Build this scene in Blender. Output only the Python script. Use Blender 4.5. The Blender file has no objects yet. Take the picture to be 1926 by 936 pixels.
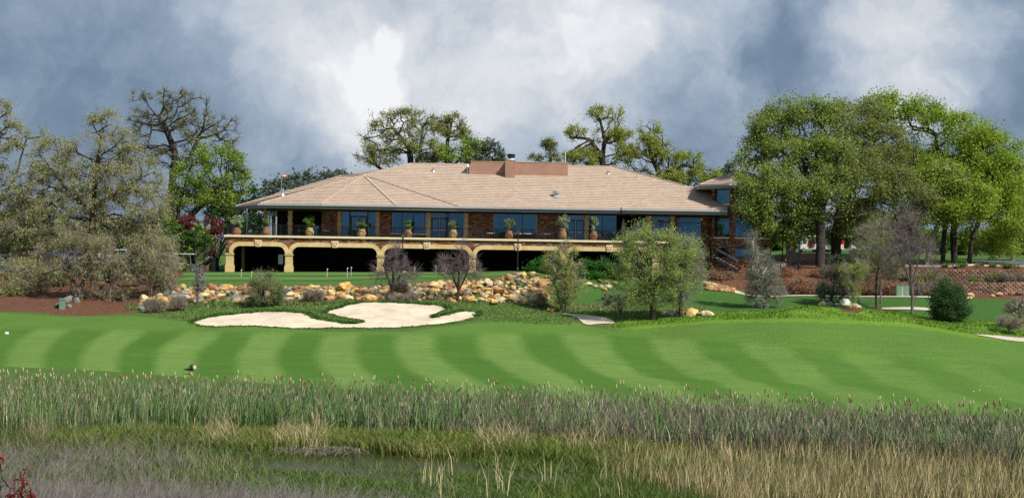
import bpy, bmesh, math, random
import numpy as np
from mathutils import Vector, Matrix, geometry, noise as mnoise
random.seed(7); RNG = np.random.default_rng(11)
scene = bpy.context.scene
COL = scene.collection
# ------------------------------------------------------------------ camera, world, sun, exposure
F = 2775.0; CX, CY = 963.0, 468.0
PITCH = math.atan(17 / F); ROLL = 0.015
cam_data = bpy.data.cameras.new("camera"); cam = bpy.data.objects.new("camera", cam_data); COL.objects.link(cam)
cam_data.sensor_width = 36; cam_data.lens = 36 * F / 1926; cam_data.clip_end = 8000; cam_data.clip_start = 0.1
MC = (Matrix.Rotation(math.pi / 2 + PITCH, 4, 'X') @ Matrix.Rotation(ROLL, 4, 'Z'))
cam.matrix_world = MC; scene.camera = cam
M3 = np.array(MC.to_3x3())
scene.view_settings.view_transform = 'Standard'; scene.view_settings.look = 'None'
scene.view_settings.exposure = 0.15; scene.view_settings.gamma = 1.0

SUN_EL = math.radians(47); SUN_AZ = math.radians(48)      # azimuth: to the right of straight behind the camera
to_sun = Vector((math.cos(SUN_EL) * math.sin(SUN_AZ), -math.cos(SUN_EL) * math.cos(SUN_AZ), math.sin(SUN_EL)))
sd = bpy.data.lights.new("sun", 'SUN'); sd.energy = 5.0; sd.angle = math.radians(0.5); sd.color = (1.0, 0.95, 0.86)
so = bpy.data.objects.new("sun", sd); COL.objects.link(so); so.rotation_euler = to_sun.to_track_quat('Z', 'Y').to_euler()
so.location = (60, -60, 90)

world = bpy.data.worlds.new("World"); scene.world = world; world.use_nodes = True

def pdir(px, py):
    v = M3 @ np.array([(px - CX) / F, -(py - CY) / F, -1.0]); return v
def build_world():
    nt = world.node_tree; nt.nodes.clear(); N = nt.nodes.new; L = nt.links.new
    def math_(op, a, b=None, c=None, clamp=False):
        n = N('ShaderNodeMath'); n.operation = op; n.use_clamp = clamp
        for i, v in enumerate((a, b, c)):
            if v is None: continue
            if isinstance(v, (int, float)): n.inputs[i].default_value = v
            else: L(v, n.inputs[i])
        return n.outputs[0]
    out = N('ShaderNodeOutputWorld'); mix = N('ShaderNodeMixShader')
    sky = N('ShaderNodeTexSky'); sky.sky_type = 'NISHITA'; sky.sun_disc = False
    sky.sun_elevation = SUN_EL; sky.sun_rotation = math.pi - SUN_AZ
    bg1 = N('ShaderNodeBackground'); bg1.inputs[1].default_value = 0.06; L(sky.outputs[0], bg1.inputs[0])
    tc = N('ShaderNodeTexCoord'); mp = N('ShaderNodeMapping'); mp.inputs['Scale'].default_value = (1, 1, 1.5)
    L(tc.outputs['Generated'], mp.inputs[0])
    def nz(vec, scale, detail, rough=.55, off=0.0, dist=0.0):
        n = N('ShaderNodeTexNoise'); n.noise_dimensions = '4D'; n.inputs['W'].default_value = off
        n.inputs['Scale'].default_value = scale; n.inputs['Detail'].default_value = detail
        n.inputs['Roughness'].default_value = rough; n.inputs['Distortion'].default_value = dist
        L(vec, n.inputs['Vector']); return n
    def warp(vec, base, scale, amt, off):
        w = nz(base, scale, 5, .6, off); s = N('ShaderNodeVectorMath'); s.operation = 'SUBTRACT'; L(w.outputs['Color'], s.inputs[0]); s.inputs[1].default_value = (.5, .5, .5)
        k = N('ShaderNodeVectorMath'); k.operation = 'SCALE'; k.inputs['Scale'].default_value = amt; L(s.outputs[0], k.inputs[0])
        a_ = N('ShaderNodeVectorMath'); a_.operation = 'ADD'; L(vec, a_.inputs[0]); L(k.outputs[0], a_.inputs[1]); return a_.outputs[0]
    G0 = tc.outputs['Generated']; g1 = warp(G0, G0, 7, .13, 3.3); g1 = warp(g1, G0, 24, .035, 8.1)
    n1 = nz(mp.outputs[0], 5.0, 8, .55, 1.7); n2 = nz(g1, 15, 10, .66, 5.1)
    bill = nz(g1, 30, 6, .6, 2.2)
    b = math_('MULTIPLY_ADD', math_('SUBTRACT', n1.outputs[0], .5), 0.85, .285)
    b = math_('MULTIPLY_ADD', math_('SUBTRACT', n2.outputs[0], .5), 0.72, b)
    def blob(px, py, r, w, hard=False):
        d = pdir(px, py); d = d / np.linalg.norm(d)
        vm = N('ShaderNodeVectorMath'); vm.operation = 'DISTANCE'; L(g1, vm.inputs[0]); vm.inputs[1].default_value = tuple(d)
        q = math_('DIVIDE', vm.outputs['Value'], r / F * 1.25)
        if hard:
            e = math_('MULTIPLY', math_('SUBTRACT', 1.35, q), 1.25, clamp=True); return math_('MULTIPLY', e, w)
        q = math_('MULTIPLY', math_('MULTIPLY', q, q), -1.0); return math_('MULTIPLY', math_('POWER', 2.718, q), w)
    # (px, py, radius px, weight): the dark bases and grey sheets seen in the photograph
    for px, py, r, w in [(900,70,200,.19),(1090,40,160,.22),(1110,150,150,.14),(860,190,140,.18),(1290,50,120,.16),(1370,210,80,.14),(600,160,110,.10),(640,225,110,.14),(740,150,110,.08),(520,130,130,.07),
                         (1640,50,150,.20),(1830,50,120,.16),(1660,190,90,.22),(1780,195,60,.14),(480,20,120,.14),(160,30,130,.06),(720,40,110,.08),(1230,230,60,.06),
                         (90,120,200,-.09),(330,110,110,-.08),(560,290,110,-.06),(960,260,80,-.05),(520,70,150,.12),(600,110,90,.08),(430,180,120,.04),(1500,140,120,-.14),(1880,190,120,-.16),(1270,190,90,-.12),(1480,40,60,-.06),(500,290,150,-.02),(590,300,80,-.03)]:
        b = math_('ADD', b, blob(px, py, r, w))
    # crisp sunlit cumulus heads
    h = None
    for px, py, r, w in [(748,85,34,.9),(722,120,36,.8),(700,150,34,.6),(765,165,50,.85),(745,205,55,.75),(670,215,60,.5),(800,205,34,.4),(915,30,80,.45),(1040,20,80,.48),(1085,100,90,.30),(860,140,90,.22),(1630,40,90,.30),(1720,70,80,.26),(1850,70,80,.18),(1780,200,40,.55),(1700,190,50,.34),(1330,60,80,.25),(1400,210,60,.2)]:
        x = blob(px, py, r, w, True); h = x if h is None else math_('MAXIMUM', h, x)
    sh = math_('MULTIPLY_ADD', math_('SUBTRACT', bill.outputs[0], .5), 3.4, .95, clamp=False)
    b = math_('ADD', b, math_('MULTIPLY', math_('MULTIPLY', h, sh), .38))
    cr = N('ShaderNodeValToRGB'); e = cr.color_ramp.elements
    e[0].position = 0.0; e[0].color = (.12, .18, .275, 1); e[1].position = .95; e[1].color = (.86, .86, .88, 1)
    for p, c in ((.16, (.165, .235, .335, 1)), (.32, (.26, .335, .44, 1)), (.48, (.40, .465, .56, 1)), (.70, (.62, .655, .70, 1))):
        x = cr.color_ramp.elements.new(p); x.color = c
    L(b, cr.inputs[0])
    bg2 = N('ShaderNodeBackground'); bg2.inputs[1].default_value = 1.0; L(cr.outputs[0], bg2.inputs[0])
    mix.inputs[0].default_value = 0.93
    L(bg1.outputs[0], mix.inputs[1]); L(bg2.outputs[0], mix.inputs[2]); L(mix.outputs[0], out.inputs[0])
build_world()

# ------------------------------------------------------------------ pixel <-> world helpers
def P(px, py, d):
    v = pdir(px, py); return Vector(v * (d / v[1]))
def hor(px): return 485 + 0.015 * (px - CX)
def XX(px, y=150.0): return (px - CX) / F * y
def ZZ(px, py, y=150.0): return (hor(px) - py) / F * y

# ------------------------------------------------------------------ terrain
DG = np.concatenate([np.array([-400, -60, 2, 12, 25, 42, 50]), np.arange(55, 70, 5), np.arange(70, 200, .2), np.array([220, 250, 300, 400, 700, 1500, 4000])])
near = [(-400, -1.7), (2, -1.7), (12, -3.3), (25, -5.8), (42, -8.55), (50, -8.75), (54, -9.0), (58, -9.25), (64, -9.25), (68, -8.9)]
colsrc = {
 -900: [(88,716),(100,672),(112,628),(120,600),(126,586),(133,566),(140,542),(148,516),(152,507),(160,496),(170,486),(185,478)],
 0: [(88,714),(100,668),(112,628),(120,600),(126,583),(133,565),(140,540),(148,513),(152,504),(160,495),(170,485),(185,478)],
 120:[(88,720),(100,674),(112,632),(120,605),(126,590),(128,580),(133,567),(140,542),(148,516),(152,508),(160,497),(170,487),(185,478)],
 250:[(88,726),(100,682),(112,640),(120,608),(126,590),(130,580),(135,560),(140,540),(150,514),(160,505),(175,492),(190,480)],
 340:[(88,728),(100,684),(112,640),(120,608),(126,592),(130,578),(134,552),(138,530),(144,520),(149,511.5),(155,511),(175,500),(190,485)],
 430:[(88,730),(100,686),(110,650),(116,618),(120,606),(126,589),(131,572),(137,534),(141,524),(149,511.5),(160,509),(175,500),(190,488)],
 620:[(88,734),(100,688),(110,651),(116,621),(121,602),(126,585),(131,566),(137,534),(141,525),(149,511.5),(160,509),(175,500),(190,488)],
 760:[(88,738),(100,690),(110,652),(116,620),(121,598),(127,570),(131,560),(137,527),(141,521),(149,511),(152,513),(160,512),(175,500),(190,488)],
 890:[(88,742),(100,694),(110,655),(116,626),(121,603),(127,574),(131,564),(138,524),(142,518),(149,510.5),(152,517),(160,512),(190,488)],
 975:[(88,744),(100,697),(110,658),(116,634),(121,610),(127,586),(131,570),(138,522),(142,510),(147,508),(151,512),(160,512),(190,488)],
 1060:[(88,748),(100,700),(110,662),(116,640),(121,612),(126,592),(131,577),(136,560),(141,524),(145,517),(149,512),(152,516),(160,513),(190,488)],
 1130:[(88,752),(100,706),(110,668),(116,642),(120,620),(126,591),(131,578),(138,558),(141,545),(145,524),(149,514),(152,520),(160,514),(190,488)],
 1230:[(88,755),(100,712),(110,674),(118,630),(122,606),(126,592),(130,580),(138,560),(143,545),(147,528),(152,522),(160,515),(190,488)],
 1340:[(88,758),(100,713),(110,668),(116,622),(120,597),(125,594),(131,584),(138,562),(141,548),(144,530),(152,522),(160,515),(190,488)],
 1430:[(88,760),(100,714),(110,670),(115,622),(119,592),(124,590),(131,580),(138,565),(142,560),(145.8,556),(146.2,526),(152,516),(160,505),(170,480),(190,470)],
 1500:[(88,762),(100,714),(109,670),(115,618),(119,590),(121,577),(125,584),(132,578),(138,562),(142,556),(145.8,551),(146.2,522),(152,504),(160,490),(170,474),(190,466)],
 1600:[(88,764),(100,716),(109,672),(115,620),(119,592),(121,579),(125,586),(132,580),(138,565),(142,559),(145.8,555),(146.2,530),(152,506),(160,490),(170,474),(190,468)],
 1700:[(88,768),(100,722),(108,682),(114,632),(118,606),(121,593),(125,592),(130,584),(136,568),(142,558),(145.8,554),(146.2,532),(149.8,529),(150.2,508),(153,499),(160,491),(175,484),(190,478)],
 1800:[(88,775),(100,728),(108,690),(114,640),(118,622),(122,607),(126,604),(130,592),(136,572),(142,558),(145.8,552),(146.2,531),(149.8,528),(150.2,508),(153,501),(160,492),(175,486),(190,480)],
 1926:[(88,782),(100,734),(108,694),(114,655),(118,640),(122,630),(126,616),(130,600),(136,577),(142,558),(145.8,552),(146.2,533),(149.8,529),(150.2,509),(154,503),(162,494),(176,488),(190,480)],
 2800:[(88,790),(100,744),(108,704),(114,665),(118,650),(122,642),(126,630),(130,612),(136,590),(142,570),(145.8,562),(146.2,545),(149.8,541),(150.2,520),(154,513),(162,504),(176,497),(190,490)],
}
CU = np.array(sorted(colsrc)); Zc = []
for u in CU:
    e = float(np.interp(u, [700, 1000, 1300, 1926], [84.5, 82, 79, 74]))
    pts = near + [(e, -8.88)] + [(d, float(P(u, py, d).z)) for d, py in colsrc[u]] + [(250, .6), (400, 2), (700, 6), (1500, 12), (4000, 30)]
    a = np.array(pts); zz = np.interp(DG, a[:, 0], a[:, 1])
    i0, i1 = np.searchsorted(DG, 75), np.searchsorted(DG, 199)
    seg = zz[i0:i1].copy(); k = np.ones(11) / 11
    sm = np.convolve(np.pad(seg, 5, mode='edge'), k, mode='valid')
    dd = DG[i0:i1]
    wgt = np.clip((np.abs(dd - 146) - .8) / 1.0, 0, 1) * np.clip((np.abs(dd - 150) - .8) / 1.0, 0, 1) if u > 1400 else np.ones_like(dd)
    zz[i0:i1] = sm * wgt + seg * (1 - wgt); Zc.append(zz)
Zc = np.array(Zc)
UF = np.arange(-900, 2801, 10.0)
def smooth_cols():
    out = np.zeros((len(UF), len(DG)))
    for j in range(len(DG)): out[:, j] = np.interp(UF, CU, Zc[:, j])
    k = np.hanning(13); k /= k.sum()
    pad = np.pad(out, ((6, 6), (0, 0)), mode='edge'); r = np.zeros_like(out)
    for i in range(13): r += k[i] * pad[i:i + len(UF)]
    return r
ZT = smooth_cols()
def UofXY(x, y): return x / np.maximum(y, 30.0) * F + CX
def tz(x, y):
    x = np.asarray(x, float); y = np.asarray(y, float)
    u = np.clip(UofXY(x, y), UF[0], UF[-1] - .01); fi = (u - UF[0]) / 10.0; i = fi.astype(int); fu = fi - i
    j = np.clip(np.searchsorted(DG, y, side='right') - 1, 0, len(DG) - 2); fd = np.clip((y - DG[j]) / (DG[j + 1] - DG[j]), 0, 1)
    z = (ZT[i, j] * (1 - fu) + ZT[i + 1, j] * fu) * (1 - fd) + (ZT[i, j + 1] * (1 - fu) + ZT[i + 1, j + 1] * fu) * fd
    # gentle undulation of the ground
    w = np.clip((y - 86) / 6, 0, 1) * np.clip((140 - y) / 8, 0, 1)
    rr = np.clip((x - 2) / 14, 0, 1)
    z = z + w * ((.10 + .10 * rr) * np.sin(x * .31 + y * .17) * np.sin(y * .42 - x * .12) + .045 * np.sin(x * .9 + 1.3 * np.sin(y * .5)) + rr * .10 * np.sin(x * .23 + y * .75 + 1.5 * np.sin(x * .17)))
    return z
DS = np.arange(50, 190, .1)
def G(px, py, dmin=50.0):
    """point of the terrain seen at a pixel"""
    v = pdir(px, py); ds = DS[DS >= dmin]; x = v[0] / v[1] * ds; z = v[2] / v[1] * ds
    hit = np.nonzero(z <= tz(x, ds))[0]
    k = hit[0] if len(hit) else len(ds) - 1
    return Vector((x[k], ds[k], float(tz(x[k], ds[k]))))
def GD(px, d):
    x = XX(px, d); return Vector((x, d, float(tz(x, d))))
def poly_world(pts, dmin=86.0): return [G(a, b, dmin) for a, b in pts]
def inside(x, y, poly):
    x = np.asarray(x); y = np.asarray(y); r = np.zeros(x.shape, bool); n = len(poly)
    for i in range(n):
        x0, y0 = poly[i][0], poly[i][1]; x1, y1 = poly[(i + 1) % n][0], poly[(i + 1) % n][1]
        c = ((y0 > y) != (y1 > y)); t = np.where(c, (x1 - x0) * (y - y0) / ((y1 - y0) if y1 != y0 else 1e-9) + x0, 0)
        r ^= c & (x < t)
    return r

# ------------------------------------------------------------------ materials
def srgb(r, g, b):
    f = lambda c: (c / 255) / 12.92 if c / 255 <= .04045 else ((c / 255 + .055) / 1.055) ** 2.4
    return (f(r), f(g), f(b), 1)
def new_mat(name):
    m = bpy.data.materials.new(name); m.use_nodes = True; nt = m.node_tree
    for n in list(nt.nodes): nt.nodes.remove(n)
    out = nt.nodes.new('ShaderNodeOutputMaterial'); b = nt.nodes.new('ShaderNodeBsdfPrincipled'); nt.links.new(b.outputs[0], out.inputs[0])
    return m, nt, b, out
def sets(b, rough=.8, metal=0, spec=.3):
    b.inputs['Roughness'].default_value = rough; b.inputs['Metallic'].default_value = metal; b.inputs['Specular IOR Level'].default_value = spec
def mat(name, c, rough=.8, var=.12, scale=3.0, bump=0.0, bscale=20, metal=0, spec=.3, c2=None, lo=.35, hi=.65):
    m, nt, b, out = new_mat(name); sets(b, rough, metal, spec); N = nt.nodes.new; L = nt.links.new
    tc = N('ShaderNodeTexCoord'); n = N('ShaderNodeTexNoise'); n.inputs['Scale'].default_value = scale; n.inputs['Detail'].default_value = 6; n.inputs['Roughness'].default_value = .65
    L(tc.outputs['Object'], n.inputs[0]); r = N('ShaderNodeValToRGB'); c = tuple(c[:3]) + (1,)
    r.color_ramp.elements[0].position = lo; r.color_ramp.elements[1].position = hi
    r.color_ramp.elements[0].color = tuple(v * (1 - var) for v in c[:3]) + (1,); r.color_ramp.elements[1].color = (tuple(c2[:3]) + (1,)) if c2 else tuple(min(1, v * (1 + var)) for v in c[:3]) + (1,)
    L(n.outputs[0], r.inputs[0]); L(r.outputs[0], b.inputs['Base Color'])
    if bump:
        n2 = N('ShaderNodeTexNoise'); n2.inputs['Scale'].default_value = bscale; n2.inputs['Detail'].default_value = 5; L(tc.outputs['Object'], n2.inputs[0])
        bp = N('ShaderNodeBump'); bp.inputs['Strength'].default_value = bump; bp.inputs['Distance'].default_value = .05; L(n2.outputs[0], bp.inputs['Height']); L(bp.outputs[0], b.inputs['Normal'])
    return m
def tint_mat(name, rough=.85, translucent=0.0, bump=0.0, bscale=8, spec=.2, nvar=.25, nscale=6):
    """colour from the per-piece attribute 'tint', broken up by noise"""
    m, nt, b, out = new_mat(name); sets(b, rough, 0, spec); N = nt.nodes.new; L = nt.links.new
    a = N('ShaderNodeAttribute'); a.attribute_name = 'tint'
    tc = N('ShaderNodeTexCoord'); n = N('ShaderNodeTexNoise'); n.inputs['Scale'].default_value = nscale; n.inputs['Detail'].default_value = 4; L(tc.outputs['Object'], n.inputs[0])
    mr = N('ShaderNodeMapRange'); mr.inputs[1].default_value = .3; mr.inputs[2].default_value = .7; mr.inputs[3].default_value = 1 - nvar; mr.inputs[4].default_value = 1 + nvar
    L(n.outputs[0], mr.inputs[0]); mx = N('ShaderNodeVectorMath'); mx.operation = 'SCALE'; L(a.outputs['Color'], mx.inputs[0]); L(mr.outputs[0], mx.inputs['Scale'])
    L(mx.outputs[0], b.inputs['Base Color'])
    if bump:
        bp = N('ShaderNodeBump'); bp.inputs['Strength'].default_value = bump; bp.inputs['Distance'].default_value = .1
        n2 = N('ShaderNodeTexNoise'); n2.inputs['Scale'].default_value = bscale; n2.inputs['Detail'].default_value = 6; L(tc.outputs['Object'], n2.inputs[0]); L(n2.outputs[0], bp.inputs['Height']); L(bp.outputs[0], b.inputs['Normal'])
    if translucent:
        t = N('ShaderNodeBsdfTranslucent'); L(mx.outputs[0], t.inputs[0]); ms = N('ShaderNodeMixShader'); ms.inputs[0].default_value = translucent
        L(b.outputs[0], ms.inputs[1]); L(t.outputs[0], ms.inputs[2]); L(ms.outputs[0], out.inputs[0])
    return m
M = {}
M['leaf'] = tint_mat('leaf', .6, .42, nvar=.12)
M['blade'] = tint_mat('blade', .6, .18, nvar=.10)
M['stone'] = tint_mat('stone', .9, 0, .5, 9, nvar=.3, nscale=7)
M['rock'] = tint_mat('rock', .9, 0, .9, 4, nvar=.42, nscale=2.2)
M['tile'] = tint_mat('roof_tile', .9, nvar=.05, nscale=.7)
M['block'] = tint_mat('block', .95, 0, .6, 12, nvar=.25)
M['bark'] = mat('bark', (.050, .042, .036), .95, .5, 6, .8, 14)
M['bark_grey'] = mat('bark_grey', (.17, .15, .14), .95, .4, 6, .6, 14)
M['bark_pale'] = mat('bark_pale', (.30, .28, .25), .95, .3, 6, .5, 14)
M['bark_purple'] = mat('bark_purple', (.15, .115, .115), .9, .3, 5)
M['sandstone'] = mat('sandstone', (.66, .49, .23), .85, .10, 2.5, .15, 30)
M['cap'] = mat('cap_stone', (.78, .66, .42), .8, .06, 3, .1, 30)
M['pilaster'] = mat('pilaster', (.50, .37, .19), .85, .12, 3, .2, 20)
M['fascia'] = mat('fascia', (.22, .23, .25), .6, .05, 2)
M['gutter'] = mat('gutter', (.42, .43, .46), .5, .05, 2)
M['soffit'] = mat('soffit', (.30, .20, .11), .8, .1, 2)
M['stucco'] = mat('stucco', (.36, .21, .155), .9, .12, .8, .2, 40)
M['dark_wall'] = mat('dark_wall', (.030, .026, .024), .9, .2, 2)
M['brick_back'] = mat('mortar', (.05, .035, .028), .95, .3, 8)
M['frame'] = mat('frame', (.012, .012, .014), .4, .1, 2, spec=.4)
M['rail'] = mat('iron_rail', (.012, .012, .014), .5, .1, 2, spec=.4)
M['concrete'] = mat('concrete', (.50, .44, .36), .9, .12, 2, .2, 20)
M['steel'] = mat('galvanised', (.55, .57, .60), .35, .08, 3, metal=.6)
M['white'] = mat('white_paint', (.80, .80, .78), .5, .04, 3)
M['black'] = mat('black', (.012, .012, .013), .6, .1, 3)
M['terracotta'] = mat('terracotta', (.31, .14, .07), .6, .25, 4)
M['ochrepot'] = mat('ochre_pot', (.47, .34, .15), .55, .2, 4)
M['brownpot'] = mat('brown_pot', (.30, .19, .09), .55, .2, 4)
M['grey_fabric'] = mat('grey_fabric', (.30, .29, .30), .95, .1, 6)
M['green_box'] = mat('green_box', (.17, .27, .19), .5, .06, 2)
M['dark_green'] = mat('dark_green_metal', (.03, .07, .05), .5, .1, 3)
M['orange'] = mat('orange', (.80, .17, .03), .6, .05, 3)
M['red'] = mat('red_paint', (.60, .035, .02), .35, .05, 3)
M['asphalt'] = mat('asphalt', (.10, .10, .105), .9, .15, 1, .1, 30)
def glass(name, c, rough=.04):
    m, nt, b, out = new_mat(name); sets(b, rough, .92, .5); b.inputs['Base Color'].default_value = c
    n = nt.nodes.new('ShaderNodeTexNoise'); n.inputs['Scale'].default_value = .9; n.inputs['Detail'].default_value = 2
    tc = nt.nodes.new('ShaderNodeTexCoord'); nt.links.new(tc.outputs['Object'], n.inputs[0])
    bp = nt.nodes.new('ShaderNodeBump'); bp.inputs['Strength'].default_value = .25; bp.inputs['Distance'].default_value = .03
    nt.links.new(n.outputs[0], bp.inputs['Height']); nt.links.new(bp.outputs[0], b.inputs['Normal']); return m
M['glass'] = glass('window_glass', (.070, .150, .215, 1))
M['car_glass'] = glass('car_glass', (.05, .06, .07, 1))
def paint(name, c):
    m, nt, b, out = new_mat(name); sets(b, .28, .1, .5); b.inputs['Base Color'].default_value = c; b.inputs['Coat Weight'].default_value = .5
    n = nt.nodes.new('ShaderNodeTexNoise'); n.inputs['Scale'].default_value = 2; r = nt.nodes.new('ShaderNodeMapRange'); r.inputs[3].default_value = .2; r.inputs[4].default_value = .38
    nt.links.new(n.outputs[0], r.inputs[0]); nt.links.new(r.outputs[0], b.inputs['Roughness']); return m

# ------------------------------------------------------------------ object helpers
def tag(o, label=None, cat=None, group=None, kind=None):
    for k, v in (('label', label), ('category', cat), ('group', group), ('kind', kind)):
        if v: o[k] = v
    return o
def empty(name, loc, label, cat, group=None):
    o = bpy.data.objects.new(name, None); COL.objects.link(o); o.location = loc; o.empty_display_size = .3
    return tag(o, label, cat, group)
def origin(parent):
    v = Vector((0, 0, 0)); p = parent
    while p is not None: v = v + Vector(p.location); p = p.parent
    return v
def link_mesh(name, me, parent=None):
    o = bpy.data.objects.new(name, me); COL.objects.link(o)
    if parent is not None: o.parent = parent
    return o
def mesh_np(name, V, faces, mats, parent=None, tint=None, smooth=False, kind=None):
    """faces: an (M,k) array; V (N,3) in world space; tint (N,3) optional"""
    V = np.asarray(V, np.float32) - np.array(origin(parent), np.float32); Fa = np.asarray(faces, np.int32); me = bpy.data.meshes.new(name)
    k = Fa.shape[1]; me.vertices.add(len(V)); me.vertices.foreach_set('co', V.ravel())
    me.loops.add(Fa.size); me.loops.foreach_set('vertex_index', Fa.ravel())
    me.polygons.add(len(Fa)); me.polygons.foreach_set('loop_start', np.arange(0, Fa.size, k, dtype=np.int32))
    if smooth: me.polygons.foreach_set('use_smooth', np.ones(len(Fa), bool))
    if tint is not None:
        a = me.attributes.new('tint', 'FLOAT_COLOR', 'POINT'); c = np.ones((len(V), 4), np.float32); c[:, :3] = tint; a.data.foreach_set('color', c.ravel())
    me.update(calc_edges=True); me.materials.append(mats)
    o = link_mesh(name, me, parent)
    if kind: o['kind'] = kind
    return o
class MB:
    def __init__(s): s.v = []; s.f = []; s.t = []
    def add(s, vs, fs, tint=None):
        n = len(s.v); s.v += [tuple(p) for p in vs]; s.f += [tuple(i + n for i in f) for f in fs]; s.t += [tint or (.5, .5, .5)] * len(vs); return s
    def box(s, a, b, tint=None):
        x0, y0, z0 = a; x1, y1, z1 = b
        return s.add([(x0,y0,z0),(x1,y0,z0),(x1,y1,z0),(x0,y1,z0),(x0,y0,z1),(x1,y0,z1),(x1,y1,z1),(x0,y1,z1)],
                     [(0,3,2,1),(4,5,6,7),(0,1,5,4),(1,2,6,5),(2,3,7,6),(3,0,4,7)], tint)
    def bar(s, p, q, w, h=None, tint=None):
        h = h or w; p = Vector(p); q = Vector(q); d = (q - p).normalized(); up = Vector((0, 0, 1)) if abs(d.z) < .95 else Vector((0, 1, 0))
        a = d.cross(up).normalized() * w / 2; b = a.cross(d).normalized() * h / 2
        return s.add([p-a-b, p+a-b, p+a+b, p-a+b, q-a-b, q+a-b, q+a+b, q-a+b], [(0,3,2,1),(4,5,6,7),(0,1,5,4),(1,2,6,5),(2,3,7,6),(3,0,4,7)], tint)
    def lathe(s, prof, c=(0, 0, 0), n=16, ribs=0.0, nr=8, tint=None):
        vs = []; fs = []
        for r, z in prof:
            for i in range(n):
                a = 2 * math.pi * i / n; rr = r * (1 + ribs * math.cos(nr * a)); vs.append((c[0] + rr * math.cos(a), c[1] + rr * math.sin(a), c[2] + z))
        for j in range(len(prof) - 1):
            for i in range(n): fs.append((j*n+i, j*n+(i+1)%n, (j+1)*n+(i+1)%n, (j+1)*n+i))
        fs.append(tuple(range(n - 1, -1, -1))); fs.append(tuple((len(prof) - 1) * n + i for i in range(n)))
        return s.add(vs, fs, tint)
    def cylx(s, c, r, w, n=16):
        vs = [(c[0] + sx * w / 2, c[1] + r * math.cos(2*math.pi*i/n), c[2] + r * math.sin(2*math.pi*i/n)) for sx in (-1, 1) for i in range(n)]
        return s.add(vs, [(i, (i+1)%n, n+(i+1)%n, n+i) for i in range(n)] + [tuple(range(n-1,-1,-1)), tuple(range(n, 2*n))])
    def cyly(s, c, r, w, n=16):
        vs = [(c[0] + r * math.cos(2*math.pi*i/n), c[1] + sx * w / 2, c[2] + r * math.sin(2*math.pi*i/n)) for sx in (-1, 1) for i in range(n)]
        return s.add(vs, [(i, n+i, n+(i+1)%n, (i+1)%n) for i in range(n)] + [tuple(range(n)), tuple(range(2*n-1, n-1, -1))])
    def prism(s, pts, y0, y1, tint=None):
        """polygon in x,z extruded along y"""
        n = len(pts); vs = [(x, y0, z) for x, z in pts] + [(x, y1, z) for x, z in pts]
        return s.add(vs, [tuple(range(n)), tuple(range(2*n-1, n-1, -1))] + [(i, n+i, n+(i+1)%n, (i+1)%n) for i in range(n)], tint)
    def build(s, name, m, parent=None, smooth=False, tinted=False, kind=None, fix=False, bevel=0):
        o0 = origin(parent); me = bpy.data.meshes.new(name)
        me.from_pydata([(v[0]-o0.x, v[1]-o0.y, v[2]-o0.z) for v in s.v], [], s.f); me.materials.append(m)
        if tinted:
            a = me.attributes.new('tint', 'FLOAT_COLOR', 'POINT'); a.data.foreach_set('color', np.array([t + (1,) for t in s.t], np.float32).ravel())
        if fix or bevel:
            bm = bmesh.new(); bm.from_mesh(me); bmesh.ops.recalc_face_normals(bm, faces=bm.faces)
            if bevel: bmesh.ops.bevel(bm, geom=list(bm.edges), offset=bevel, segments=2, affect='EDGES', profile=.6)
            bm.to_mesh(me); bm.free()
        if smooth:
            for p in me.polygons: p.use_smooth = True
        me.update(); o = link_mesh(name, me, parent)
        if kind: o['kind'] = kind
        return o
def copy_tree(o, parent=None):
    c = o.copy(); COL.objects.link(c); c.parent = parent
    for ch in [x for x in CHILD.get(o.name, [])]: copy_tree(ch, c)
    return c
CHILD = {}
def index_children(root):
    CHILD[root.name] = [o for o in COL.objects if o.parent == root]
    for c in CHILD[root.name]: index_children(c)

# ------------------------------------------------------------------ ground sheet
STR635 = np.array([-150,0,130,265,415,545,680,820,985,1153,1313,1480,1660,1840,2020]); STR700 = np.array([-205,-50,85,225,368,533,695,875,1075,1260,1430,1600,1790,1980,2180])
PH = np.arange(len(STR635), dtype=float)
mulch_left = poly_world([(-90,584),(40,586),(110,592),(200,592),(250,588),(266,574)]) + [GD(300,134), GD(330,139), GD(345,146), GD(350,162), GD(240,172), GD(-90,152)]
green_poly = [GD(335,138.5), GD(430,138), GD(620,138), GD(800,138), GD(900,139.5), GD(960,141.5), GD(970,148.5), GD(800,149.3), GD(430,149.4), GD(345,148.5)]
bunker_px = [(362,608),(375,612.5),(440,614),(520,616),(600,617.5),(700,617.5),(760,616),(820,611),(860,605),(888,600),(897,589),(880,586),(855,590),(830,597),(808,600),(812,593),(838,583),(830,577),(780,573),(720,570),(690,570),(660,574),(635,582),(610,588),(640,596),(680,601),(686,606),(670,611),(650,611),(620,605),(592,602),(580,594),(560,589),(520,587),(470,589),(420,594),(385,600)]
def dense(poly, step=.5):
    r = []
    for i, a in enumerate(poly):
        b = poly[(i + 1) % len(poly)]; n = max(1, int((Vector(b[:2]) - Vector(a[:2])).length / step))
        for k in range(n): r.append((a[0] + (b[0]-a[0])*k/n, a[1] + (b[1]-a[1])*k/n))
    return r
def chaikin(p, it=2):
    for _ in range(it):
        q = []
        for i, a in enumerate(p):
            b = p[(i+1) % len(p)]; q += [(a[0]*.75+b[0]*.25, a[1]*.75+b[1]*.25), (a[0]*.25+b[0]*.75, a[1]*.25+b[1]*.75)]
        p = q
    return p
bunker_w = dense(chaikin([tuple(p[:2]) for p in poly_world(bunker_px)], 1), .35)
bunker_w = [(x + .07*math.sin(i*1.7) + .05*math.sin(i*.6+1), y + .10*math.sin(i*1.3+2) + .08*math.sin(i*2.9)) for i, (x, y) in enumerate(bunker_w)]

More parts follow.
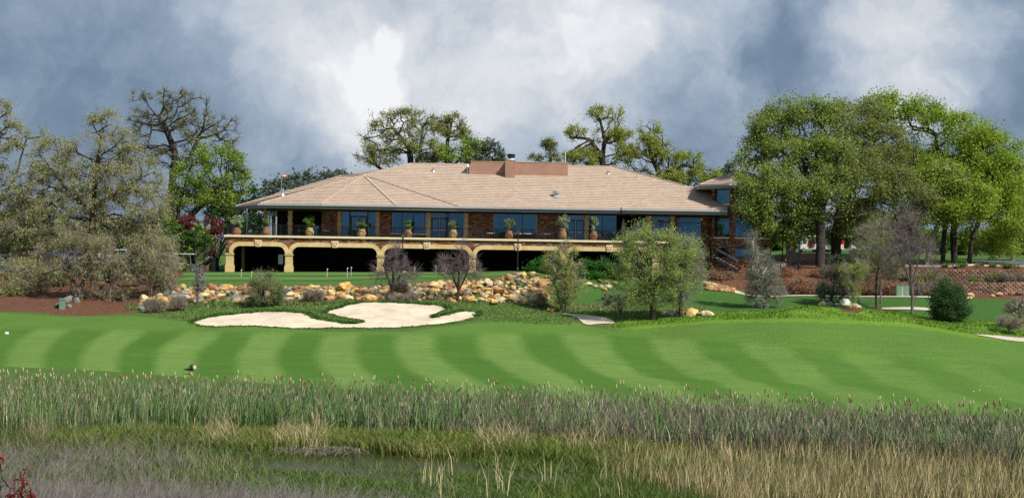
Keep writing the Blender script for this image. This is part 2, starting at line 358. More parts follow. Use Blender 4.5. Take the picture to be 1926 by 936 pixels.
def make_ground():
    xs = np.concatenate([[-3000,-1500,-700,-350,-200,-140,-110,-90], np.arange(-78,-60,1.0), np.arange(-60,60,.36), np.arange(60,78,1.0), [90,110,140,200,350,700,1500,3000]])
    ys = np.concatenate([[-400,-150,-50,-10,0,4,8,12,18,25,32,38,42], np.arange(46,86,1.0), np.arange(86,145.7,.4), [145.75,145.85,146.15,146.3,146.8], np.arange(147.4,149.6,.5), [149.75,149.85,150.15,150.3], np.arange(150.8,165,.7), np.arange(165,200,2.5), [220,250,300,400,700,1500,4000]])
    X, Y = np.meshgrid(xs, ys, indexing='ij'); Z = tz(X, Y); nx, ny = X.shape
    u = UofXY(X, Y)
    # surface kinds: R fairway mown, G mulch, B putting green / lawn, A (4th) long bright grass
    pyv = hor(u) - Z / np.maximum(Y, 1) * F
    edge = np.interp(u, [-200,0,120,250,360,620,760,900,1060,1160,1340,1500,1700,1830,1926,2400], [583,586,594,592,604,622,622,606,600,622,606,604,612,634,644,650])
    lowed = np.interp(u, [-200,0,200,400,700,1300,1926], [687,688,697,712,735,790,850])
    fair = np.clip((pyv - edge) / 5 + .3, 0, 1) * np.clip((lowed - pyv) / 6 + .5, 0, 1) * (Y > 84) * (Y < 127)
    mulch = inside(X, Y, mulch_left).astype(float)
    mulch = np.maximum(mulch, ((Y > 143.4) & (Y < 157) & (u > 1455)).astype(float))
    mulch = np.maximum(mulch, ((Y > 144.5) & (Y < 151) & (u > 1240) & (u <= 1460)).astype(float))
    mulch = np.maximum(mulch, ((Y >= 157) & (Y < 168) & (u > 1455) & (u < 1560)).astype(float))
    mulch = np.maximum(mulch, ((u > 1790) & (Y > 140.8) & (Y < 146)).astype(float))
    mulch = np.maximum(mulch, (((u - 1605)/22)**2 + ((Y - 120.5)/.9)**2 < 1).astype(float))
    mulch = np.maximum(mulch, (((X - XX(1650,131))/1.3)**2 + ((Y - 131)/1.8)**2 < 1).astype(float))
    green = inside(X, Y, green_poly).astype(float)
    lawn = ((Y > 128) & (Y < 143.5) & (u > 1075)).astype(float) * (1 - mulch)
    bright = np.clip((u - 1080) / 150, 0, 1) * (1 - np.clip((pyv - edge) / 5 + .3, 0, 1)) * (Y < 128) * (Y > 110)
    marsh = np.clip((np.interp(u, [700,1000,1300,1926], [85.5, 83.5, 80.5, 75.5]) - Y) / 2 + .5, 0, 1)
    t = np.clip((Y - 97.5) / (114 - 97.5), -.6, 1.5)
    def ph(row): return np.interp(u, row, PH, left=0, right=len(PH))
    p1, p7 = ph(STR635), ph(STR700)
    phase = p7 * (1 - t) + p1 * t + .10 * np.sin(t * 3.1)
    V = np.stack([X, Y, Z], -1).reshape(-1, 3)
    I = np.arange(nx * ny).reshape(nx, ny); Fq = np.stack([I[:-1,:-1], I[1:,:-1], I[1:,1:], I[:-1,1:]], -1).reshape(-1, 4)
    m, nt, b, out = new_mat('ground'); sets(b, .9, 0, .15); N = nt.nodes.new; L = nt.links.new
    def math_(op, a, c=None, d=None, clamp=False):
        n = N('ShaderNodeMath'); n.operation = op; n.use_clamp = clamp
        for i, v in enumerate((a, c, d)):
            if v is None: continue
            if isinstance(v, (int, float)): n.inputs[i].default_value = v
            else: L(v, n.inputs[i])
        return n.outputs[0]
    tc = N('ShaderNodeTexCoord')
    def nz(s, det=5, sc=(1,1,1), rough=.6):
        mp = N('ShaderNodeMapping'); mp.inputs['Scale'].default_value = sc; L(tc.outputs['Object'], mp.inputs[0])
        n = N('ShaderNodeTexNoise'); n.inputs['Scale'].default_value = s; n.inputs['Detail'].default_value = det; n.inputs['Roughness'].default_value = rough; L(mp.outputs[0], n.inputs[0]); return n.outputs[0]
    def mixc(f, a, c):
        n = N('ShaderNodeMix'); n.data_type = 'RGBA'
        if isinstance(f, (int, float)): n.inputs[0].default_value = f
        else: L(f, n.inputs[0])
        for s_, v in ((6, a), (7, c)):
            if isinstance(v, tuple): n.inputs[s_].default_value = v
            else: L(v, n.inputs[s_])
        return n.outputs[2]
    def att(nm): a = N('ShaderNodeAttribute'); a.attribute_name = nm; return a
    s1 = att('surf'); sep = N('ShaderNodeSeparateColor'); L(s1.outputs['Color'], sep.inputs[0]); s2 = att('surf2'); sep2 = N('ShaderNodeSeparateColor'); L(s2.outputs['Color'], sep2.inputs[0])
    n_f = nz(9, 7, (.7, 1.6, 1), .75); n_m = nz(2.2, 5); n_l = nz(.35, 5); n_streak = nz(1.9, 8, (.16, 1.6, 1), .78); n_s2 = nz(.42, 7, (.30, 2.4, 1), .75)
    # mown stripes
    phs = att('phase').outputs['Fac']; phs = math_('ADD', phs, math_('MULTIPLY', math_('SUBTRACT', n_m, .5), .22))
    sn = math_('SINE', math_('MULTIPLY', phs, 2 * math.pi)); st = math_('ADD', math_('MULTIPLY', sn, 1.1), .5, clamp=True)
    stn = math_('ADD', math_('MULTIPLY', math_('SUBTRACT', st, .6), math_('MULTIPLY', att('stripe').outputs['Fac'], math_('ADD', .35, math_('MULTIPLY', n_l, 1.1), clamp=True))), .6, clamp=True)
    stripe = mixc(stn, (.155, .262, .058, 1), (.062, .155, .017, 1))
    streak = math_('MULTIPLY', math_('SUBTRACT', n_streak, .42, clamp=True), 2.6, clamp=True)
    fair_c = mixc(math_('MULTIPLY', streak, .85), stripe, (.062, .132, .017, 1))
    s2k = math_('MULTIPLY', math_('SUBTRACT', n_s2, .52, clamp=True), 4.0, clamp=True)
    fair_c = mixc(math_('MULTIPLY', s2k, .45), fair_c, (.150, .225, .085, 1))
    rough_c = mixc(n_m, (.055, .115, .018, 1), (.105, .175, .038, 1)); rough_c = mixc(math_('MULTIPLY', streak, .5), rough_c, (.035, .09, .015, 1))
    bright_c = mixc(n_m, (.10, .24, .018, 1), (.20, .30, .035, 1))
    sx = N('ShaderNodeSeparateXYZ'); L(tc.outputs['Object'], sx.inputs[0])
    gs = math_('ADD', math_('MULTIPLY', math_('SINE', math_('MULTIPLY', sx.outputs[1], 1.25)), 1.6), .5, clamp=True)
    green_c = mixc(gs, (.055, .13, .022, 1), (.115, .205, .055, 1))
    lawn_c = mixc(n_m, (.040, .110, .020, 1), (.068, .150, .030, 1))
    mu = N('ShaderNodeValToRGB'); mu.color_ramp.elements[0].position = .3; mu.color_ramp.elements[0].color = (.055, .022, .014, 1); mu.color_ramp.elements[1].position = .75; mu.color_ramp.elements[1].color = (.24, .115, .07, 1)
    L(nz(3.5, 8, (1,1,1), .75), mu.inputs[0])
    marsh_c = mixc(n_m, (.03, .035, .015, 1), (.07, .065, .03, 1))
    def thr(a, w=.5): return math_('MULTIPLY', math_('SUBTRACT', math_('ADD', a, math_('MULTIPLY', math_('SUBTRACT', n_m, .5), w)), .35), 3.3, clamp=True)
    c = mixc(thr(sep.outputs[0], .3), rough_c, fair_c)
    c = mixc(math_('MULTIPLY', thr(sep2.outputs[1], 1.1), .75), c, bright_c)
    c = mixc(thr(sep2.outputs[0], .3), c, lawn_c); c = mixc(thr(sep.outputs[2], .25), c, green_c)
    c = mixc(thr(sep.outputs[1], .5), c, mu.outputs[0]); c = mixc(thr(sep2.outputs[2], .6), c, marsh_c)
    fine = N('ShaderNodeMapRange'); fine.inputs[1].default_value = .25; fine.inputs[2].default_value = .75; fine.inputs[3].default_value = .62; fine.inputs[4].default_value = 1.38; L(n_f, fine.inputs[0])
    vs = N('ShaderNodeVectorMath'); vs.operation = 'SCALE'; L(c, vs.inputs[0]); L(fine.outputs[0], vs.inputs['Scale']); L(vs.outputs[0], b.inputs['Base Color'])
    bp = N('ShaderNodeBump'); bp.inputs['Strength'].default_value = .8; bp.inputs['Distance'].default_value = .16; L(math_('ADD', nz(7, 7), math_('MULTIPLY', n_streak, .6)), bp.inputs['Height']); L(bp.outputs[0], b.inputs['Normal'])
    o = mesh_np('ground', V, Fq, m, smooth=True, kind='structure'); me = o.data
    def attr4(nm, a, c_, d):
        A = me.attributes.new(nm, 'FLOAT_COLOR', 'POINT'); arr = np.stack([a.ravel(), c_.ravel(), d.ravel(), np.ones(a.size)], -1).astype(np.float32); A.data.foreach_set('color', arr.ravel())
    attr4('surf', fair, mulch, green); attr4('surf2', lawn, bright, marsh)
    A = me.attributes.new('stripe', 'FLOAT', 'POINT'); A.data.foreach_set('value', (np.clip((pyv - np.interp(u, [0,700,1100,1400,1926], [612,624,622,640,690])) / 10, 0, 1) * np.interp(u, [0,200,900,1250,1500,1926], [.75,1,1,.9,.6,.35])).astype(np.float32).ravel())
    A = me.attributes.new('phase', 'FLOAT', 'POINT'); A.data.foreach_set('value', phase.astype(np.float32).ravel())
make_ground()

def sheet(name, poly, m, lift=.05, step=.6, kind='structure', dish=0.0):
    pts = [Vector(p[:2]) for p in poly]; n = len(pts); x0 = min(p.x for p in pts); x1 = max(p.x for p in pts); y0 = min(p.y for p in pts); y1 = max(p.y for p in pts)
    gx, gy = np.meshgrid(np.arange(x0, x1, step), np.arange(y0, y1, step), indexing='ij'); msk = inside(gx, gy, poly)
    ip = [Vector((a + random.uniform(-.05,.05), b_ + random.uniform(-.05,.05))) for a, b_ in zip(gx[msk], gy[msk])]
    vs, es, fs, *_ = geometry.delaunay_2d_cdt(pts + ip, [(i, (i+1) % n) for i in range(n)], [], 1, 1e-4)
    vs = [(v.x, v.y, float(tz(v.x, v.y)) + lift) for v in vs]; me = bpy.data.meshes.new(name); me.from_pydata(vs, [], [tuple(f) for f in fs]); me.materials.append(m)
    for p in me.polygons: p.use_smooth = True
    me.update(); o = link_mesh(name, me); o['kind'] = kind
    if me.polygons and me.polygons[0].normal.z < 0: me.flip_normals()
    return o
M['sand'] = mat('bunker_sand', (.60, .49, .36), .95, .16, .45, .9, 5, c2=(.74, .63, .48))
sheet('bunker_sand', bunker_w, M['sand'], .06, .45)
sheet('cart_path', dense(chaikin([tuple(p[:2]) for p in poly_world([(1050,589),(1095,592),(1145,598),(1160,610),(1130,609),(1100,613),(1088,600),(1075,594)])]), .4), mat('path_sand', (.55, .46, .36), .9, .08, 1), .06, .4)
sheet('cart_path', dense([tuple(p[:2]) for p in poly_world([(1832,630),(1880,632),(1985,637),(1985,647),(1890,640)])], .4), M['concrete'], .06, .4)
path_c = [(1300,146.2),(1318,145.6),(1345,144.2),(1380,142.6),(1420,141.9),(1480,142.3),(1540,142.6),(1640,142.5),(1745,141.6),(1830,141.0)]
pw = [GD(u, d + .75) for u, d in path_c] + [GD(u, d - .75) for u, d in reversed(path_c)]
sheet('cart_path', dense([tuple(p[:2]) for p in pw], .5), M['concrete'], .06, .4)
sheet('cart_path', dense([tuple(p[:2]) for p in [GD(1660,130.5), GD(1760,130.8), GD(1760,131.6), GD(1660,131.6)]], .5), M['concrete'], .06, .4)
sheet('parking_lot', [(XX(-120,152),151.5),(XX(20,152),151.5),(XX(250,158),157.5),(XX(340,165),166),(XX(340,180),185),(XX(-150,180),185)], M['asphalt'], .05, 2.0)
sheet('road', [(XX(1838,158),156),(XX(1990,156),155.5),(XX(2100,170),175),(XX(1820,172),172)], M['asphalt'], .05, 1.5)
def kerb(pts, name='kerb'):
    mb = MB()
    for a, b_ in zip(pts[:-1], pts[1:]): mb.bar((a[0], a[1], a[2] + .04), (b_[0], b_[1], b_[2] + .04), .32, .22)
    return tag(mb.build(name, M['concrete']), kind='structure')
kerb([GD(u, d) for u, d in ((1700,152.9),(1740,152.6),(1780,152.8),(1815,153.8),(1836,156),(1850,158.5),(1862,160.5))])
kerb([GD(u, d) for u, d in ((1850,154.8),(1890,155.2),(1926,155.3),(1990,155.2))])
# water
mw, nt_, b_, _o = new_mat('pond_water'); sets(b_, .22, 0, .22); b_.inputs['Base Color'].default_value = (.040, .046, .012, 1)
_n = nt_.nodes.new('ShaderNodeTexNoise'); _n.inputs['Scale'].default_value = 2.5; _t = nt_.nodes.new('ShaderNodeTexCoord'); _b = nt_.nodes.new('ShaderNodeBump'); _b.inputs['Strength'].default_value = .15; _b.inputs['Distance'].default_value = .05
nt_.links.new(_t.outputs['Object'], _n.inputs[0]); nt_.links.new(_n.outputs[0], _b.inputs['Height']); nt_.links.new(_b.outputs[0], b_.inputs['Normal'])
wp = MB(); wp.add([(-120, 50, -8.98), (120, 50, -8.98), (120, 84, -8.98), (-120, 84, -8.98)], [(0, 1, 2, 3)]); tag(wp.build('pond_water', mw), kind='structure')

# ------------------------------------------------------------------ clubhouse
FLOOR = 1.80; EAVE = 5.15; GY = 150.0; WY = 153.0
club = empty('clubhouse', (XX(800), 150, -1.9), 'long stone clubhouse with arcaded lower level, terrace and tan hipped tile roof', 'clubhouse')
STC = [(.26,.085,.045),(.33,.14,.07),(.40,.21,.10),(.20,.075,.05),(.30,.17,.12),(.17,.10,.08),(.45,.29,.15),(.24,.13,.10),(.36,.11,.05),(.30,.25,.21)]
def veneer(mb, p0, p1, z0, z1, skip=None, rowh=(.10,.17), ln=(.22,.62), out=(.03,.09)):
    """ledge stones on a vertical wall running p0 -> p1 (outward normal to the right of the run)"""
    p0 = Vector((p0[0], p0[1], 0)); p1 = Vector((p1[0], p1[1], 0)); d = p1 - p0; Lw = d.length; d.normalize(); n = Vector((d.y, -d.x, 0))
    z = z0
    while z < z1 - .02:
        h = min(random.uniform(*rowh), z1 - z); x = 0.0
        while x < Lw - .02:
            w = min(random.uniform(*ln), Lw - x)
            if not (skip and skip(x + w/2, z + h/2, w, h)):
                o = random.uniform(*out); a = p0 + d * (x + .008); b = p0 + d * (x + w - .008); c = random.choice(STC); k = random.uniform(.45, 1.1)
                zz0, zz1 = z + .007, z + h - .007
                vs = [a, b, b + n*o, a + n*o]; V = [(v.x, v.y, zz0) for v in vs] + [(v.x, v.y, zz1) for v in vs]
                mb.add(V, [(4,7,6,5),(0,1,2,3),(3,2,6,7),(1,5,6,2),(0,3,7,4)], tuple(min(.9, q*k) for q in c))
            x += w
        z += h
# --- lower arcade
PC = [431.5, 543, 716, 889, 1061, 1234]
PXc = [XX(p) for p in PC]; ZB = -2.0; ZI = .06; ZA = .82; ZT_ = 1.25; HW = .34; YF = 150.0
for i, x in enumerate(PXc):
    mb = MB().box((x-HW, YF-.02, -1.15), (x+HW, YF+.75, ZI-.17)); pr = mb.build('pier', M['sandstone'], club, bevel=.012)
    MB().box((x-HW-.07, YF-.09, ZB-.4), (x+HW+.07, YF+.82, -1.153)).build('pier_base', M['sandstone'], pr, bevel=.012)
    MB().box((x-HW-.08, YF-.10, ZI-.167), (x+HW+.08, YF+.83, ZI)).build('impost', M['sandstone'], pr, bevel=.015)
    for k in range(4): MB().box((x-HW-.006, YF-.028, -1.0+k*.24-.006+.1), (x+HW+.006, YF+.76, -1.0+k*.24+.006+.1)).build('joint', M['pilaster'], pr) if k < 4 else None
def arch_pts(cl, cr, off):
    """points of the flat arch with rounded corners, from the left springing to the right one"""
    xl = cl + HW - off; xr = cr - HW + off; zt = ZA + off; r = .72 + off; pts = []
    zi = ZI
    for k in range(9):
        a = math.pi - k/8*math.pi/2; pts.append((xl + r + r*math.cos(a), zi + (zt-zi)*math.sin(a)))
    for k in range(9):
        a = math.pi/2 - k/8*math.pi/2; pts.append((xr - r + r*math.cos(a), zi + (zt-zi)*math.sin(a)))
    return [(min(max(x, cl), cr), z) for x, z in pts]
for i in range(5):
    cl, cr = PXc[i], PXc[i+1]; pin = arch_pts(cl, cr, 0); pout = arch_pts(cl, cr, .43)
    if i == 0: pout = [(max(x, cl-.1), z) for x, z in pout]
    def quad(a, b, c, d_, nm='voussoir'):
        k = random.uniform(-1, 1)
        MB().prism([a, b, c, d_], YF-.14, YF+.60).build(nm, random.choice(VM), club, fix=True)
    if i == 0: VM = [M['sandstone'], mat('sandstone_pale', (.70,.54,.27), .85, .1, 2.5, .15, 30), mat('sandstone_warm', (.66,.46,.20), .85, .1, 2.5, .15, 30)]
    for k in list(range(0, 8, 2)) + list(range(9, 17, 2)):
        j = k + 2
        g = .004
        MB().prism([pin[k], pin[k+1], pin[j], pout[j], pout[k+1], pout[k]], YF-.14, YF+.60).build('voussoir', random.choice(VM), club, fix=True)
    x0, x1 = pin[8][0], pin[9][0]; mid = (x0+x1)/2; nseg = 8 if i else 5
    for k in range(nseg):
        a, b = x0+(x1-x0)*k/nseg+.005, x0+(x1-x0)*(k+1)/nseg-.005
        quad((a, ZA), (b, ZA), (b, ZA+.43), (a, ZA+.43))
    kx = XX([486,630,803,974,1146][i])
    ks = MB().prism([(kx-.24, ZA-.05), (kx+.24, ZA-.05), (kx+.36, ZA+.62), (kx-.36, ZA+.62)], YF-.24, YF+.3).build('keystone', M['cap'], club, fix=True, bevel=.01)
    MB().prism([(kx-.16, ZA+.05), (kx+.16, ZA+.05), (kx+.25, ZA+.50), (kx-.25, ZA+.50)], YF-.262, YF-.235).build('plaque', mat('plaque', (.48,.27,.20), .8), ks, fix=True)
    em = MB().box((kx-.13, YF-.28, ZA+.36), (kx+.13, YF-.262, ZA+.43)).box((kx-.09, YF-.28, ZA+.14), (kx-.03, YF-.262, ZA+.357)).box((kx+.03, YF-.28, ZA+.14), (kx+.09, YF-.262, ZA+.357)).box((kx-.03, YF-.28, ZA+.20), (kx+.03, YF-.262, ZA+.26))
    em.build('emblem', M['cap'], ks)
XL = XX(424); XR = XX(1280)
def in_arch(xx, zz, w, h):
    X0 = XL + xx
    for i in range(5):
        cl, cr = PXc[i], PXc[i+1]
        if cl - .0 <= X0 <= cr:
            po = arch_pts(cl, cr, .30); xs_ = [p[0] for p in po]; zs_ = [p[1] for p in po]
            return zz < np.interp(X0, xs_, zs_)
    if X0 < PXc[0]: return zz < ZI
    return False
mb = MB(); veneer(mb, (XL, YF), (XR, YF), .0, 1.71, in_arch); mb.build('ledge_stone', M['stone'], club, tinted=True, kind='stuff')
# mortar backing behind the stones, above the arches (one slab per arch plus spandrels)
mb = MB().box((XL+.01, YF+.002, ZT_+.0), (XR, YF+.5, 1.71))
for x in PXc: mb.box((x-.6 if x != PXc[0] else XL+.01, YF+.004, ZI+.003), (x+.6, YF+.5, ZT_-.002)) if False else None
for i, x in enumerate(PXc):
    zz = [(x-.75, ZT_+.01), (x, .35), (x+.75, ZT_+.01)] if i else [(XL+.01, ZT_+.01), (XL+.01, ZI), (XL+.06, ZI), (x+.9, ZT_+.01)]
    mb.prism(zz, YF+.004, YF+.4)
mb.build('wall', M['brick_back'], club, fix=True)
mb = MB(); mb.box((PXc[5]+HW, YF+.01, ZB-.4), (XR, YF+.5, 1.25)); mb.build('wall', M['brick_back'], club)
mb = MB(); veneer(mb, (PXc[5]+HW+.09, YF), (XR, YF), ZB, .0); mb.build('ledge_stone', M['stone'], club, tinted=True, kind='stuff')
# side wall at the left with its own arch stones, lower interior
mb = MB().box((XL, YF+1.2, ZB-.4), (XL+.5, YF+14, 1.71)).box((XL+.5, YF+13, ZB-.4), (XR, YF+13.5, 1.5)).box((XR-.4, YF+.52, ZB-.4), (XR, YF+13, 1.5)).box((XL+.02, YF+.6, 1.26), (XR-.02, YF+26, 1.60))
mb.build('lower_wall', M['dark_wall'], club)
MB().box((XX(446), YF+2.6, ZB), (XX(450), YF+3.4, 1.24)).build('inner_column', M['soffit'], club)
MB().box((XX(515), YF+3.0, -1.0), (XX(524), YF+3.3, .0)).build('meter_box', M['steel'], club)
for k in range(6): MB().box((XX(1131), YF+1.5+k*.1, .05+k*.14), (XX(1142), YF+1.9, .09+k*.14)).build('louvre', M['steel'], club) if k < 3 else None
mb = MB().box((XX(421), YF-.22, 1.71), (XR+.15, YF+.35, 1.92)).box((XX(421), YF+.35, 1.71), (XX(421)+.5, YF+9, 1.92)); mb.build('terrace_cap', M['cap'], club, bevel=.02)
MB().box((XX(421)+.5, YF+.35, 1.605), (XR+.10, YF+26, FLOOR)).build('terrace_floor', M['concrete'], club)
# --- terrace railing
rail = MB().bar((XL+.1, YF+.05, 2.98), (XR, YF+.05, 2.98), .05, .05).bar((XL+.1, YF+.05, 2.05), (XR, YF+.05, 2.05), .03, .03).bar((XL+.1, YF+.05, 2.98), (XL+.1, YF+8, 2.98), .05, .05).bar((XL+.1, YF+.05, 2.05), (XL+.1, YF+8, 2.05), .03, .03).build('railing', M['rail'], club)
x = XL+.1
while x < XR + .1: MB().box((x-.03, YF+.02, 1.92), (x+.03, YF+.08, 3.02)).build('railing_post', M['rail'], rail); x += 1.83
for k in range(1, 5): MB().box((XL+.07, YF+k*2-.03, 1.92), (XL+.13, YF+k*2+.03, 3.02)).build('railing_post', M['rail'], rail)
mb = MB(); x = XL+.2
while x < XR: mb.box((x-.010, YF+.04, 2.06), (x+.010, YF+.06, 2.96)); x += .122
yy = YF+.2
while yy < YF+8: mb.box((XL+.09, yy-.010, 2.06), (XL+.11, yy+.010, 2.96)); yy += .122
mb.build('baluster', M['rail'], rail, kind='stuff')
# --- upper storey wall: bands of stone between openings
def WXp(px): return XX(px, WY)
def wall_block(a, b, z0=FLOOR, z1=4.78, y=WY, back=True):
    x0, x1 = WXp(a), WXp(b)
    MB().box((x0, y, z0), (x1, y+.35, z1)).build('wall', M['brick_back'], club)
    mb = MB(); veneer(mb, (x0, y), (x1, y), z0, z1, rowh=(.09,.15)); mb.build('ledge_stone', M['stone'], club, tinted=True, kind='stuff')
for a, b in ((604,634.5),(713,735.7),(879.6,927.5),(1009.5,1057)): wall_block(a, b)
def pilaster(a, b, y=WY, z1=4.78):
    x0, x1 = WXp(a), WXp(b); p = MB().box((x0, y-.12, FLOOR), (x1, y+.3, z1)).build('pilaster', M['pilaster'], club, bevel=.01)
    k = FLOOR
    i = 0
    while k < z1 - .3:
        if i % 2 == 0: MB().box((x0-.05, y-.15, k), (x1+.05, y+.28, k+.30)).build('quoin', M['pilaster'], p, bevel=.01)
        k += .32; i += 1
for a, b in ((541.5,548.5),(634.5,641.2),(706.8,713),(802,808.6),(873,879.5),(1057,1063.8),(1099.6,1105.2),(1215,1224.3),(1260.8,1267)): pilaster(a, b)
MB().box((XX(496,152.6), 152.4, FLOOR), (XX(500.5,152.6), 152.7, 4.78)).build('column', M['soffit'], club)
MB().box((XX(462.8,154), 154.0, FLOOR), (XX(464.4,154), 154.09, 4.75)).build('column', M['steel'], club)
def window(px0, px1, zb, zt, splits=(), y=WY+.12, transom=None, name='window', proj=WY):
    x0, x1 = XX(px0, proj), XX(px1, proj); fr = MB(); t = .06
    fr.box((x0, y, zb), (x0+t, y+.1, zt)).box((x1-t, y, zb), (x1, y+.1, zt)).box((x0+t, y, zt-t), (x1-t, y+.1, zt)).box((x0+t, y, zb), (x1-t, y+.1, zb+t))
    xs_ = [x0+t] + [XX(p, proj) for p in splits] + [x1-t]
    for s in xs_[1:-1]: fr.box((s-t/2, y+.002, zb+t), (s+t/2, y+.098, zt-t))
    if transom: fr.box((x0+t, y+.004, transom-t/2), (x1-t, y+.096, transom+t/2))
    w = fr.build(name, M['frame'], club)
    for a, b in zip(xs_[:-1], xs_[1:]):
        for c, d in ([(zb+t, transom-t/2), (transom+t/2, zt-t)] if transom else [(zb+t, zt-t)]):
            MB().box((a+.01, y+.05, c), (b-.01, y+.07, d)).build('pane', M['glass'], w)
    return w
def double_door(px0, px1, zt, y=WY+.12, transom_h=.5):
    x0, x1 = WXp(px0), WXp(px1); m_ = (x0+x1)/2; zd = zt - transom_h
    fr = MB().box((x0, y-.02, FLOOR), (x0+.09, y+.12, zt)).box((x1-.09, y-.02, FLOOR), (x1, y+.12, zt)).box((x0+.09, y-.02, zt-.09), (x1-.09, y+.12, zt)).box((x0+.09, y-.02, zd-.06), (x1-.09, y+.12, zd+.06))
    d = fr.build('door_frame', M['frame'], club)
    MB().box((x0+.1, y+.04, zd+.07), (x1-.1, y+.06, zt-.1)).build('pane', M['glass'], d)
    for a, b in ((x0+.10, m_-.01), (m_+.01, x1-.10)):
        MB().box((a, y, FLOOR), (a+.13, y+.06, zd-.07)).box((b-.13, y, FLOOR), (b, y+.06, zd-.07)).box((a+.13, y, zd-.20), (b-.13, y+.06, zd-.07)).box((a+.13, y, FLOOR), (b-.13, y+.06, FLOOR+.28)).build('door', M['frame'], d)
        MB().box((a+.135, y+.02, FLOOR+.285), (b-.135, y+.04, zd-.205)).build('pane', M['glass'], d)
        MB().box((a+.15, y-.03, FLOOR+.95), (b-.15, y-.005, FLOOR+1.02)).build('push_bar', M['steel'], d)
def zt(px, py): return ZZ(px, py, WY)
window(641.4, 656.5, FLOOR, zt(650,396.5)); double_door(656.7, 691, zt(675,396.5)); window(691.2, 706.7, FLOOR, zt(700,396.5))
window(735.7, 798, zt(765,438.5), zt(765,399), (755.5, 777)); window(798.1, 802, zt(765,438.5), zt(765,399))
MB().box((WXp(733), WY-.08, zt(765,441)), (WXp(801.5), WY+.1, zt(765,438.7))).build('sill', M['concrete'], club)
double_door(809, 842, zt(825,400)); window(842.2, 872.8, FLOOR, zt(860,400))
window(927.7, 1009.3, zt(970,440), zt(970,401.5), (954.6, 981.9))
double_door(1064.2, 1099.3, zt(1080,404)); window(1105.5, 1159.8, zt(1130,443), zt(1130,403.5), (1133,))
double_door(1224.6, 1260.5, zt(1245,405.5))
MB().box((WXp(735.7), WY+.01, FLOOR), (WXp(802), WY+.3, zt(765,441.2))).build('wall', M['brick_back'], club)
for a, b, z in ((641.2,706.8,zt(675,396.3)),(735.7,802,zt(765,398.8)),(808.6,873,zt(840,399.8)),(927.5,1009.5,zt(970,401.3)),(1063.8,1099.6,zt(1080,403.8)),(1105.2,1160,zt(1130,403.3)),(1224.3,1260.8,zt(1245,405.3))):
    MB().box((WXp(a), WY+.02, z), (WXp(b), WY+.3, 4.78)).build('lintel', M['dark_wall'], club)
MB().box((WXp(927.5), WY+.01, FLOOR), (WXp(1009.5), WY+.3, zt(970,440.2))).box((WXp(1105.2), WY+.012, FLOOR), (WXp(1160), WY+.3, zt(1130,443.2))).build('wall', M['brick_back'], club)
# dark rooms behind: recess with stored umbrellas, covered patio at the left, right recess
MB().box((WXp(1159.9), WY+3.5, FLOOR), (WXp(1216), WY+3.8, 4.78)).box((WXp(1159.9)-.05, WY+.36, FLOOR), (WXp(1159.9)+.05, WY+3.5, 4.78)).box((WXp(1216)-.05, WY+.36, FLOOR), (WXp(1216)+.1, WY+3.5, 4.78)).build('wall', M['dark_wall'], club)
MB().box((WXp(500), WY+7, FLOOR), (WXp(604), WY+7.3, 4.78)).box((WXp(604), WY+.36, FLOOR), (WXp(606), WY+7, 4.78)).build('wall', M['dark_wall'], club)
window(588, 600, FLOOR+.1, 3.2, y=WY+6.85, proj=WY+6.85)
mb = MB(); veneer(mb, (XX(1267,154.5), 154.5), (XX(1274,154.5), 154.5), -2, 4.78); veneer(mb, (XX(1319,154.5), 154.5), (XX(1336,154.5), 154.5), -2, 4.78); veneer(mb, (XX(1274,154.5), 154.5), (XX(1319,154.5), 154.5), -2, 1.60); mb.build('ledge_stone', M['stone'], club, tinted=True, kind='stuff')
MB().box((XX(1267,154.5), 154.5, -2.4), (XX(1340,154.5), 155, ZZ(1297,447,154.5))).box((XX(1267,154.5), 154.5, ZZ(1297,410,154.5)), (XX(1340,154.5), 155, 4.78)).box((XX(1319,154.5), 154.503, 1.9), (XX(1340,154.5), 155, 4.2)).build('wall', M['brick_back'], club)
window(1275, 1318.5, ZZ(1297,445,154.5), ZZ(1297,410.5,154.5), transom=ZZ(1297,419,154.5), y=154.42, proj=154.5)
MB().box((XX(1273,154.5), 154.3, ZZ(1297,447.5,154.5)), (XX(1320,154.5), 154.5, ZZ(1297,445.6,154.5))).build('sill', M['concrete'], club)
MB().box((WXp(1267)-.02, WY+.31, FLOOR), (WXp(1267)+.2, 154.5, 4.78)).build('wall', M['brick_back'], club)
# --- roof
def P3(px, y, z): return Vector((XX(px, y), y, z))
Apt = P3(682, 159.2, 8.63); RL = P3(770, 163, 10.2); RR = P3(1150, 163, 10.2); C4 = P3(860, 150.8, EAVE); S_ = P3(1168, 150.8, EAVE); Hh = P3(1290, 157.4, 7.88)
C1 = P3(487, 150.9, EAVE); C2 = P3(602, 150.0, EAVE); C3 = P3(743, 150.0, EAVE); C0 = P3(442, 161, EAVE); R0 = P3(641, 161.0, 8.66); S2 = P3(1168, 150.5, EAVE+.02); T1 = P3(1367, 150.5, EAVE+.02); T2 = P3(1367, 157.4, 7.88)
BL = Vector((C0.x, 176, EAVE)); BR = Vector((Hh.x+9, 176, EAVE)); E1 = Vector((23.5, 154.5, 6.3))
tiles = MB(); TC = [(.46,.355,.275),(.468,.362,.282),(.452,.345,.268),(.475,.368,.288),(.462,.355,.278),(.456,.35,.272)]
def clip(poly, ax, val, keep_gt):
    r = []
    for i in range(len(poly)):
        a, b = poly[i-1], poly[i]; ia = (a[ax] > val) == keep_gt; ib = (b[ax] > val) == keep_gt
        if ia != ib:
            t = (val - a[ax]) / (b[ax] - a[ax]); r.append((a[0]+(b[0]-a[0])*t, a[1]+(b[1]-a[1])*t))
        if ib: r.append(b)
    return r
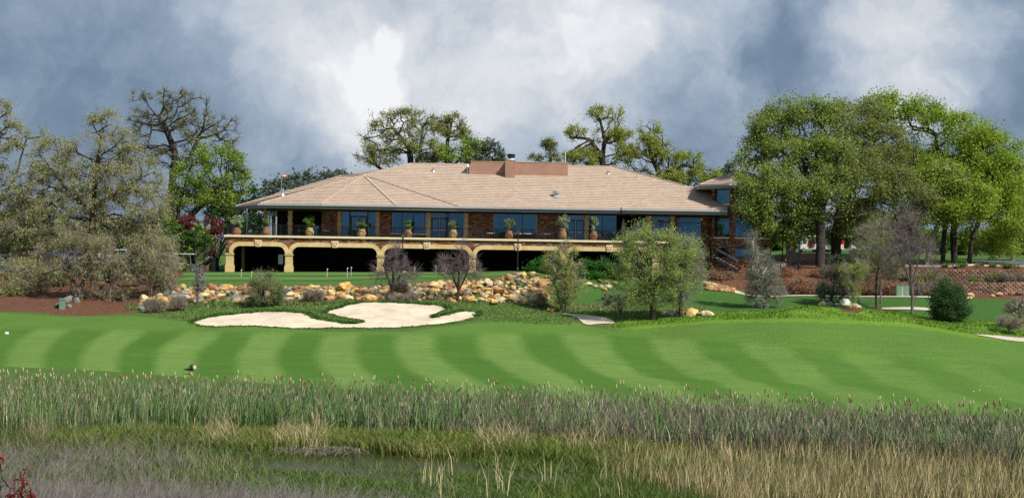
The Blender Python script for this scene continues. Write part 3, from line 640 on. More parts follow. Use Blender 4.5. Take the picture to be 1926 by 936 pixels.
def roof_facet(pts, part_of, mb, course=.50, tw=.46, dark=1.0):
    n = (pts[1]-pts[0]).cross(pts[2]-pts[0]).normalized()
    if n.z < 0: n = -n
    up = (Vector((0,0,1)) - n * n.z).normalized(); al = up.cross(n).normalized(); o = pts[0]
    q = [((p-o).dot(al), (p-o).dot(up)) for p in pts]; v0 = min(p[1] for p in q); v1 = max(p[1] for p in q)
    MB().add(pts, [tuple(range(len(pts)))]).build('roof_deck', M['soffit'], part_of)
    k = 0; v = v0
    while v < v1 - .01:
        strip = clip(clip(q, 1, v, True), 1, v+course, False)
        if len(strip) >= 3:
            a0 = min(p[0] for p in strip); a1 = max(p[0] for p in strip); i0 = math.floor(a0/tw - .5*(k % 2)); x = (i0 + .5*(k % 2)) * tw
            rowk = random.uniform(.97, 1.03)
            while x < a1:
                t = clip(clip(strip, 0, x+.006, True), 0, x+tw-.006, False)
                if len(t) >= 3:
                    c = random.choice(TC); kk = random.uniform(.95, 1.05)*dark*rowk; lo = .062 + random.uniform(-.006, .006); vs = []
                    for a, b in t: vs.append(o + al*a + up*b + n*(lo - (lo-.012)*(b-v)/course))
                    m_ = len(vs); base = [o + al*a + up*b for a, b in t]; fs = [tuple(range(m_))]
                    for i in range(m_):
                        j = (i+1) % m_
                        if abs(t[i][1]-v) < .02 and abs(t[j][1]-v) < .02: fs.append((i, m_+i, m_+j, j))
                    mb.add(vs+base, fs, tuple(z*kk for z in c))
                x += tw
        v += course; k += 1
roof = MB().add([RL, RR, BR, BL], [(0,1,2,3)]).add([Apt, R0, C0, BL, RL], [(0,1,2),(1,3,2),(1,4,3),(0,4,1)]).add([RR, BR, E1, Hh], [(0,3,2,1)]).build('roof', M['soffit'], club)
for f in ([Apt, C4, S_, Hh, RR, RL], [Apt, C1, C2], [Apt, C2, C3], [Apt, C3, C4], [Apt, C0, C1], [R0, C0, Apt]): roof_facet(f, roof, tiles)
roof_facet([S2, T1, T2, P3(1290, 157.4, 7.9)], roof, tiles)
tiles.build('roof_tile', M['tile'], roof, tinted=True, kind='stuff')
M['hip'] = mat('hip_tile', (.52,.42,.34), .85, .12, 3)
def hips(lst, par):
    for a, b in lst:
        d = b-a; L_ = d.length; n = int(L_/.42)
        mb = MB()
        for i in range(n): mb.bar(a + d*(i/n) + Vector((0,0,.08+.012)), a + d*((i+.94)/n) + Vector((0,0,.08-.012)), .20, .10)
        mb.build('hip_cap', M['hip'], par)
hips([(C1,Apt),(C2,Apt),(C3,Apt),(Apt,RL),(RL,RR),(RR,Hh),(R0,Apt),(C0,R0),(S2,Hh)], roof)
mb = MB().bar(Apt+Vector((0,0,.07)), C4+Vector((0,0,.07)), .12, .03); mb.build('valley', M['fascia'], roof)
def fascia(pts, par, h=.42, drop=0.0):
    for a, b in zip(pts[:-1], pts[1:]):
        d = (b-a).normalized(); n = Vector((d.y, -d.x, 0)); zo = Vector((0,0,-h/2-drop))
        MB().bar(a+zo+n*.0, b+zo+n*.0, .06, h).build('fascia', M['fascia'], par)
        MB().bar(a+n*.11+Vector((0,0,-.075)), b+n*.11+Vector((0,0,-.075)), .16, .15).build('gutter', M['gutter'], par)
fascia([C0, C1, C2, C3, C4, S_], roof); fascia([S2, T1], roof)
MB().box((S_.x-.06, 150.3, 4.62), (S_.x+.06, 150.75, 5.0)).build('gutter_end', M['frame'], roof)
# soffit
sof = MB(); zs = EAVE-.41
sof.add([Vector((p.x, p.y, zs)) for p in (C0, C1, C2, C3, C4, S_, T1)] + [Vector((T1.x, 154.6, zs)), Vector((WXp(604), 154.6, zs)), Vector((WXp(604), 161, zs))], [tuple(range(10))]); sof.build('soffit', M['soffit'], roof)
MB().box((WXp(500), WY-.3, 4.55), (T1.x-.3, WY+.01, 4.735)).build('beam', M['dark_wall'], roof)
# --- roof screen walls, chimney, vents
ys = 160.0
def RZ(y): return EAVE + .414*(y-150.8)
MB().box((XX(880,ys), ys, RZ(ys)-.6), (XX(948,ys)-.002, ys+3.5, ZZ(915,304.5,ys))).build('screen_wall', M['stucco'], club)
MB().box((XX(967,ys)+.002, ys-.02, RZ(ys)-.6), (XX(1066,ys), ys+3.5, ZZ(1016,306,ys))).build('screen_wall', M['stucco'], club)
MB().box((XX(948,ys), 159.1, RZ(159.1)-.6), (XX(967,ys), ys+3.5, ZZ(957,304,ys)+.05)).build('chimney', M['stucco'], club)
for a, b, y_, z_ in ((880,948,ys,ZZ(915,304.5,ys)),(967,1066,ys-.02,ZZ(1016,306,ys)),(948,967,159.1,ZZ(957,304,ys)+.05)):
    MB().box((XX(a,ys)-.03, y_-.04, z_+.002), (XX(b,ys)+.03, y_+.2, z_+.07)).build('coping', M['pilaster'], club)
cx = XX(959, 161); cz = ZZ(957,304,160)
fl = MB().lathe([(.62,0),(.62,.08),(.36,.42),(.33,.44)], (cx,161,cz), 20).build('flue', M['steel'], club, smooth=False)
MB().lathe([(.30,.44),(.30,.52),(.42,.53),(.42,.88),(.30,.9)], (cx,161,cz), 16).build('flue_cap', M['black'], fl)
def vent(px, py, r, h, y, cap=True, m='steel'):
    z = ZZ(px, py, y)
    v = MB().lathe([(r,-.1),(r,h*.6),(r*1.5,h*.6),(r*1.5,h),(r*.6,h*1.05)] if cap else [(r,-.1),(r,h),(r*.5,h)], (XX(px,y), y, z), 14).build('vent_pipe', M[m], club)
    MB().lathe([(r*2.2,-.14),(r*1.2,.10)], (XX(px,y), y, z), 14).build('flashing', M[m], v)
def yroof(px, py):
    s_ = (hor(px)-py)/F; return (.414*150.8-EAVE)/(.414-s_)
vent(813, 323, .10, .42, yroof(813,323)); vent(1142, 328, .10, .45, yroof(1142,328)); vent(1196, 336, .06, .38, yroof(1196,336), False, 'gutter'); vent(1045, 370, .27, .62, yroof(1045,370)); vent(530, 366, .10, .6, 156.5)
y_ = yroof(1045, 372); mbs = MB()
for k in range(5): mbs.add([Vector((XX(1045,y_)+sx*.22+.03*math.sin(k), y_-.5-k*.28-(sy*.27), EAVE+.414*(y_-.5-k*.28-(sy*.27)-150.8)+.085)) for sx, sy in ((-1,0),(1,0),(1,1),(-1,1))], [(0,1,2,3)])
MB().lathe([(.0,0),(.14,.06),(.18,.2),(.12,.32),(.02,.36)], (XX(877,ys), ys, RZ(ys)+.75), 12).build('satellite_dome', M['white'], club)
MB().bar((XX(877,ys), ys, RZ(ys)-.1), (XX(877,ys), ys, RZ(ys)+.8), .05).build('mast', M['steel'], club)
MB().box((XX(877,ys)+.1, ys-.15, RZ(ys)+1.25), (XX(877,ys)+.35, ys+.1, RZ(ys)+1.45)).build('camera_box', M['black'], club)
MB().bar((XX(1061,163), 163, 9.5), (XX(1061,163), 163, ZZ(1061,287,163)), .06).build('antenna', M['white'], club)
# --- tower wing (octagonal)
TX = XX(1391, 154.5); TYc = 154.6
def octo(ap, rot=math.pi/8): R = ap/math.cos(math.pi/8); return [(TX + R*math.cos(rot+i*math.pi/4), TYc + R*math.sin(rot+i*math.pi/4)) for i in range(8)]
tower = MB(); ow = octo(3.05); n8 = 8
tower.add([(x, y, z) for z in (-2.6, 7.55) for x, y in octo(2.72)], [(i, (i+1) % 8, 8+(i+1) % 8, 8+i) for i in range(8)] + [tuple(range(8, 16))])
tw = tower.build('tower', M['dark_wall'], club)
tz_b = lambda py: ZZ(1391, py, 151.5)
def twall(i):
    """face i from ow[i] to ow[i+1]; piers of stone at the corners, windows between"""
    a = Vector((*ow[i], 0)); b = Vector((*ow[(i+1) % 8], 0)); d = (b-a); L_ = d.length; d.normalize(); n = Vector((d.y, -d.x, 0)); st = MB(); bk = MB()
    def seg(s0, s1, z0, z1):
        veneer(st, (a+d*s0), (a+d*s1), z0, z1, rowh=(.10,.16), ln=(.18,.5))
        p, q = a+d*s0-n*.003, a+d*s1-n*.003; r, s = q-n*.3, p-n*.3
        bk.add([(v.x, v.y, z) for z in (z0, z1) for v in (p, q, r, s)], [(3,2,1,0),(4,5,6,7),(0,1,5,4),(1,2,6,5),(2,3,7,6),(3,0,4,7)])
    cw = .34
    seg(0, cw, -2.6, 7.5); seg(L_-cw, L_, -2.6, 7.5)
    lv = [(-2.6, tz_b(484)), (tz_b(466.5), tz_b(446)), (tz_b(406), tz_b(384)), (tz_b(356), 7.5)]
    for z0, z1 in lv: seg(cw, L_-cw, z0, z1)
    st.build('ledge_stone', M['stone'], tw, tinted=True, kind='stuff'); bk.build('wall', M['brick_back'], tw)
    for z0, z1, tr in ((tz_b(484), tz_b(466.5), False), (tz_b(446), tz_b(406), True), (tz_b(384), tz_b(356), False)):
        g = MB(); p = a+d*cw-n*.12; q = a+d*(L_-cw)-n*.12
        g.add([(p.x,p.y,z0),(q.x,q.y,z0),(q.x,q.y,z1),(p.x,p.y,z1)], [(0,1,2,3)]); g.build('pane', M['glass'], tw)
        fr = MB()
        for zz in ((z0+.03, z1-.03) + ((z1-.5,) if tr else ())): fr.bar((p.x+n.x*.02,p.y+n.y*.02,zz), (q.x+n.x*.02,q.y+n.y*.02,zz), .05, .06)
        for v in (p, q): fr.bar((v.x+n.x*.02, v.y+n.y*.02, z0), (v.x+n.x*.02, v.y+n.y*.02, z1), .06, .06)
        fr.build('window_frame', M['frame'], tw)
    for z in (tz_b(447.5), tz_b(384.5)):
        p = a+d*cw*.8+n*.06; q = a+d*(L_-cw*.8)+n*.06; MB().bar((p.x,p.y,z), (q.x,q.y,z), .22, .14).build('sill', M['cap'], tw)
for i in range(8):
    m_ = (Vector(ow[i]) + Vector(ow[(i+1) % 8]))/2
    if m_.y < TYc + .5: twall(i)
oe = octo(4.5); ap_ = Vector((TX, TYc, ZZ(1386, 320.5, TYc))); zE = ZZ(1362, 346, 150.2)
tr_ = MB(); troof = MB().add([(x, y, zE-.40) for x, y in oe], [tuple(range(7, -1, -1))]).build('tower_roof', M['soffit'], club)
ep = [Vector((x, y, zE)) for x, y in oe]
for i in range(8):
    roof_facet([ep[i], ep[(i+1) % 8], ap_], troof, tr_)
    d = (ep[(i+1) % 8]-ep[i]).normalized(); n = Vector((d.y, -d.x, 0))
    MB().bar(ep[i]+Vector((0,0,-.2)), ep[(i+1) % 8]+Vector((0,0,-.2)), .06, .40).build('fascia', M['fascia'], troof)
    MB().bar(ep[i]+n*.11+Vector((0,0,-.075)), ep[(i+1) % 8]+n*.11+Vector((0,0,-.075)), .16, .15).build('gutter', M['gutter'], troof)
tr_.build('roof_tile', M['tile'], troof, tinted=True, kind='stuff')
hips([(ep[i], ap_) for i in range(8)], troof)
# hidden wing behind the tower, right
MB().box((TX-2.4, TYc+2.5, -2.4), (TX+2.6, TYc+12, 5.6)).build('wall', M['brick_back'], club)

# --- stairs
def staircase(name, label, a, b, w, z0, z1, along='x', rails=True, riser=.17):
    """steps run from a (low) to b (high) in x; w = (y0,y1)"""
    t = empty(name, ((a+b)/2, w[0], z0), label, 'stairs'); n = max(3, int((z1-z0)/riser)); dx = (b-a)/n; dz = (z1-z0)/n
    for i in range(n):
        x0, x1 = sorted((a+dx*i, a+dx*(i+1.15)))
        MB().box((x0, w[0], z0+dz*(i+1)-.06), (x1, w[1], z0+dz*(i+1))).build('step', M['concrete'], t)
    s = 1 if b > a else -1
    for y in w: MB().prism([(a, z0-.35), (a, z0+.0), (b, z1-.02), (b, z1-.35)], y-.05, y+.05).build('stringer', M['frame'], t, fix=True)
    if rails:
        for y in (w[0]-.02,):
            r = MB().bar((a, y, z0+.95), (b, y, z1+.95), .05).bar((a, y, z0+.80), (b, y, z1+.80), .03).build('handrail', M['railg'], t)
            k = int(abs(b-a)/.14)
            mb = MB()
            for i in range(k+1): x = a+(b-a)*i/k; z = z0+(z1-z0)*i/k; mb.bar((x, y, z), (x, y, z+.93), .018)
            mb.build('baluster', M['rail'], r, kind='stuff')
            for i in range(3): x = a+(b-a)*i/2; z = z0+(z1-z0)*i/2; MB().bar((x, y, z-.1), (x, y, z+1.0), .06).build('newel_post', M['rail'], t)
    return t
M['railg'] = mat('rail_grey', (.16,.16,.18), .4, .1, 3, metal=.3)
staircase('stairs', 'upper dark stairs rising to the left end of the terrace', XX(404), XX(421), (150.4, 152.0), ZZ(404,482), 1.6)
staircase('stairs', 'lower flight of stairs between the golf cart and the arcade', XX(372,151), XX(398,151), (150.6, 152.4), ZZ(372,501,151), ZZ(398,483,151))
staircase('stairs', 'stairs coming down from the right end of the terrace', XX(1328), XX(1272), (150.3, 151.8), ZZ(1328,478), FLOOR)
staircase('stairs', 'lowest stairs beside the stone tower', XX(1388,149.5), XX(1345,149.5), (149.0, 150.4), ZZ(1388,507,149.5), ZZ(1345,484,149.5))
mb = MB().box((XX(398), 150.2, -2.2), (XX(403.5), 152.4, ZZ(400,484))).build('stair_landing', M['frame']); tag(mb, 'dark landing block between the two left stair flights', 'landing')

# ------------------------------------------------------------------ vegetation generators
def tubes(E0, E1_, R0_, R1_, k):
    """tapered tubes for edges, vectorised; returns V,F"""
    n = len(E0); d = E1_ - E0; L_ = np.linalg.norm(d, axis=1, keepdims=True); d = d / np.maximum(L_, 1e-6)
    ref = np.where(np.abs(d[:, 2:3]) < .9, np.array([[0, 0, 1.0]]), np.array([[1.0, 0, 0]])); a = np.cross(d, ref); a /= np.linalg.norm(a, axis=1, keepdims=True); b = np.cross(a, d)
    ang = np.arange(k) * 2 * np.pi / k; cs = np.cos(ang)[None, :, None]; sn = np.sin(ang)[None, :, None]
    ring = a[:, None, :] * cs + b[:, None, :] * sn
    V0 = E0[:, None, :] - d[:, None, :] * (R0_ * .25)[:, None, None] + ring * R0_[:, None, None]; V1 = E1_[:, None, :] + ring * R1_[:, None, None]
    V = np.concatenate([V0, V1], 1).reshape(-1, 3); base = (np.arange(n) * 2 * k)[:, None]; i = np.arange(k)[None, :]; j = (i + 1) % k
    Fc = np.stack([base + i, base + j, base + k + j, base + k + i], -1).reshape(-1, 4); return V, Fc
def leaf_quads(C, size, droop=0.0, up=0.0, aspect=.6):
    n = len(C); a = RNG.normal(size=(n, 3)); a[:, 2] -= droop; a /= np.linalg.norm(a, axis=1, keepdims=True)
    r = RNG.normal(size=(n, 3)); r[:, 2] *= (1 - up); b = np.cross(a, r); b /= np.linalg.norm(b, axis=1, keepdims=True) + 1e-9
    s = size * RNG.uniform(.45, 1.55, (n, 1)); a = a * s; b = b * s * aspect; nrm = np.cross(a, b) * .35 / np.maximum(s, 1e-3)
    V = np.stack([C - a, C + b * .9 + nrm, C + a, C - b * .9 + nrm], 1).reshape(-1, 3); return V, np.arange(4 * n).reshape(n, 4)
def tint_by(C, cols, n_per, var=.16, patch=.9):
    """colour drifts between clumps across the crown and from leaf to leaf"""
    cols = np.array(cols); w = np.array([.5 + .5 * np.sin(C[:, 0] * patch + 1.7 * np.sin(C[:, 2] * patch * .8)) * np.cos(C[:, 2] * patch * .7 + C[:, 1])]).T
    k = RNG.integers(0, len(cols), len(C)); c = cols[k] * .55 + .45 * (cols[0] * w + cols[-1] * (1 - w)); c = c * 1.35 * RNG.uniform(1 - var, 1 + var, (len(C), 1)); return np.repeat(c, n_per, 0)
def lobes_pts(lobes, d, n, shell=.5):
    """lobes given as (px, py, rx px, ry px [, dy metres]) at distance d -> points in their volume"""
    w = np.array([l[2] * l[3] for l in lobes], float); w /= w.sum(); out = []
    for l, k in zip(lobes, RNG.multinomial(n, w)):
        v = RNG.normal(size=(k, 3)); v /= np.linalg.norm(v, axis=1, keepdims=True); r = RNG.uniform(0, 1, (k, 1)) ** (1/3 if shell <= 0 else .22 + .11 * (1 - shell)); v = v * r
        dd = d + (l[4] if len(l) > 4 else 0); s = dd / F; ry = (l[2] + l[3]) / 2 * s * .85
        c = np.array(P(l[0], l[1], dd)); out.append(c + v * np.array([l[2] * s, ry, l[3] * s]))
    return np.concatenate(out)
def grow(trunks, A, bias=.35, step=.55, jit=.14, sag=0.0, tip=.018, p=2.3):
    """trunks: lists of points (first shares the base); A: attractors. Every attractor joins the cheapest node."""
    pos = []; par = []; pl = []
    for t in trunks:
        prev = -1
        for i in range(len(t) - 1):
            a, b = np.array(t[i], float), np.array(t[i+1], float); n = max(1, int(np.linalg.norm(b-a) / step))
            for k in range(n + (1 if i == len(t)-2 else 0)):
                q = a + (b-a) * k / n
                if prev == -1 and pos and i == 0 and k == 0 and np.linalg.norm(q - pos[0]) < .01: prev = 0; continue
                pos.append(q + RNG.normal(size=3) * .02); par.append(prev); pl.append(0 if prev < 0 else pl[prev] + np.linalg.norm(q - pos[prev])); prev = len(pos) - 1
    pos = np.array(pos); cap_n = len(pos) + len(A) * 14 + 50; PP = np.zeros((cap_n, 3)); PP[:len(pos)] = pos; PL = np.zeros(cap_n); PL[:len(pl)] = pl; PA = list(par); n = len(pos)
    lowz = pos[0][2]; ok_from = np.zeros(cap_n, bool); mid = PL[:n] > .35 * max(pl); ok_from[:n] = mid
    if not mid.any(): ok_from[:n] = True
    root_end = pos[int(np.argmax(pl))]; order = np.argsort(np.linalg.norm(A - root_end, axis=1)); tips = []
    for ai in order:
        a = A[ai]; dv = a - PP[:n]; dist = np.linalg.norm(dv, axis=1); cost = dist + bias * PL[:n] + np.where(dv[:, 2] < -dist * .5, .3 * dist, 0); cost[~ok_from[:n]] = 1e9
        j = int(np.argmin(cost)); L_ = dist[j]; k = max(1, min(13, int(L_ / step))); off = RNG.normal(size=3) * L_ * jit; off[2] = abs(off[2]) * .5 - sag * L_; st = PP[j]; prev = j
        for m_ in range(1, k + 1):
            t = m_ / k; q = st + (a - st) * t + off * math.sin(math.pi * t) + RNG.normal(size=3) * .10 * min(1, L_) * (t < 1)
            if n >= cap_n: break
            PP[n] = q; PL[n] = PL[prev] + np.linalg.norm(q - PP[prev]); PA.append(prev); ok_from[n] = True; prev = n; n += 1
        tips.append(prev)
    PP = PP[:n]; PA = np.array(PA); acc = np.zeros(n); ch = np.zeros(n, int); np.add.at(ch, PA[PA >= 0], 1)
    R = np.full(n, tip ** p)
    for i in range(n - 1, -1, -1):
        pi = PA[i]
        if pi >= 0: acc[pi] += max(acc[i], tip ** p)
    R = np.maximum(acc, tip ** p) ** (1 / p); return PP, PA, R, np.array(tips)
def twigs_from(PP, PA, src, n, length, droop=0.0, spread=1.0):
    s = RNG.choice(src, n); a = PP[s]; d = PP[s] - PP[np.maximum(PA[s], 0)]; d /= np.linalg.norm(d, axis=1, keepdims=True) + 1e-6
    v = d + RNG.normal(size=(n, 3)) * .75 * spread; v[:, 2] += .25 - droop; v /= np.linalg.norm(v, axis=1, keepdims=True); L_ = length * RNG.uniform(.5, 1.3, (n, 1)); m_ = a + v * L_ * .5
    v2 = v + RNG.normal(size=(n, 3)) * .35; v2[:, 2] -= droop * 1.2; v2 /= np.linalg.norm(v2, axis=1, keepdims=True); e = m_ + v2 * L_ * .5; return a, m_, e
def tree(name, label, cat, base, d, trunks, lobes, n_attr, n_leaf, leaf, cols, trunk_r=.35, bark='bark', n_twig=0, twig_l=.8, droop=0.0, jit=.14, sag=0.0, shell=.5, group=None, tip=.018,
         sig=.35, twig_r=.009, twig_tint=None, bias=.35, step=.55, crown_name='crown', max_r=None, patch=.9, along=.35, gap=1.0, gs=1.0):
    t = empty(name, base, label, cat, group); A = lobes_pts(lobes, d, n_attr, shell)
    PP, PA, R, tips = grow(trunks, A, bias, step, jit, sag, tip); R = R * (trunk_r / R[0]) ** np.clip((R / R[0]), .0, 1) if R[0] > 0 else R
    if max_r: R = np.minimum(R, max_r)
    m_ = PA >= 0; i = np.nonzero(m_)[0]; r0 = R[PA[i]]; r1 = R[i]; r0 = np.minimum(r0, r1 * 1.6); big = r1 > .05
    Vs = []; Fs = []; off = 0
    for sel, k in ((big, 7), (~big, 3)):
        if sel.any():
            V, Fc = tubes(PP[PA[i[sel]]], PP[i[sel]], r0[sel], r1[sel], k); Vs.append(V); Fs.append(Fc + off); off += len(V)
    # root flare
    V, Fc = tubes(PP[:1] - np.array([[0, 0, .5]]), PP[:1] + np.array([[0, 0, .25]]), np.array([R[0] * 1.7]), np.array([R[0] * 1.02]), 9); Vs.append(V); Fs.append(Fc + off)
    mesh_np('trunk', np.concatenate(Vs), np.concatenate(Fs), M[bark], t, smooth=True)
    outer = np.nonzero((R < .06) & m_)[0]
    if len(outer) == 0: outer = tips
    if n_twig:
        a, b, e = twigs_from(PP, PA, outer, n_twig, twig_l, droop); E0 = np.concatenate([a, b]); E1x = np.concatenate([b, e]); r = np.full(len(a), twig_r)
        V, Fc = tubes(E0, E1x, np.concatenate([r * 1.3, r]), np.concatenate([r, r * .5]), 3); o = mesh_np('twigs', V, Fc, M[twig_tint or bark], t, kind='stuff')
        ends = np.concatenate([b, e, (a + b) / 2])
    else: ends = PP[tips]
    if n_leaf:
        nl = int(n_leaf); mixp = np.concatenate([ends[RNG.integers(0, len(ends), int(nl * (1 - along)))], PP[outer[RNG.integers(0, len(outer), nl - int(nl * (1 - along)))]]])
        C = mixp + RNG.normal(size=(len(mixp), 3)) * sig * np.array([1, 1, .8])
        if gap:
            q = C / gs + base[0]; f = np.sin(q[:, 0]*2.1 + 1.3*np.sin(q[:, 2]*1.7)) + np.sin(q[:, 2]*2.6 + 1.1*np.sin(q[:, 1]*1.9 + q[:, 0])) + np.sin(q[:, 1]*2.3 + 1.4*np.sin(q[:, 0]*1.5))
            C = C[RNG.uniform(0, 1, len(C)) < np.clip(.62 + .55 * f * gap, .03, 1)]
        V, Fc = leaf_quads(C, leaf, droop * .8)
        mesh_np(crown_name, V, Fc, M['leaf'], t, tint=tint_by(C, cols, 4, patch=patch), kind='stuff')
    return t
def px_path(d, *pts): return [tuple(P(a, b, d + (c[0] if c else 0))) for a, b, *c in pts]
OLIVE = [(.28,.31,.085),(.21,.24,.065),(.32,.33,.12),(.23,.22,.10)]
OLIVE_PALE = [(.27,.30,.10),(.21,.24,.08),(.30,.30,.13),(.20,.20,.09)]
SPRING = [(.21,.33,.035),(.15,.27,.03),(.27,.36,.05),(.17,.24,.04)]
BRIGHT = [(.20,.30,.030),(.26,.36,.04),(.14,.23,.025),(.28,.35,.05)]
MIDG = [(.20,.27,.050),(.25,.32,.065),(.15,.20,.038),(.28,.32,.09)]
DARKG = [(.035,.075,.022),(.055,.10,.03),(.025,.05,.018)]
GREYG = [(.10,.135,.10),(.08,.11,.085),(.13,.16,.12)]
YEL = [(.26,.30,.035),(.20,.24,.04),(.30,.30,.06)]
M['twig_mauve'] = mat('twig_mauve', (.29,.25,.20), .9, .25, 4)
M['twig_grey'] = mat('twig_grey', (.27,.25,.235), .9, .25, 4)
M['twig_purple'] = mat('twig_purple', (.21,.165,.165), .9, .3, 4)
M['twig_dark'] = mat('twig_dark', (.085,.065,.06), .9, .25, 4)

# ------------------------------------------------------------------ trees, left side
def g(px, d): return tuple(GD(px, d) - Vector((0, 0, .15)))
tree('oak_tree', 'weeping grey olive oak with drooping twigs, biggest tree at the left', 'tree', g(176,147), 147,
     [[g(176,147)] + px_path(147, (176,440), (172,395), (180,340), (190,260)), [g(176,147)] + px_path(147, (176,440), (172,395), (235,350), (275,330)), [g(176,147)] + px_path(147, (176,440), (172,400), (120,350), (90,310))],
     [(192,235,30,38),(205,275,45,40),(110,300,55,45),(235,320,55,55),(75,360,60,60),(180,350,70,60),(270,380,45,75),(60,430,60,60),(150,420,80,50),(230,440,70,50),(290,470,40,45)], 420, 66000, .085, OLIVE,
     .46, 'bark', 7000, 1.4, .6, sag=-.05, sig=.24, twig_tint='twig_mauve', twig_r=.011, tip=.034, shell=.3, jit=.22, gap=.7)
tree('oak_tree', 'low leaning tree with grey twigs hanging over the brown mulch bank', 'tree', g(158,134), 134,
     [[g(158,134)] + px_path(134, (152,545), (165,510), (200,470)), [g(158,134)] + px_path(134, (152,548), (120,500), (80,470))],
     [(205,500,60,30),(255,500,55,40),(295,480,34,50),(140,485,46,36),(150,450,60,35),(165,540,34,26),(215,548,30,22),(300,530,24,24),(60,520,40,30,4)], 240, 24000, .08, OLIVE_PALE,
     .22, 'bark', 5000, 1.3, .75, sig=.22, twig_tint='twig_mauve', twig_r=.010, tip=.022, jit=.22)
tree('oak_tree', 'olive oak cut by the left edge of the view', 'tree', g(-25,150), 150,
     [[g(-25,150)] + px_path(150, (-25,420), (-20,340), (0,240)), [g(-25,150)] + px_path(150, (-25,420), (30,330), (50,260))],
     [(-5,215,40,28),(40,250,40,22),(0,300,50,50),(-60,280,60,80),(20,390,55,60),(-40,440,60,60),(25,470,40,30)], 260, 40000, .085, OLIVE_PALE, .4, 'bark', 3500, 1.2, .45, sig=.24, twig_tint='twig_mauve', twig_r=.010, tip=.034, jit=.22)
tree('oak_tree', 'tall sparse oak with dark twisted limbs against the sky', 'tree', g(318,170), 170,
     [[g(318,170)] + px_path(170, (318,440), (322,380), (325,335), (330,290), (312,240), (280,200)), [g(318,170)] + px_path(170, (318,440), (322,380), (325,335), (360,290), (378,250), (400,235))],
     [(290,190,45,28),(345,195,48,24),(268,235,28,36),(370,240,40,30),(412,240,34,26),(320,250,50,40),(432,265,20,18),(290,290,36,28),(350,300,40,25)], 210, 14000, .08, [(.26,.27,.08),(.16,.17,.05),(.26,.24,.10)],
     .42, 'bark', 2600, .9, .05, sig=.20, twig_r=.013, tip=.040, jit=.30, shell=.8, patch=.7)
tree('oak_tree', 'bright green leafing oak beside the left corner of the clubhouse roof', 'tree', g(338,163), 163,
     [[g(338,163)] + px_path(163, (340,440), (358,405), (392,372), (420,340)), [g(338,163)] + px_path(163, (340,440), (335,390), (350,340))],
     [(405,300,48,30),(435,325,30,38),(370,335,50,34),(400,365,50,30),(345,375,34,30),(440,360,18,22),(330,410,20,22)], 230, 32000, .10, [(.20,.30,.035),(.26,.35,.05),(.14,.22,.03)], .34, 'bark', 2000, .8, 0, sig=.30, tip=.034, patch=1.3, jit=.22)
# shrubs beyond the left stairs
def shrub(name, label, cat, d, lobes, n, leaf, cols, stems=5, n_attr=60, twigs=0, bark='bark', twig_tint=None, group=None, sig=.2, droop=0.0, twig_r=.008, base_px=None, tl=.6, shell=.6, tip=.012, jit=.14, gap=1.0):
    bx = base_px if base_px else lobes[0][0]; b = g(bx, d); low = max(l[1] + l[3] for l in lobes)
    tr = []
    for k in range(stems):
        l = lobes[k % len(lobes)]; tr.append([b] + [tuple(np.array(b) * .4 + np.array(P(l[0] + random.uniform(-.4,.4)*l[2], l[1] + random.uniform(0,.5)*l[3], d)) * .6)])
    return tree(name, label, cat, b, d, tr, lobes, n_attr, n, leaf, cols, .05, bark, twigs, tl, droop, sig=sig, group=group, twig_tint=twig_tint, twig_r=twig_r, step=.35, tip=tip, max_r=.09, crown_name='foliage', patch=1.6, shell=shell, along=.5, jit=jit, gap=gap, gs=.6)
shrub('flowering_shrub', 'dark red leaved shrub under the bright green oak', 'shrub', 160, [(352,418,18,14),(338,425,10,10)], 2600, .11, [(.17,.03,.035),(.12,.025,.025),(.12,.03,.03)], 4, 60)
shrub('flowering_shrub', 'red leaved shrub behind the lamp post by the upper stairs', 'shrub', 161, [(405,428,14,14),(415,440,10,10),(394,416,9,8)], 2600, .11, [(.22,.03,.04),(.15,.025,.03),(.10,.05,.03)], 4, 60)
shrub('flowering_shrub', 'dusky red shrub seen through the twigs of the weeping oak', 'shrub', 156, [(198,458,20,14)], 1800, .10, [(.18,.035,.03),(.12,.03,.025)], 4, 50)
shrub('green_shrub', 'deep green shrub beside the golf cart and lamp post', 'shrub', 158, [(345,455,22,20),(375,448,20,18),(330,440,18,22)], 6500, .12, [(.05,.14,.02),(.08,.19,.03),(.04,.09,.02)], 5, 90)
shrub('green_shrub', 'yellow green shrub behind the upper stairs', 'shrub', 164, [(400,462,18,10),(385,470,18,10),(425,400,20,16),(430,425,14,14)], 3800, .12, [(.14,.20,.03),(.10,.15,.03)], 5, 70)
for px, py, rx, ry, d, c, lab in ((35,505,34,16,144,OLIVE_PALE,'olive shrub at the left edge under the weeping oak'),(100,520,30,12,141,OLIVE,'low olive shrub between the silver car and the mulch'),(228,500,34,20,146,DARKG,'dark shrub under the right limbs of the weeping oak'),(275,480,30,26,149,[(.13,.16,.06),(.09,.11,.045)],'dull green shrub left of the golf cart'),(180,505,26,14,148,[(.16,.10,.06),(.12,.13,.05)],'reddish brown scrub behind the weeping oak trunk'),(20,545,30,16,136,OLIVE_PALE,'drooping olive clump at the left edge on the mulch'),(310,500,24,24,143,OLIVE,'olive twiggy shrub just left of the golf cart')):
    shrub('green_shrub', lab, 'shrub', d, [(px,py,rx,ry),(px+rx*.4,py+4,rx*.6,ry*.8)], 5000, .09, c, 5, 80, 900, 'bark', 'twig_mauve', sig=.3)
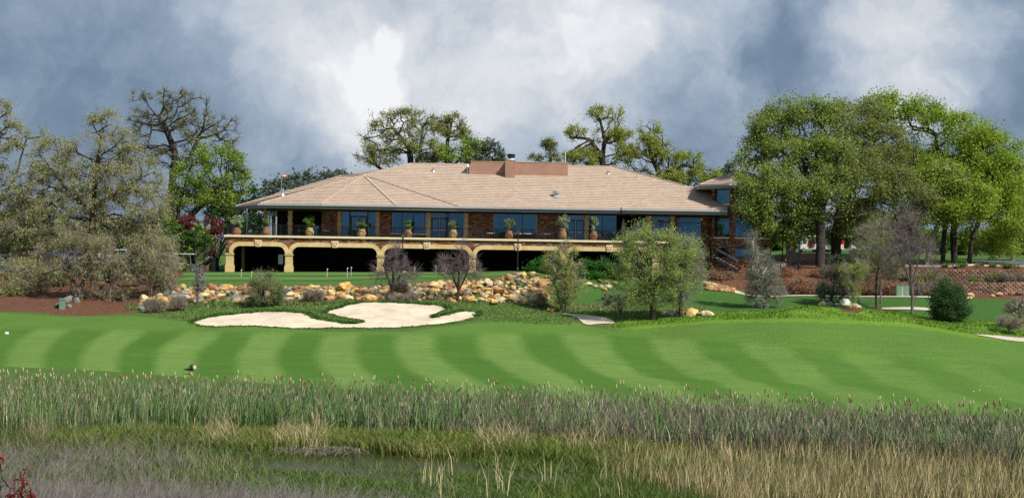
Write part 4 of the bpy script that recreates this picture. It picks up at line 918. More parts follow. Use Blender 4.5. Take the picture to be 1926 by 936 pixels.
for px, py, rx, ry, d, c, lab in ((20,440,50,34,190,DARKG,'dark wood behind the car park at the left edge'),(95,450,46,30,188,MIDG,'mid green wood behind the dark grey parked car'),(165,440,46,34,192,DARKG,'dark wood behind the weeping oak trunk'),(235,445,44,32,187,[(.13,.17,.05),(.10,.13,.04)],'olive wood behind the pale silver parked car'),(300,435,36,36,190,DARKG,'dark wood between the weeping oak and the bright green oak'),(60,400,40,26,195,OLIVE,'olive treetops far behind the left edge oaks'),(360,450,30,26,186,MIDG,'mid green wood behind the left lamp posts')):
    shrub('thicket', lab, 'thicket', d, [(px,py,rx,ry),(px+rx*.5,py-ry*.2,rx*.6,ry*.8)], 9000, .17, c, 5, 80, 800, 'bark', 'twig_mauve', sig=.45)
# far conifers and woodland behind the left of the roof
def conifer(label, d, lobes, n, cols, group=None):
    b = g(lobes[0][0], d); top = P(lobes[0][0], lobes[0][1] - lobes[0][3]*.7, d)
    return tree('pine_tree', label, 'tree', b, d, [[b, tuple(top)]], lobes, 70, n, .22, cols, .3, 'bark', 0, sig=.42, group=group, tip=.03, patch=.6, along=.5)
k = 0
for px, py, rx, ry, lab in ((400,370,30,32,'dark conifer behind the bright green oak, left end of the far wood'),(440,385,28,28,'dark green tree just left of the clubhouse roof corner'),(478,380,24,34,'dark tree rising over the lowest left end of the roof'),(515,358,22,22,'grey green pine behind the roof, first of the low row'),(548,346,22,20,'grey green pine below the orange and white windsock'),(582,346,22,26,'grey pine in the middle of the low row over the roof'),(612,342,20,22,'slender grey pine with a pointed top over the roof'),(645,340,20,18,'last grey pine of the low row beside the roof peak'),(465,420,28,24,'dark bushy tree seen under the left eave')):
    conifer(lab, 205 + (k * 7) % 25, [(px,py,rx,ry),(px+4,py+30,rx*1.1,ry)], 3200, DARKG if px < 500 else GREYG); k += 1
tree('oak_tree', 'broad sparse oak behind the left half of the clubhouse roof', 'tree', g(765,188), 188,
     [[g(765,188)] + px_path(188, (775,330), (770,280), (740,240)), [g(765,188)] + px_path(188, (775,330), (790,290), (795,240)), [g(765,188)] + px_path(188, (775,330), (720,320), (690,300))],
     [(725,228,28,18),(775,222,42,16),(705,260,28,26),(690,290,22,18),(765,262,50,26),(800,280,30,24),(720,295,40,18),(815,235,14,18)], 240, 24000, .09, [(.27,.30,.08),(.20,.24,.06),(.31,.34,.10)], .4, 'bark', 2600, .9, .05, sig=.26, tip=.038, jit=.28, twig_r=.013, shell=.8)
tree('oak_tree', 'smaller sparse oak with a round top behind the roof screen wall', 'tree', g(842,192), 192,
     [[g(842,192)] + px_path(192, (840,300), (842,265), (848,240))],
     [(850,228,24,14),(828,245,18,14),(862,250,22,16),(878,258,14,10)], 90, 8500, .09, [(.26,.28,.06),(.19,.22,.05)], .26, 'bark', 900, .8, .05, sig=.24, tip=.042, jit=.28, shell=.8)
tree('oak_tree', 'bright green oak low behind the roof ridge, left of the screen wall', 'tree', g(855,190), 190,
     [[g(855,190)] + px_path(190, (855,330), (850,300))], [(850,292,38,18),(885,280,18,16),(815,298,26,12)], 100, 13000, .10, SPRING, .26, 'bark', 1200, .8, 0, sig=.32, tip=.026)
conifer('dense blue grey pine dome behind the roof screen wall', 225, [(915,292,34,28),(895,295,24,22),(938,300,14,16)], 9000, GREYG)
tree('oak_tree', 'small lone sparse treetop above the roof screen wall', 'tree', g(1030,192), 192, [[g(1030,192)] + px_path(192, (1036,310), (1034,285))], [(1030,272,14,12),(1036,288,12,10),(1008,298,14,7),(1050,300,8,6)], 50, 3200, .09, [(.22,.24,.06),(.16,.19,.05)], .16, 'bark', 800, .7, 0, sig=.22, tip=.024)
tree('oak_tree', 'tall crooked oak behind the right half of the roof ridge', 'tree', g(1132,185), 185,
     [[g(1132,185)] + px_path(185, (1133,300), (1137,262), (1128,225)), [g(1132,185)] + px_path(185, (1133,300), (1137,268), (1165,235)), [g(1132,185)] + px_path(185, (1133,300), (1110,262), (1075,258))],
     [(1130,215,26,14),(1158,222,22,18),(1085,250,22,16),(1150,255,34,18),(1172,270,18,24),(1100,290,34,20),(1140,300,44,12),(1078,298,16,14)], 200, 27000, .09, [(.27,.31,.045),(.19,.24,.04),(.30,.33,.07)], .36, 'bark', 1600, .8, 0, sig=.27, tip=.040, jit=.28, shell=.7)
tree('oak_tree', 'wide spring green oak behind the right slope of the roof', 'tree', g(1245,186), 186,
     [[g(1245,186)] + px_path(186, (1240,350), (1240,325), (1222,290), (1222,255)), [g(1245,186)] + px_path(186, (1240,350), (1255,325), (1290,310), (1320,320))],
     [(1222,248,20,16),(1222,278,34,22),(1195,300,30,26),(1260,300,30,20),(1295,300,24,14),(1320,325,28,16),(1250,330,50,18),(1345,325,14,12)], 240, 32000, .09, [(.27,.32,.045),(.19,.25,.04),(.30,.34,.07)], .40, 'bark', 1800, .8, 0, sig=.27, tip=.040, jit=.28, shell=.7)
conifer('grey pine between the wide oak and the tower roof', 215, [(1372,325,12,20),(1355,335,18,14)], 1800, GREYG)
conifer('grey wooded tree low behind the wide oak', 215, [(1275,335,30,14),(1310,340,30,12)], 3000, GREYG)
# ------------------------------------------------------------------ trees, right side
tree('oak_tree', 'huge mid green oak overhanging the stone tower', 'tree', g(1543,152), 152,
     [[g(1543,152)] + px_path(152, (1543,440), (1545,390), (1520,330), (1480,290)), [g(1543,152)] + px_path(152, (1543,440), (1545,390), (1575,320), (1590,260)), [g(1543,152)] + px_path(152, (1543,440), (1540,395), (1480,370), (1430,350))],
     [(1445,240,42,34),(1500,212,48,24),(1560,215,42,24),(1420,290,30,34),(1485,280,60,40),(1430,345,40,32,-2),(1420,375,30,22,-3),(1470,345,45,36,-2),(1550,280,55,40),(1500,395,50,34),(1465,415,40,28),(1540,350,60,40,-1),(1440,400,34,30,-2),(1490,432,36,18,1),(1520,420,40,20,3),(1590,420,30,16,2)], 560, 135000, .10, MIDG + [(.21,.27,.08)], .46, 'bark', 5000, .9, .1, sig=.44, tip=.034, patch=.8, shell=.8, jit=.2, gap=.5)
tree('oak_tree', 'dark olive oak in the middle of the right grove', 'tree', g(1573,158), 156,
     [[g(1573,158)] + px_path(156, (1573,440), (1580,395), (1610,340), (1640,290)), [g(1573,158)] + px_path(156, (1573,440), (1580,395), (1660,370), (1700,340))],
     [(1620,250,50,40),(1680,280,50,40),(1620,330,70,45,-3),(1700,360,48,40,-3),(1650,400,70,30,-2),(1600,400,50,30),(1735,380,26,30,-2),(1625,430,40,18,3),(1690,425,34,20,1),(1590,215,34,22),(1640,215,36,22),(1600,300,50,40,4),(1700,320,50,44,4),(1560,440,30,14,4)], 520, 135000, .10, [(.19,.24,.05),(.15,.19,.045),(.23,.27,.065),(.17,.18,.07)], .5, 'bark', 6000, 1.0, .1, sig=.44, tip=.034, twig_tint='twig_mauve', shell=.8, jit=.2, gap=.5)
tree('oak_tree', 'bright green oak on three dark trunks at the right', 'tree', g(1795,158), 158,
     [[g(1795,158)] + px_path(158, (1793,440), (1795,400), (1780,330), (1760,270)), [g(1795,158)] + px_path(158, (1793,440), (1795,400), (1840,340), (1860,290)), [g(1795,158)] + px_path(158, (1793,440), (1795,410), (1860,400), (1910,400))],
     [(1665,205,40,24),(1700,225,45,26),(1760,230,50,32),(1825,250,50,34),(1865,300,45,46),(1800,300,60,40),(1740,300,50,36),(1895,370,38,48),(1840,370,55,40),(1790,400,50,30,-3),(1860,430,50,26),(1770,350,40,34,-3),(1840,455,40,18,2),(1890,450,34,22),(1735,345,34,34,-2),(1830,380,50,36,-4),(1720,205,34,22),(1905,300,22,34),(1870,350,46,50,3),(1800,345,60,50,4),(1915,420,26,36,-3)], 680, 190000, .105, BRIGHT, .36, 'bark', 4000, .9, 0, sig=.44, tip=.034, shell=.8, patch=.7, jit=.2, gap=.5)
for a, b, lab in ((1773,1778,'left of the three dark trunks under the bright green oak'),(1822,1840,'leaning right trunk under the bright green oak'),(1742,1768,'pale leaning trunk in front of the three dark trunks')):
    dd = 157 if a != 1742 else 154.5
    tree('oak_tree', lab, 'tree', g(a, dd), dd, [[g(a, dd)] + px_path(dd, (a + (b-a)*.4, 450), (b, 415), (b + (b-a), 370))], [(b+(b-a)*1.2,355,30,28),(b+10,330,28,24)], 90, 5500, .15, BRIGHT if a != 1742 else MIDG, .26, 'bark' if a != 1742 else 'bark_grey', 700, .8, 0, sig=.36, tip=.024, shell=.9)
tree('oak_tree', 'low yellow green tree at the right edge beside the road', 'tree', g(1905,168), 168, [[g(1905,168)] + px_path(168, (1905,440), (1910,420))], [(1900,440,34,30),(1935,420,40,40),(1860,460,34,18),(1960,360,50,60)], 220, 12000, .14, [(.17,.23,.035),(.22,.27,.05),(.12,.17,.03)], .25, 'bark_pale', 2500, .9, .1, sig=.36)
for px, py, rx, ry, lab in ((1895,310,30,14,'hazy far tree on the ridge at the right edge'),(1950,320,40,22,'far ridge tree cut off by the right edge'),(1920,355,40,30,'far mid green tree below the ridge at the right edge')):
    conifer(lab, 230 + px % 9, [(px,py,rx,ry),(px+5,py+40,rx,ry*1.5)], 3000, [(.10,.13,.05),(.13,.16,.06),(.08,.10,.05)])
k = 0
for px, py, rx, ry, lab in ((1460,450,26,26,'green thicket behind the lamp posts beside the tower'),(1505,430,30,28,'green thicket left of the thick dark trunk'),(1600,440,30,22,'green thicket above the parked white golf carts'),(1660,445,34,28,'green thicket behind the bare purple tree'),(1715,440,30,30,'green thicket left of the three dark trunks'),(1870,455,30,18,'green thicket above the road at the right'),(1560,455,34,20,'low green thicket between the two thick trunks'),(1760,455,34,20,'low green thicket behind the pale leaning trunk'),(1815,458,34,18,'low green thicket right of the three dark trunks'),(1925,458,34,18,'green thicket at the right edge over the road'),(1480,470,24,14,'low thicket behind the tower steps')):
    shrub('thicket', lab, 'thicket', 183 + k*2, [(px,py,rx,ry)], 6500, .20, [(.10,.17,.03),(.14,.22,.04),(.07,.12,.025)], 4, 60, sig=.4); k += 1
# ------------------------------------------------------------------ nearer trees and shrubs on the slope
tree('willow_tree', 'pale green round willow in front of the right end of the terrace', 'tree', g(1230,122.5), 122.5,
     [[g(1230,122.5)] + px_path(122.5, (1229,570), (1226,540), (1215,490)), [g(1230,122.5)] + px_path(122.5, (1229,570), (1226,545), (1262,490))],
     [(1215,450,34,28),(1180,470,28,28),(1250,455,34,24),(1215,500,60,44),(1180,535,30,30),(1265,500,40,50),(1240,545,44,28),(1205,560,30,16),(1290,480,24,36)], 360, 60000, .058, [(.30,.36,.10),(.24,.30,.08),(.35,.40,.14),(.19,.25,.06)], .17, 'bark', 2600, .8, .1, sig=.24, tip=.016, twig_tint='twig_grey', twig_r=.006, shell=.4, patch=1.0, jit=.2, gap=.8, gs=.6)
tree('willow_tree', 'thinner willow just right of the round willow, on a slim trunk', 'tree', g(1282,124), 124,
     [[g(1282,124)] + px_path(124, (1278,572), (1285,520), (1290,470))], [(1295,480,22,36),(1290,530,28,32),(1312,500,16,26),(1270,560,24,14)], 150, 14000, .055, [(.28,.34,.10),(.22,.27,.08)], .10, 'bark', 2600, .9, .1, sig=.24, tip=.014, twig_tint='twig_grey', twig_r=.007)
shrub('young_tree', 'yellow green airy young tree in front of the juniper hedge', 'tree', 128, [(1060,545,30,32),(1050,500,30,30),(1075,515,26,30),(1065,470,20,16)], 19000, .05, [(.32,.36,.06),(.24,.28,.05),(.28,.27,.10)], 6, 130, 1300, 'bark_grey', 'twig_grey', sig=.2, base_px=1060)
shrub('grey_shrub', 'tall grey green shrub with whitish twigs beside the stone tower', 'shrub', 132, [(1440,550,38,32),(1435,515,30,30),(1425,480,20,22),(1415,455,12,16)], 19000, .048, [(.16,.20,.11),(.11,.15,.08),(.21,.24,.15)], 7, 200, 3000, 'bark_pale', 'twig_grey', sig=.2, base_px=1440)
shrub('dark_shrub', 'dark green shrub behind the pale boulders at the right', 'shrub', 134, [(1562,530,22,32),(1575,505,16,22),(1590,540,20,22),(1550,550,12,14)], 6500, .08, DARKG + [(.07,.10,.05)], 6, 130, 2000, 'bark', 'twig_grey', sig=.2)
shrub('young_tree', 'small yellow green staked tree in the bright grass at the right', 'tree', 120.5, [(1605,520,22,20),(1590,510,14,16),(1618,500,16,16),(1602,545,20,12)], 5200, .05, YEL, 1, 80, 700, 'bark_grey', 'twig_grey', sig=.2, base_px=1606)
tree('bare_tree', 'leafless purple grey tree in front of the retaining walls', 'tree', g(1716,127), 127, [[g(1716,127)] + px_path(127, (1716,560), (1714,520), (1705,440)), [g(1716,127)] + px_path(127, (1716,560), (1712,530), (1688,470)), [g(1716,127)] + px_path(127, (1716,560), (1718,525), (1735,460)), [g(1716,127)] + px_path(127, (1716,562), (1740,545), (1756,510))],
     [(1705,440,30,36),(1690,480,34,34),(1735,480,26,34),(1715,410,16,14),(1760,515,10,14),(1675,510,18,16)], 230, 0, .1, OLIVE, .12, 'bark_purple', 2800, .9, -.3, tip=.014, twig_r=.008, twig_tint='twig_purple', shell=0, bias=.15, jit=.10)
tree('young_tree', 'thin spring green tree left of the bare purple tree', 'tree', g(1650,131), 131, [[g(1650,131)] + px_path(131, (1648,540), (1655,470), (1660,420))],
     [(1660,430,22,26),(1650,470,30,30),(1670,495,30,26),(1640,520,26,16)], 170, 8000, .055, [(.26,.34,.05),(.20,.28,.04)], .10, 'bark', 2400, .8, -.2, tip=.013, twig_r=.007, twig_tint='twig_mauve', sig=.2)
tree('bare_tree', 'leafless reddish grey tree left of the thin spring green tree', 'tree', g(1658,134), 134, [[g(1658,134)] + px_path(134, (1656,530), (1630,470)), [g(1658,134)] + px_path(134, (1656,530), (1645,440))], [(1630,450,22,26),(1625,480,24,22),(1645,440,18,20)], 100, 0, .1, OLIVE, .10, 'bark_purple', 1600, .8, -.2, tip=.013, twig_r=.007, twig_tint='twig_mauve')
shrub('round_bush', 'dense dark green rounded bush right of the bare purple tree', 'bush', 123, [(1785,572,34,30),(1785,550,28,20),(1770,585,20,18),(1805,580,18,22)], 46000, .06, [(.035,.09,.02),(.055,.115,.03),(.025,.06,.015),(.09,.14,.06)], 8, 260, sig=.22, base_px=1785, shell=.5, gap=.25)
shrub('olive_shrub', 'olive green rounded shrub in front of the boulder bank', 'shrub', 129, [(497,548,34,26),(500,528,24,16),(475,560,20,14),(525,555,20,18)], 22000, .05, [(.15,.20,.06),(.11,.15,.045),(.19,.23,.09)], 8, 150, 1200, 'bark', 'twig_grey', sig=.2, base_px=497)
for a, lo, lab, dk in ((738, [(742,505,38,34),(722,520,26,22),(762,515,28,24),(742,474,16,16)], 'leafless dark tree in front of the third pier', 0), (862, [(868,500,30,36),(845,505,30,22),(888,510,22,26),(832,500,12,16),(870,470,14,18)], 'leafless dark tree left of the fourth pier', 1)):
    tree('bare_tree', lab, 'tree', g(a, 130), 130, [[g(a,130)] + px_path(130, (a,545), (a+1,525), (a+3,490)), [g(a,130)] + px_path(130, (a,545), (a-8,525), (a-16,500)), [g(a,130)] + px_path(130, (a,545), (a+10,528), (a+22,502))], lo, 130, 0, .1, OLIVE, .11, 'bark', 1500, .75, -.1, tip=.014, twig_r=.0075, twig_tint='twig_purple', jit=.10, shell=0, bias=.15)
shrub('bare_shrub', 'thin leafless sapling in front of the left boulders', 'shrub', 130, [(373,530,10,18),(376,515,8,10)], 60, .05, OLIVE, 2, 40, 700, 'bark_grey', 'twig_grey', sig=.1, base_px=373)
for px, py, rx, ry, d, lab in ((292,575,22,12,127.5,'twiggy grey brown shrub at the foot of the left boulders'),(758,545,14,18,132,'twiggy brown shrub behind the first bare tree'),(335,572,14,10,128,'small twiggy shrub between the sapling and the left boulders'),(590,556,20,8,130.5,'low dry twiggy shrub among boulders near the olive shrub'),(760,562,30,8,129.5,'low dry grass clump below the third pier'),(310,540,26,22,135,'hazy brown bare shrub at the left end of the boulder bank'),(1010,560,20,10,129,'dry twiggy clump at the right end of the boulder bank'),(1165,565,40,12,127,'dry grey weed clump left of the willow trunk'),(1915,578,26,14,125,'grey leafless branch mass at the right edge'),(1900,606,26,10,120,'brown green weed patch near the right edge')):
    shrub('dry_shrub', lab, 'shrub', d, [(px,py,rx,ry)], 500, .05, [(.20,.19,.08),(.14,.14,.06)], 5, 60, 1500, 'bark_grey', 'twig_mauve', sig=.15, base_px=px, tl=.45)
for i, (px, py, rx, ry, d, lab) in enumerate(((1130,503,26,14,146.5,'right juniper mound of the hedge, under the last arch'),(1095,500,24,13,146,'juniper mound in the middle of the hedge'),(1015,500,26,13,144.5,'left juniper mound right of the lamp post'),(1110,522,30,12,144.8,'lower dark juniper mound above the pale boulders'),(1050,506,22,13,145.5,'juniper mound behind the yellow green young tree'),(1160,515,22,14,146,'juniper mound at the right end, behind the willow'))):
    shrub('juniper_hedge', lab, 'hedge', d, [(px,py,rx,ry),(px-rx*.5,py+4,rx*.6,ry*.8),(px+rx*.5,py+3,rx*.6,ry*.8)], 7500, .10, [(.045,.15,.02),(.08,.21,.035),(.02,.07,.012)], 6, 90, sig=.22, shell=1.0)
for px, d, rx, ry, col, lab in ((1505,144.8,32,16,0,'big rust brown ornamental grass clump by the path, below the lamp post'),(1530,145.2,16,12,0,'smaller rust brown grass clump beside the dark shrub'),(1640,145.0,34,12,0,'rust brown grass clump behind the young trees'),(1355,147,26,8,0,'reddish low plants on the bed below the tower'),(1470,147.5,22,8,0,'brown low plants above the path by the railing'),(1690,149,22,12,2,'brown grey scrub between the retaining walls'),(1600,148,28,10,1,'yellow green weeds above the rust grass'),(1905,147.6,28,8,2,'grey scrub on the lower terrace at the right edge'),(1580,144.9,22,12,0,'rust brown grass clump right of the dark shrub'),(1670,144.9,26,14,0,'reddish scrub before the wall beside the electrical cabinets'),(1725,144.8,26,12,2,'grey brown scrub behind the bare purple tree'),(1765,144.9,24,12,2,'grey brown scrub left above the round bush'),(1555,147.2,26,10,0,'brown grass on the mulch above the path, mid right'),(1430,147.2,22,9,2,'grey scrub at the foot of the tower'),(1870,148.2,16,6,1,'yellow green tuft on the lower terrace, right'),(1745,148.0,18,7,1,'yellow green tuft between the two walls')):
    p_ = GD(px, d); py = hor(px) - p_.z / d * F
    shrub('ornamental_grass', lab, 'plant', d, [(px, py - ry*.8, rx, ry)], 3200, .09, [[(.26,.12,.06),(.18,.08,.045),(.30,.17,.09)],[(.17,.19,.04),(.22,.22,.06)],[(.19,.15,.11),(.14,.12,.09),(.24,.20,.15)]][col], 5, 60, 800, 'bark_grey', 'twig_mauve', sig=.22, base_px=px, tl=.5)
for i, (px, d) in enumerate(((1797,151.6),(1812,152.3),(1838,152.6),(1870,152.8),(1896,152.4),(1912,152.9),(1778,152.0),(1705,148.3),(1780,148.3),(1830,148.4))):
    p_ = GD(px, d); py = hor(px) - p_.z / d * F
    shrub('bedding_plant', ['small green bedding plant on the kerb edge, by the start of the road','small green bedding plant, second along the kerb edge','bedding plant in front of the middle of the road','wide green bedding plant below the road','bright green bedding plant below the right part of the road','bedding plant nearest the right edge on the top terrace','bedding plant left of the kerb curve on the top terrace','green tuft on the lower terrace behind the bare purple tree','green tuft on the lower terrace above the round bush','green tuft on the lower terrace below the kerb curve'][i], 'plant', d, [(px,py-4,9,5)], 500, .08, [(.09,.17,.03),(.14,.22,.05)], 3, 20, sig=.12, base_px=px)

# ------------------------------------------------------------------ boulders
ROCKC = {'ochre': [(.62,.42,.15),(.54,.33,.11),(.64,.48,.22)], 'rust orange': [(.42,.21,.10),(.48,.27,.13),(.34,.17,.09)], 'cream': [(.54,.43,.24),(.58,.48,.30),(.50,.37,.19)], 'blue grey': [(.19,.20,.19),(.25,.25,.22),(.14,.15,.15)], 'white': [(.62,.58,.50),(.52,.50,.46)], 'brown': [(.24,.13,.08),(.30,.17,.10)]}
def rock_mesh(name, cols, seed, sub=2):
    r = random.Random(seed); bm = bmesh.new(); bmesh.ops.create_icosphere(bm, subdivisions=sub, radius=1)
    pl = [(Vector((r.gauss(0,1), r.gauss(0,1), r.gauss(0,1))).normalized(), r.uniform(.44, .74)) for _ in range(12)]
    for v in bm.verts:
        q = v.co.normalized(); k = 1.0
        for n_, dd in pl:
            c = q.dot(n_)
            if c > dd: k = min(k, dd / c)
        v.co = q * (k + .05 * mnoise.noise(q * 2.2 + Vector((seed, 0, 0))))
    me = bpy.data.meshes.new(name); bm.to_mesh(me); bm.free(); a = me.attributes.new('tint', 'FLOAT_COLOR', 'POINT'); b0, b1 = r.choice(cols), r.choice(cols); arr = []
    for v in me.vertices:
        w = .5 + .9 * mnoise.noise(v.co * 1.3 + Vector((0, seed * 3.1, 0))); w = max(0, min(1, w)); k = 1 + .25 * mnoise.noise(v.co * 3 + Vector((seed, seed, 0))); arr.append([(b0[i]*(1-w)+b1[i]*w)*k for i in range(3)] + [1])
    a.data.foreach_set('color', np.array(arr, np.float32).ravel()); me.materials.append(M['rock']); return me
RM = {c: [rock_mesh('boulder', ROCKC[c], 17*i + len(c)*5) for i in range(6)] for c in ROCKC}
rock_list = []   # (object, colour, size word, x px, row)
def rock(pt, s, col, px=None, sq=None, squash=None, emb=.30, name='boulder'):
    o = bpy.data.objects.new(name, random.choice(RM[col])); COL.objects.link(o)
    sc = (s*random.uniform(.95,1.5)/2, s*random.uniform(.75,1.1)/2, s*(squash or random.uniform(.6,.95))/2); o.scale = sc
    o.rotation_euler = (random.uniform(-.35,.35), random.uniform(-.35,.35), random.uniform(0,6.28)); o.location = (pt[0], pt[1], pt[2] + sc[2]*(1-emb*2)); return o
topl = lambda px: np.interp(px, [262,285,320,345,420,455,520,560,620,700,740,800,870,930,975,1010,1030], [568,545,533,540,537,541,540,540,536,538,537,532,527,525,514,512,520])
botl = lambda px: np.interp(px, [262,285,320,400,450,540,620,700,800,900,960,1030,1045], [586,580,572,568,566,566,562,562,562,566,568,574,578])
bank = []
big = [(650,540,1.7,'ochre'),(424,541,1.7,'ochre'),(698,545,1.3,'ochre'),(322,536,1.0,'ochre'),(342,536,.9,'ochre'),(555,541,1.2,'brown'),(568,560,1.1,'cream'),(600,556,1.3,'rust orange'),(640,560,1.2,'rust orange'),(400,560,1.3,'rust orange'),(372,566,.9,'cream'),(660,562,1.1,'cream'),(785,553,1.5,'cream'),(812,545,1.2,'ochre'),(835,551,1.1,'cream'),(903,538,1.0,'ochre'),(920,545,1.6,'ochre'),(940,562,1.5,'cream'),(970,561,1.7,'cream'),(967,550,1.1,'brown'),(935,556,1.0,'ochre'),(880,550,1.0,'blue grey'),(995,530,1.1,'rust orange'),(1003,545,1.0,'rust orange'),(310,552,1.1,'blue grey'),(330,556,1.0,'blue grey'),(445,560,1.2,'blue grey'),(410,552,.9,'blue grey'),(1020,570,1.2,'rust orange'),(1000,567,1.2,'blue grey'),(268,580,1.0,'blue grey'),(945,520,.6,'brown'),(880,535,.9,'ochre'),(370,545,.8,'blue grey'),(350,560,1.0,'cream'),(285,563,1.0,'ochre'),(300,575,.8,'rust orange'),(890,564,1.1,'cream'),(735,548,1.0,'rust orange'),(540,561,1.3,'cream'),(535,548,1.0,'blue grey')]
pts_used = []
for px, py, s, c in big: bank.append((px, py, s, c))
tries = 0
while len(bank) < 215 and tries < 6000:
    tries += 1; px = random.uniform(264, 1036); t = random.random(); py = topl(px) + (botl(px)-topl(px))*t + 1
    s = random.choice([.6,.75,.9,1.05,1.25,1.5]) * (1.12 if t > .5 else .95); rad = s*9.5
    if any(abs(px-b[0]) < (rad+b[2]*9.5)*.40 and abs(py-b[1]) < (rad+b[2]*9.5)*.25 for b in bank): continue
    w = [.42,.20,.16,.13,.0,.09] if not 300 < px < 470 else [.22,.13,.24,.35,.0,.06]
    bank.append((px, py, s, random.choices(list(ROCKC), w)[0]))
for px, py, s, c in bank:
    p = G(px, py + s*4.0, 120); o = rock(p, s, c); rows = (py-topl(px))/max(1, botl(px)-topl(px)); rock_list.append((o, c, s, px, rows))
def land(px):
    for lim, w in ((300,'at the left end by the mulch'),(350,'below the golf cart'),(400,'around the thin sapling'),(450,'just left of the olive shrub'),(560,'just right of the olive shrub'),(610,'below the second pier'),(670,'below the second arch keystone'),(725,'below the third pier'),(770,'beside the first bare tree'),(830,'between the two bare trees'),(890,'beside the second bare tree'),(945,'below the fourth arch'),(990,'below the middle lamp post'),(2000,'at the right end')):
        if px < lim: return w
def szw(s): return 'huge' if s > 1.35 else 'large' if s > 1.0 else 'medium' if s > .75 else 'small'
cells = {}
for r in rock_list: cells.setdefault((szw(r[2]), r[1], 'top' if r[4] < .34 else 'middle' if r[4] < .67 else 'foot', land(r[3])), []).append(r)
ordw = ['leftmost', 'second', 'third', 'fourth', 'fifth', 'sixth', 'seventh']
for (s, c, row, ld), rs in cells.items():
    rs.sort(key=lambda r: r[3])
    for i, r in enumerate(rs):
        pre = '' if len(rs) == 1 else ('left ' if i == 0 else 'right ') if len(rs) == 2 else ordw[i] + ' '
        tag(r[0], f"{pre}{s} {c} boulder, {row} row {ld}", 'boulder', 'boulders of the rock bank below the putting green')
# rubble that fills the gaps
def rubble(n, pxr, seed, f=None, cols=('ochre','rust orange','cream','blue grey','brown')):
    V = []; Fq = []; T = []; off = 0; base = RM['ochre'][0]; rr = random.Random(seed); bmv = []
    small = bmesh.new(); bmesh.ops.create_icosphere(small, subdivisions=1, radius=1); sv = np.array([v.co[:] for v in small.verts]); sf = np.array([[v.index for v in f_.verts] for f_ in small.faces]); small.free()
    for _ in range(n):
        px = rr.uniform(*pxr); py = topl(px) + (botl(px)-topl(px))*rr.random() + 2; p = np.array(f(rr) if f else G(px, py, 120)); s = rr.uniform(.10, .34)
        q = sv * RNG.uniform(.65, 1.15, (len(sv), 1)) * np.array([s, s, s*.7]); V.append(q + p + np.array([0, 0, .08])); Fq.append(sf + off); off += len(sv)
        c = rr.choice(ROCKC[rr.choice(cols)]); k = rr.uniform(.5, 1.0); T.append(np.tile([x*k for x in c], (len(sv), 1)))
    return np.concatenate(V), np.concatenate(Fq), np.concatenate(T)
V, Fq, T = rubble(1500, (262, 1038), 5); o = mesh_np('rubble', V, Fq, M['rock'], tint=T, kind='stuff'); tag(o, 'small broken stones filling the gaps of the boulder bank', 'rubble')
for px, py, s, c, d, lab in ((112,562,1.1,'blue grey',129,'dark grey boulder left of the green utility pillar'),(133,566,.9,'blue grey',129.4,'speckled grey boulder right of the green utility pillar'),(128,546,1.1,'blue grey',132,'dark grey boulder in the middle behind the green utility pillar'),(145,544,1.0,'blue grey',132.4,'dark grey boulder at the right of the mulch bank group'),(118,548,.8,'blue grey',131.5,'small dark boulder above the green utility pillar'),
    (1302,586,1.6,'ochre',124.6,'large ochre boulder right of the thin willow'),(1285,586,1.3,'brown',125,'grey brown boulder leaning behind the thin willow trunk'),(1336,588,1.2,'cream',124,'cream boulder lying flat at the right of the willow group'),(1322,590,.9,'white',124.2,'small pale boulder between the ochre and the cream one'),(1256,592,1.1,'white',125.6,'whitish broken boulder between the two willow trunks'),(1268,588,.7,'white',126,'small whitish boulder by the thin willow trunk'),
    (1110,540,1.0,'cream',141.5,'tall tan boulder below the juniper hedge'),(1120,545,.8,'cream',141,'cream boulder right of the tall tan one'),(1131,544,.9,'cream',141.2,'pale yellow boulder below the hedge'),(1145,540,1.1,'cream',141.5,'large pale yellow boulder below the hedge'),(1138,548,.8,'ochre',140.5,'small ochre boulder in front of the pale yellow ones'),(1100,546,.6,'rust orange',141,'small rust boulder left below the hedge'),(1128,528,.8,'brown',143.5,'brown orange boulder in the hedge foot'),(1142,527,.6,'cream',143.5,'small cream boulder in the hedge foot'),(1158,524,.6,'cream',143.8,'small pale boulder behind the willow leaves'),
    (1546,576,1.1,'ochre',122.6,'bright yellow ochre boulder at the left of the pale group'),(1562,577,1.1,'blue grey',122.2,'blue grey boulder beside the yellow one'),(1575,576,.9,'blue grey',122.0,'small grey boulder in the pale group'),(1588,574,1.5,'white',122.4,'largest white boulder of the pale group'),(1604,574,1.1,'cream',122.8,'cream white boulder behind the staked tree'),(1614,580,.8,'cream',122,'small cream boulder right of the staked tree'),
    (1492,580,1.0,'cream',125.5,'flat cream boulder right of the tall grey shrub'),(1506,582,.8,'cream',125.6,'low cream boulder in the grass by the grey shrub'),(1868,553,.7,'ochre',142.5,'small yellow boulder on the mulch at the right'),(1880,552,.8,'cream',142.8,'pale grey boulder on the mulch at the right'),(1905,549,.9,'rust orange',143.6,'flat orange boulder below the wall at the right'),(1918,547,1.0,'blue grey',144,'dark grey boulder at the right edge'),(1828,554,.8,'ochre',142.4,'ochre boulder right of the round bush'),(1037,575,.9,'rust orange',128,'rust boulder below the yellow green young tree')):
    o = rock(GD(px, d), s, c); tag(o, lab, 'boulder', 'loose boulders in the grass and mulch')
V, Fq, T = rubble(260, (0, 1), 9, lambda r: GD(r.uniform(1322, 1372) + 8, r.uniform(141.6, 143.4) ), ('rust orange','ochre','rust orange')); o = mesh_np('rubble', V, Fq, M['rock'], tint=T, kind='stuff'); tag(o, 'orange rock rubble on the bank below the cart path', 'rubble')

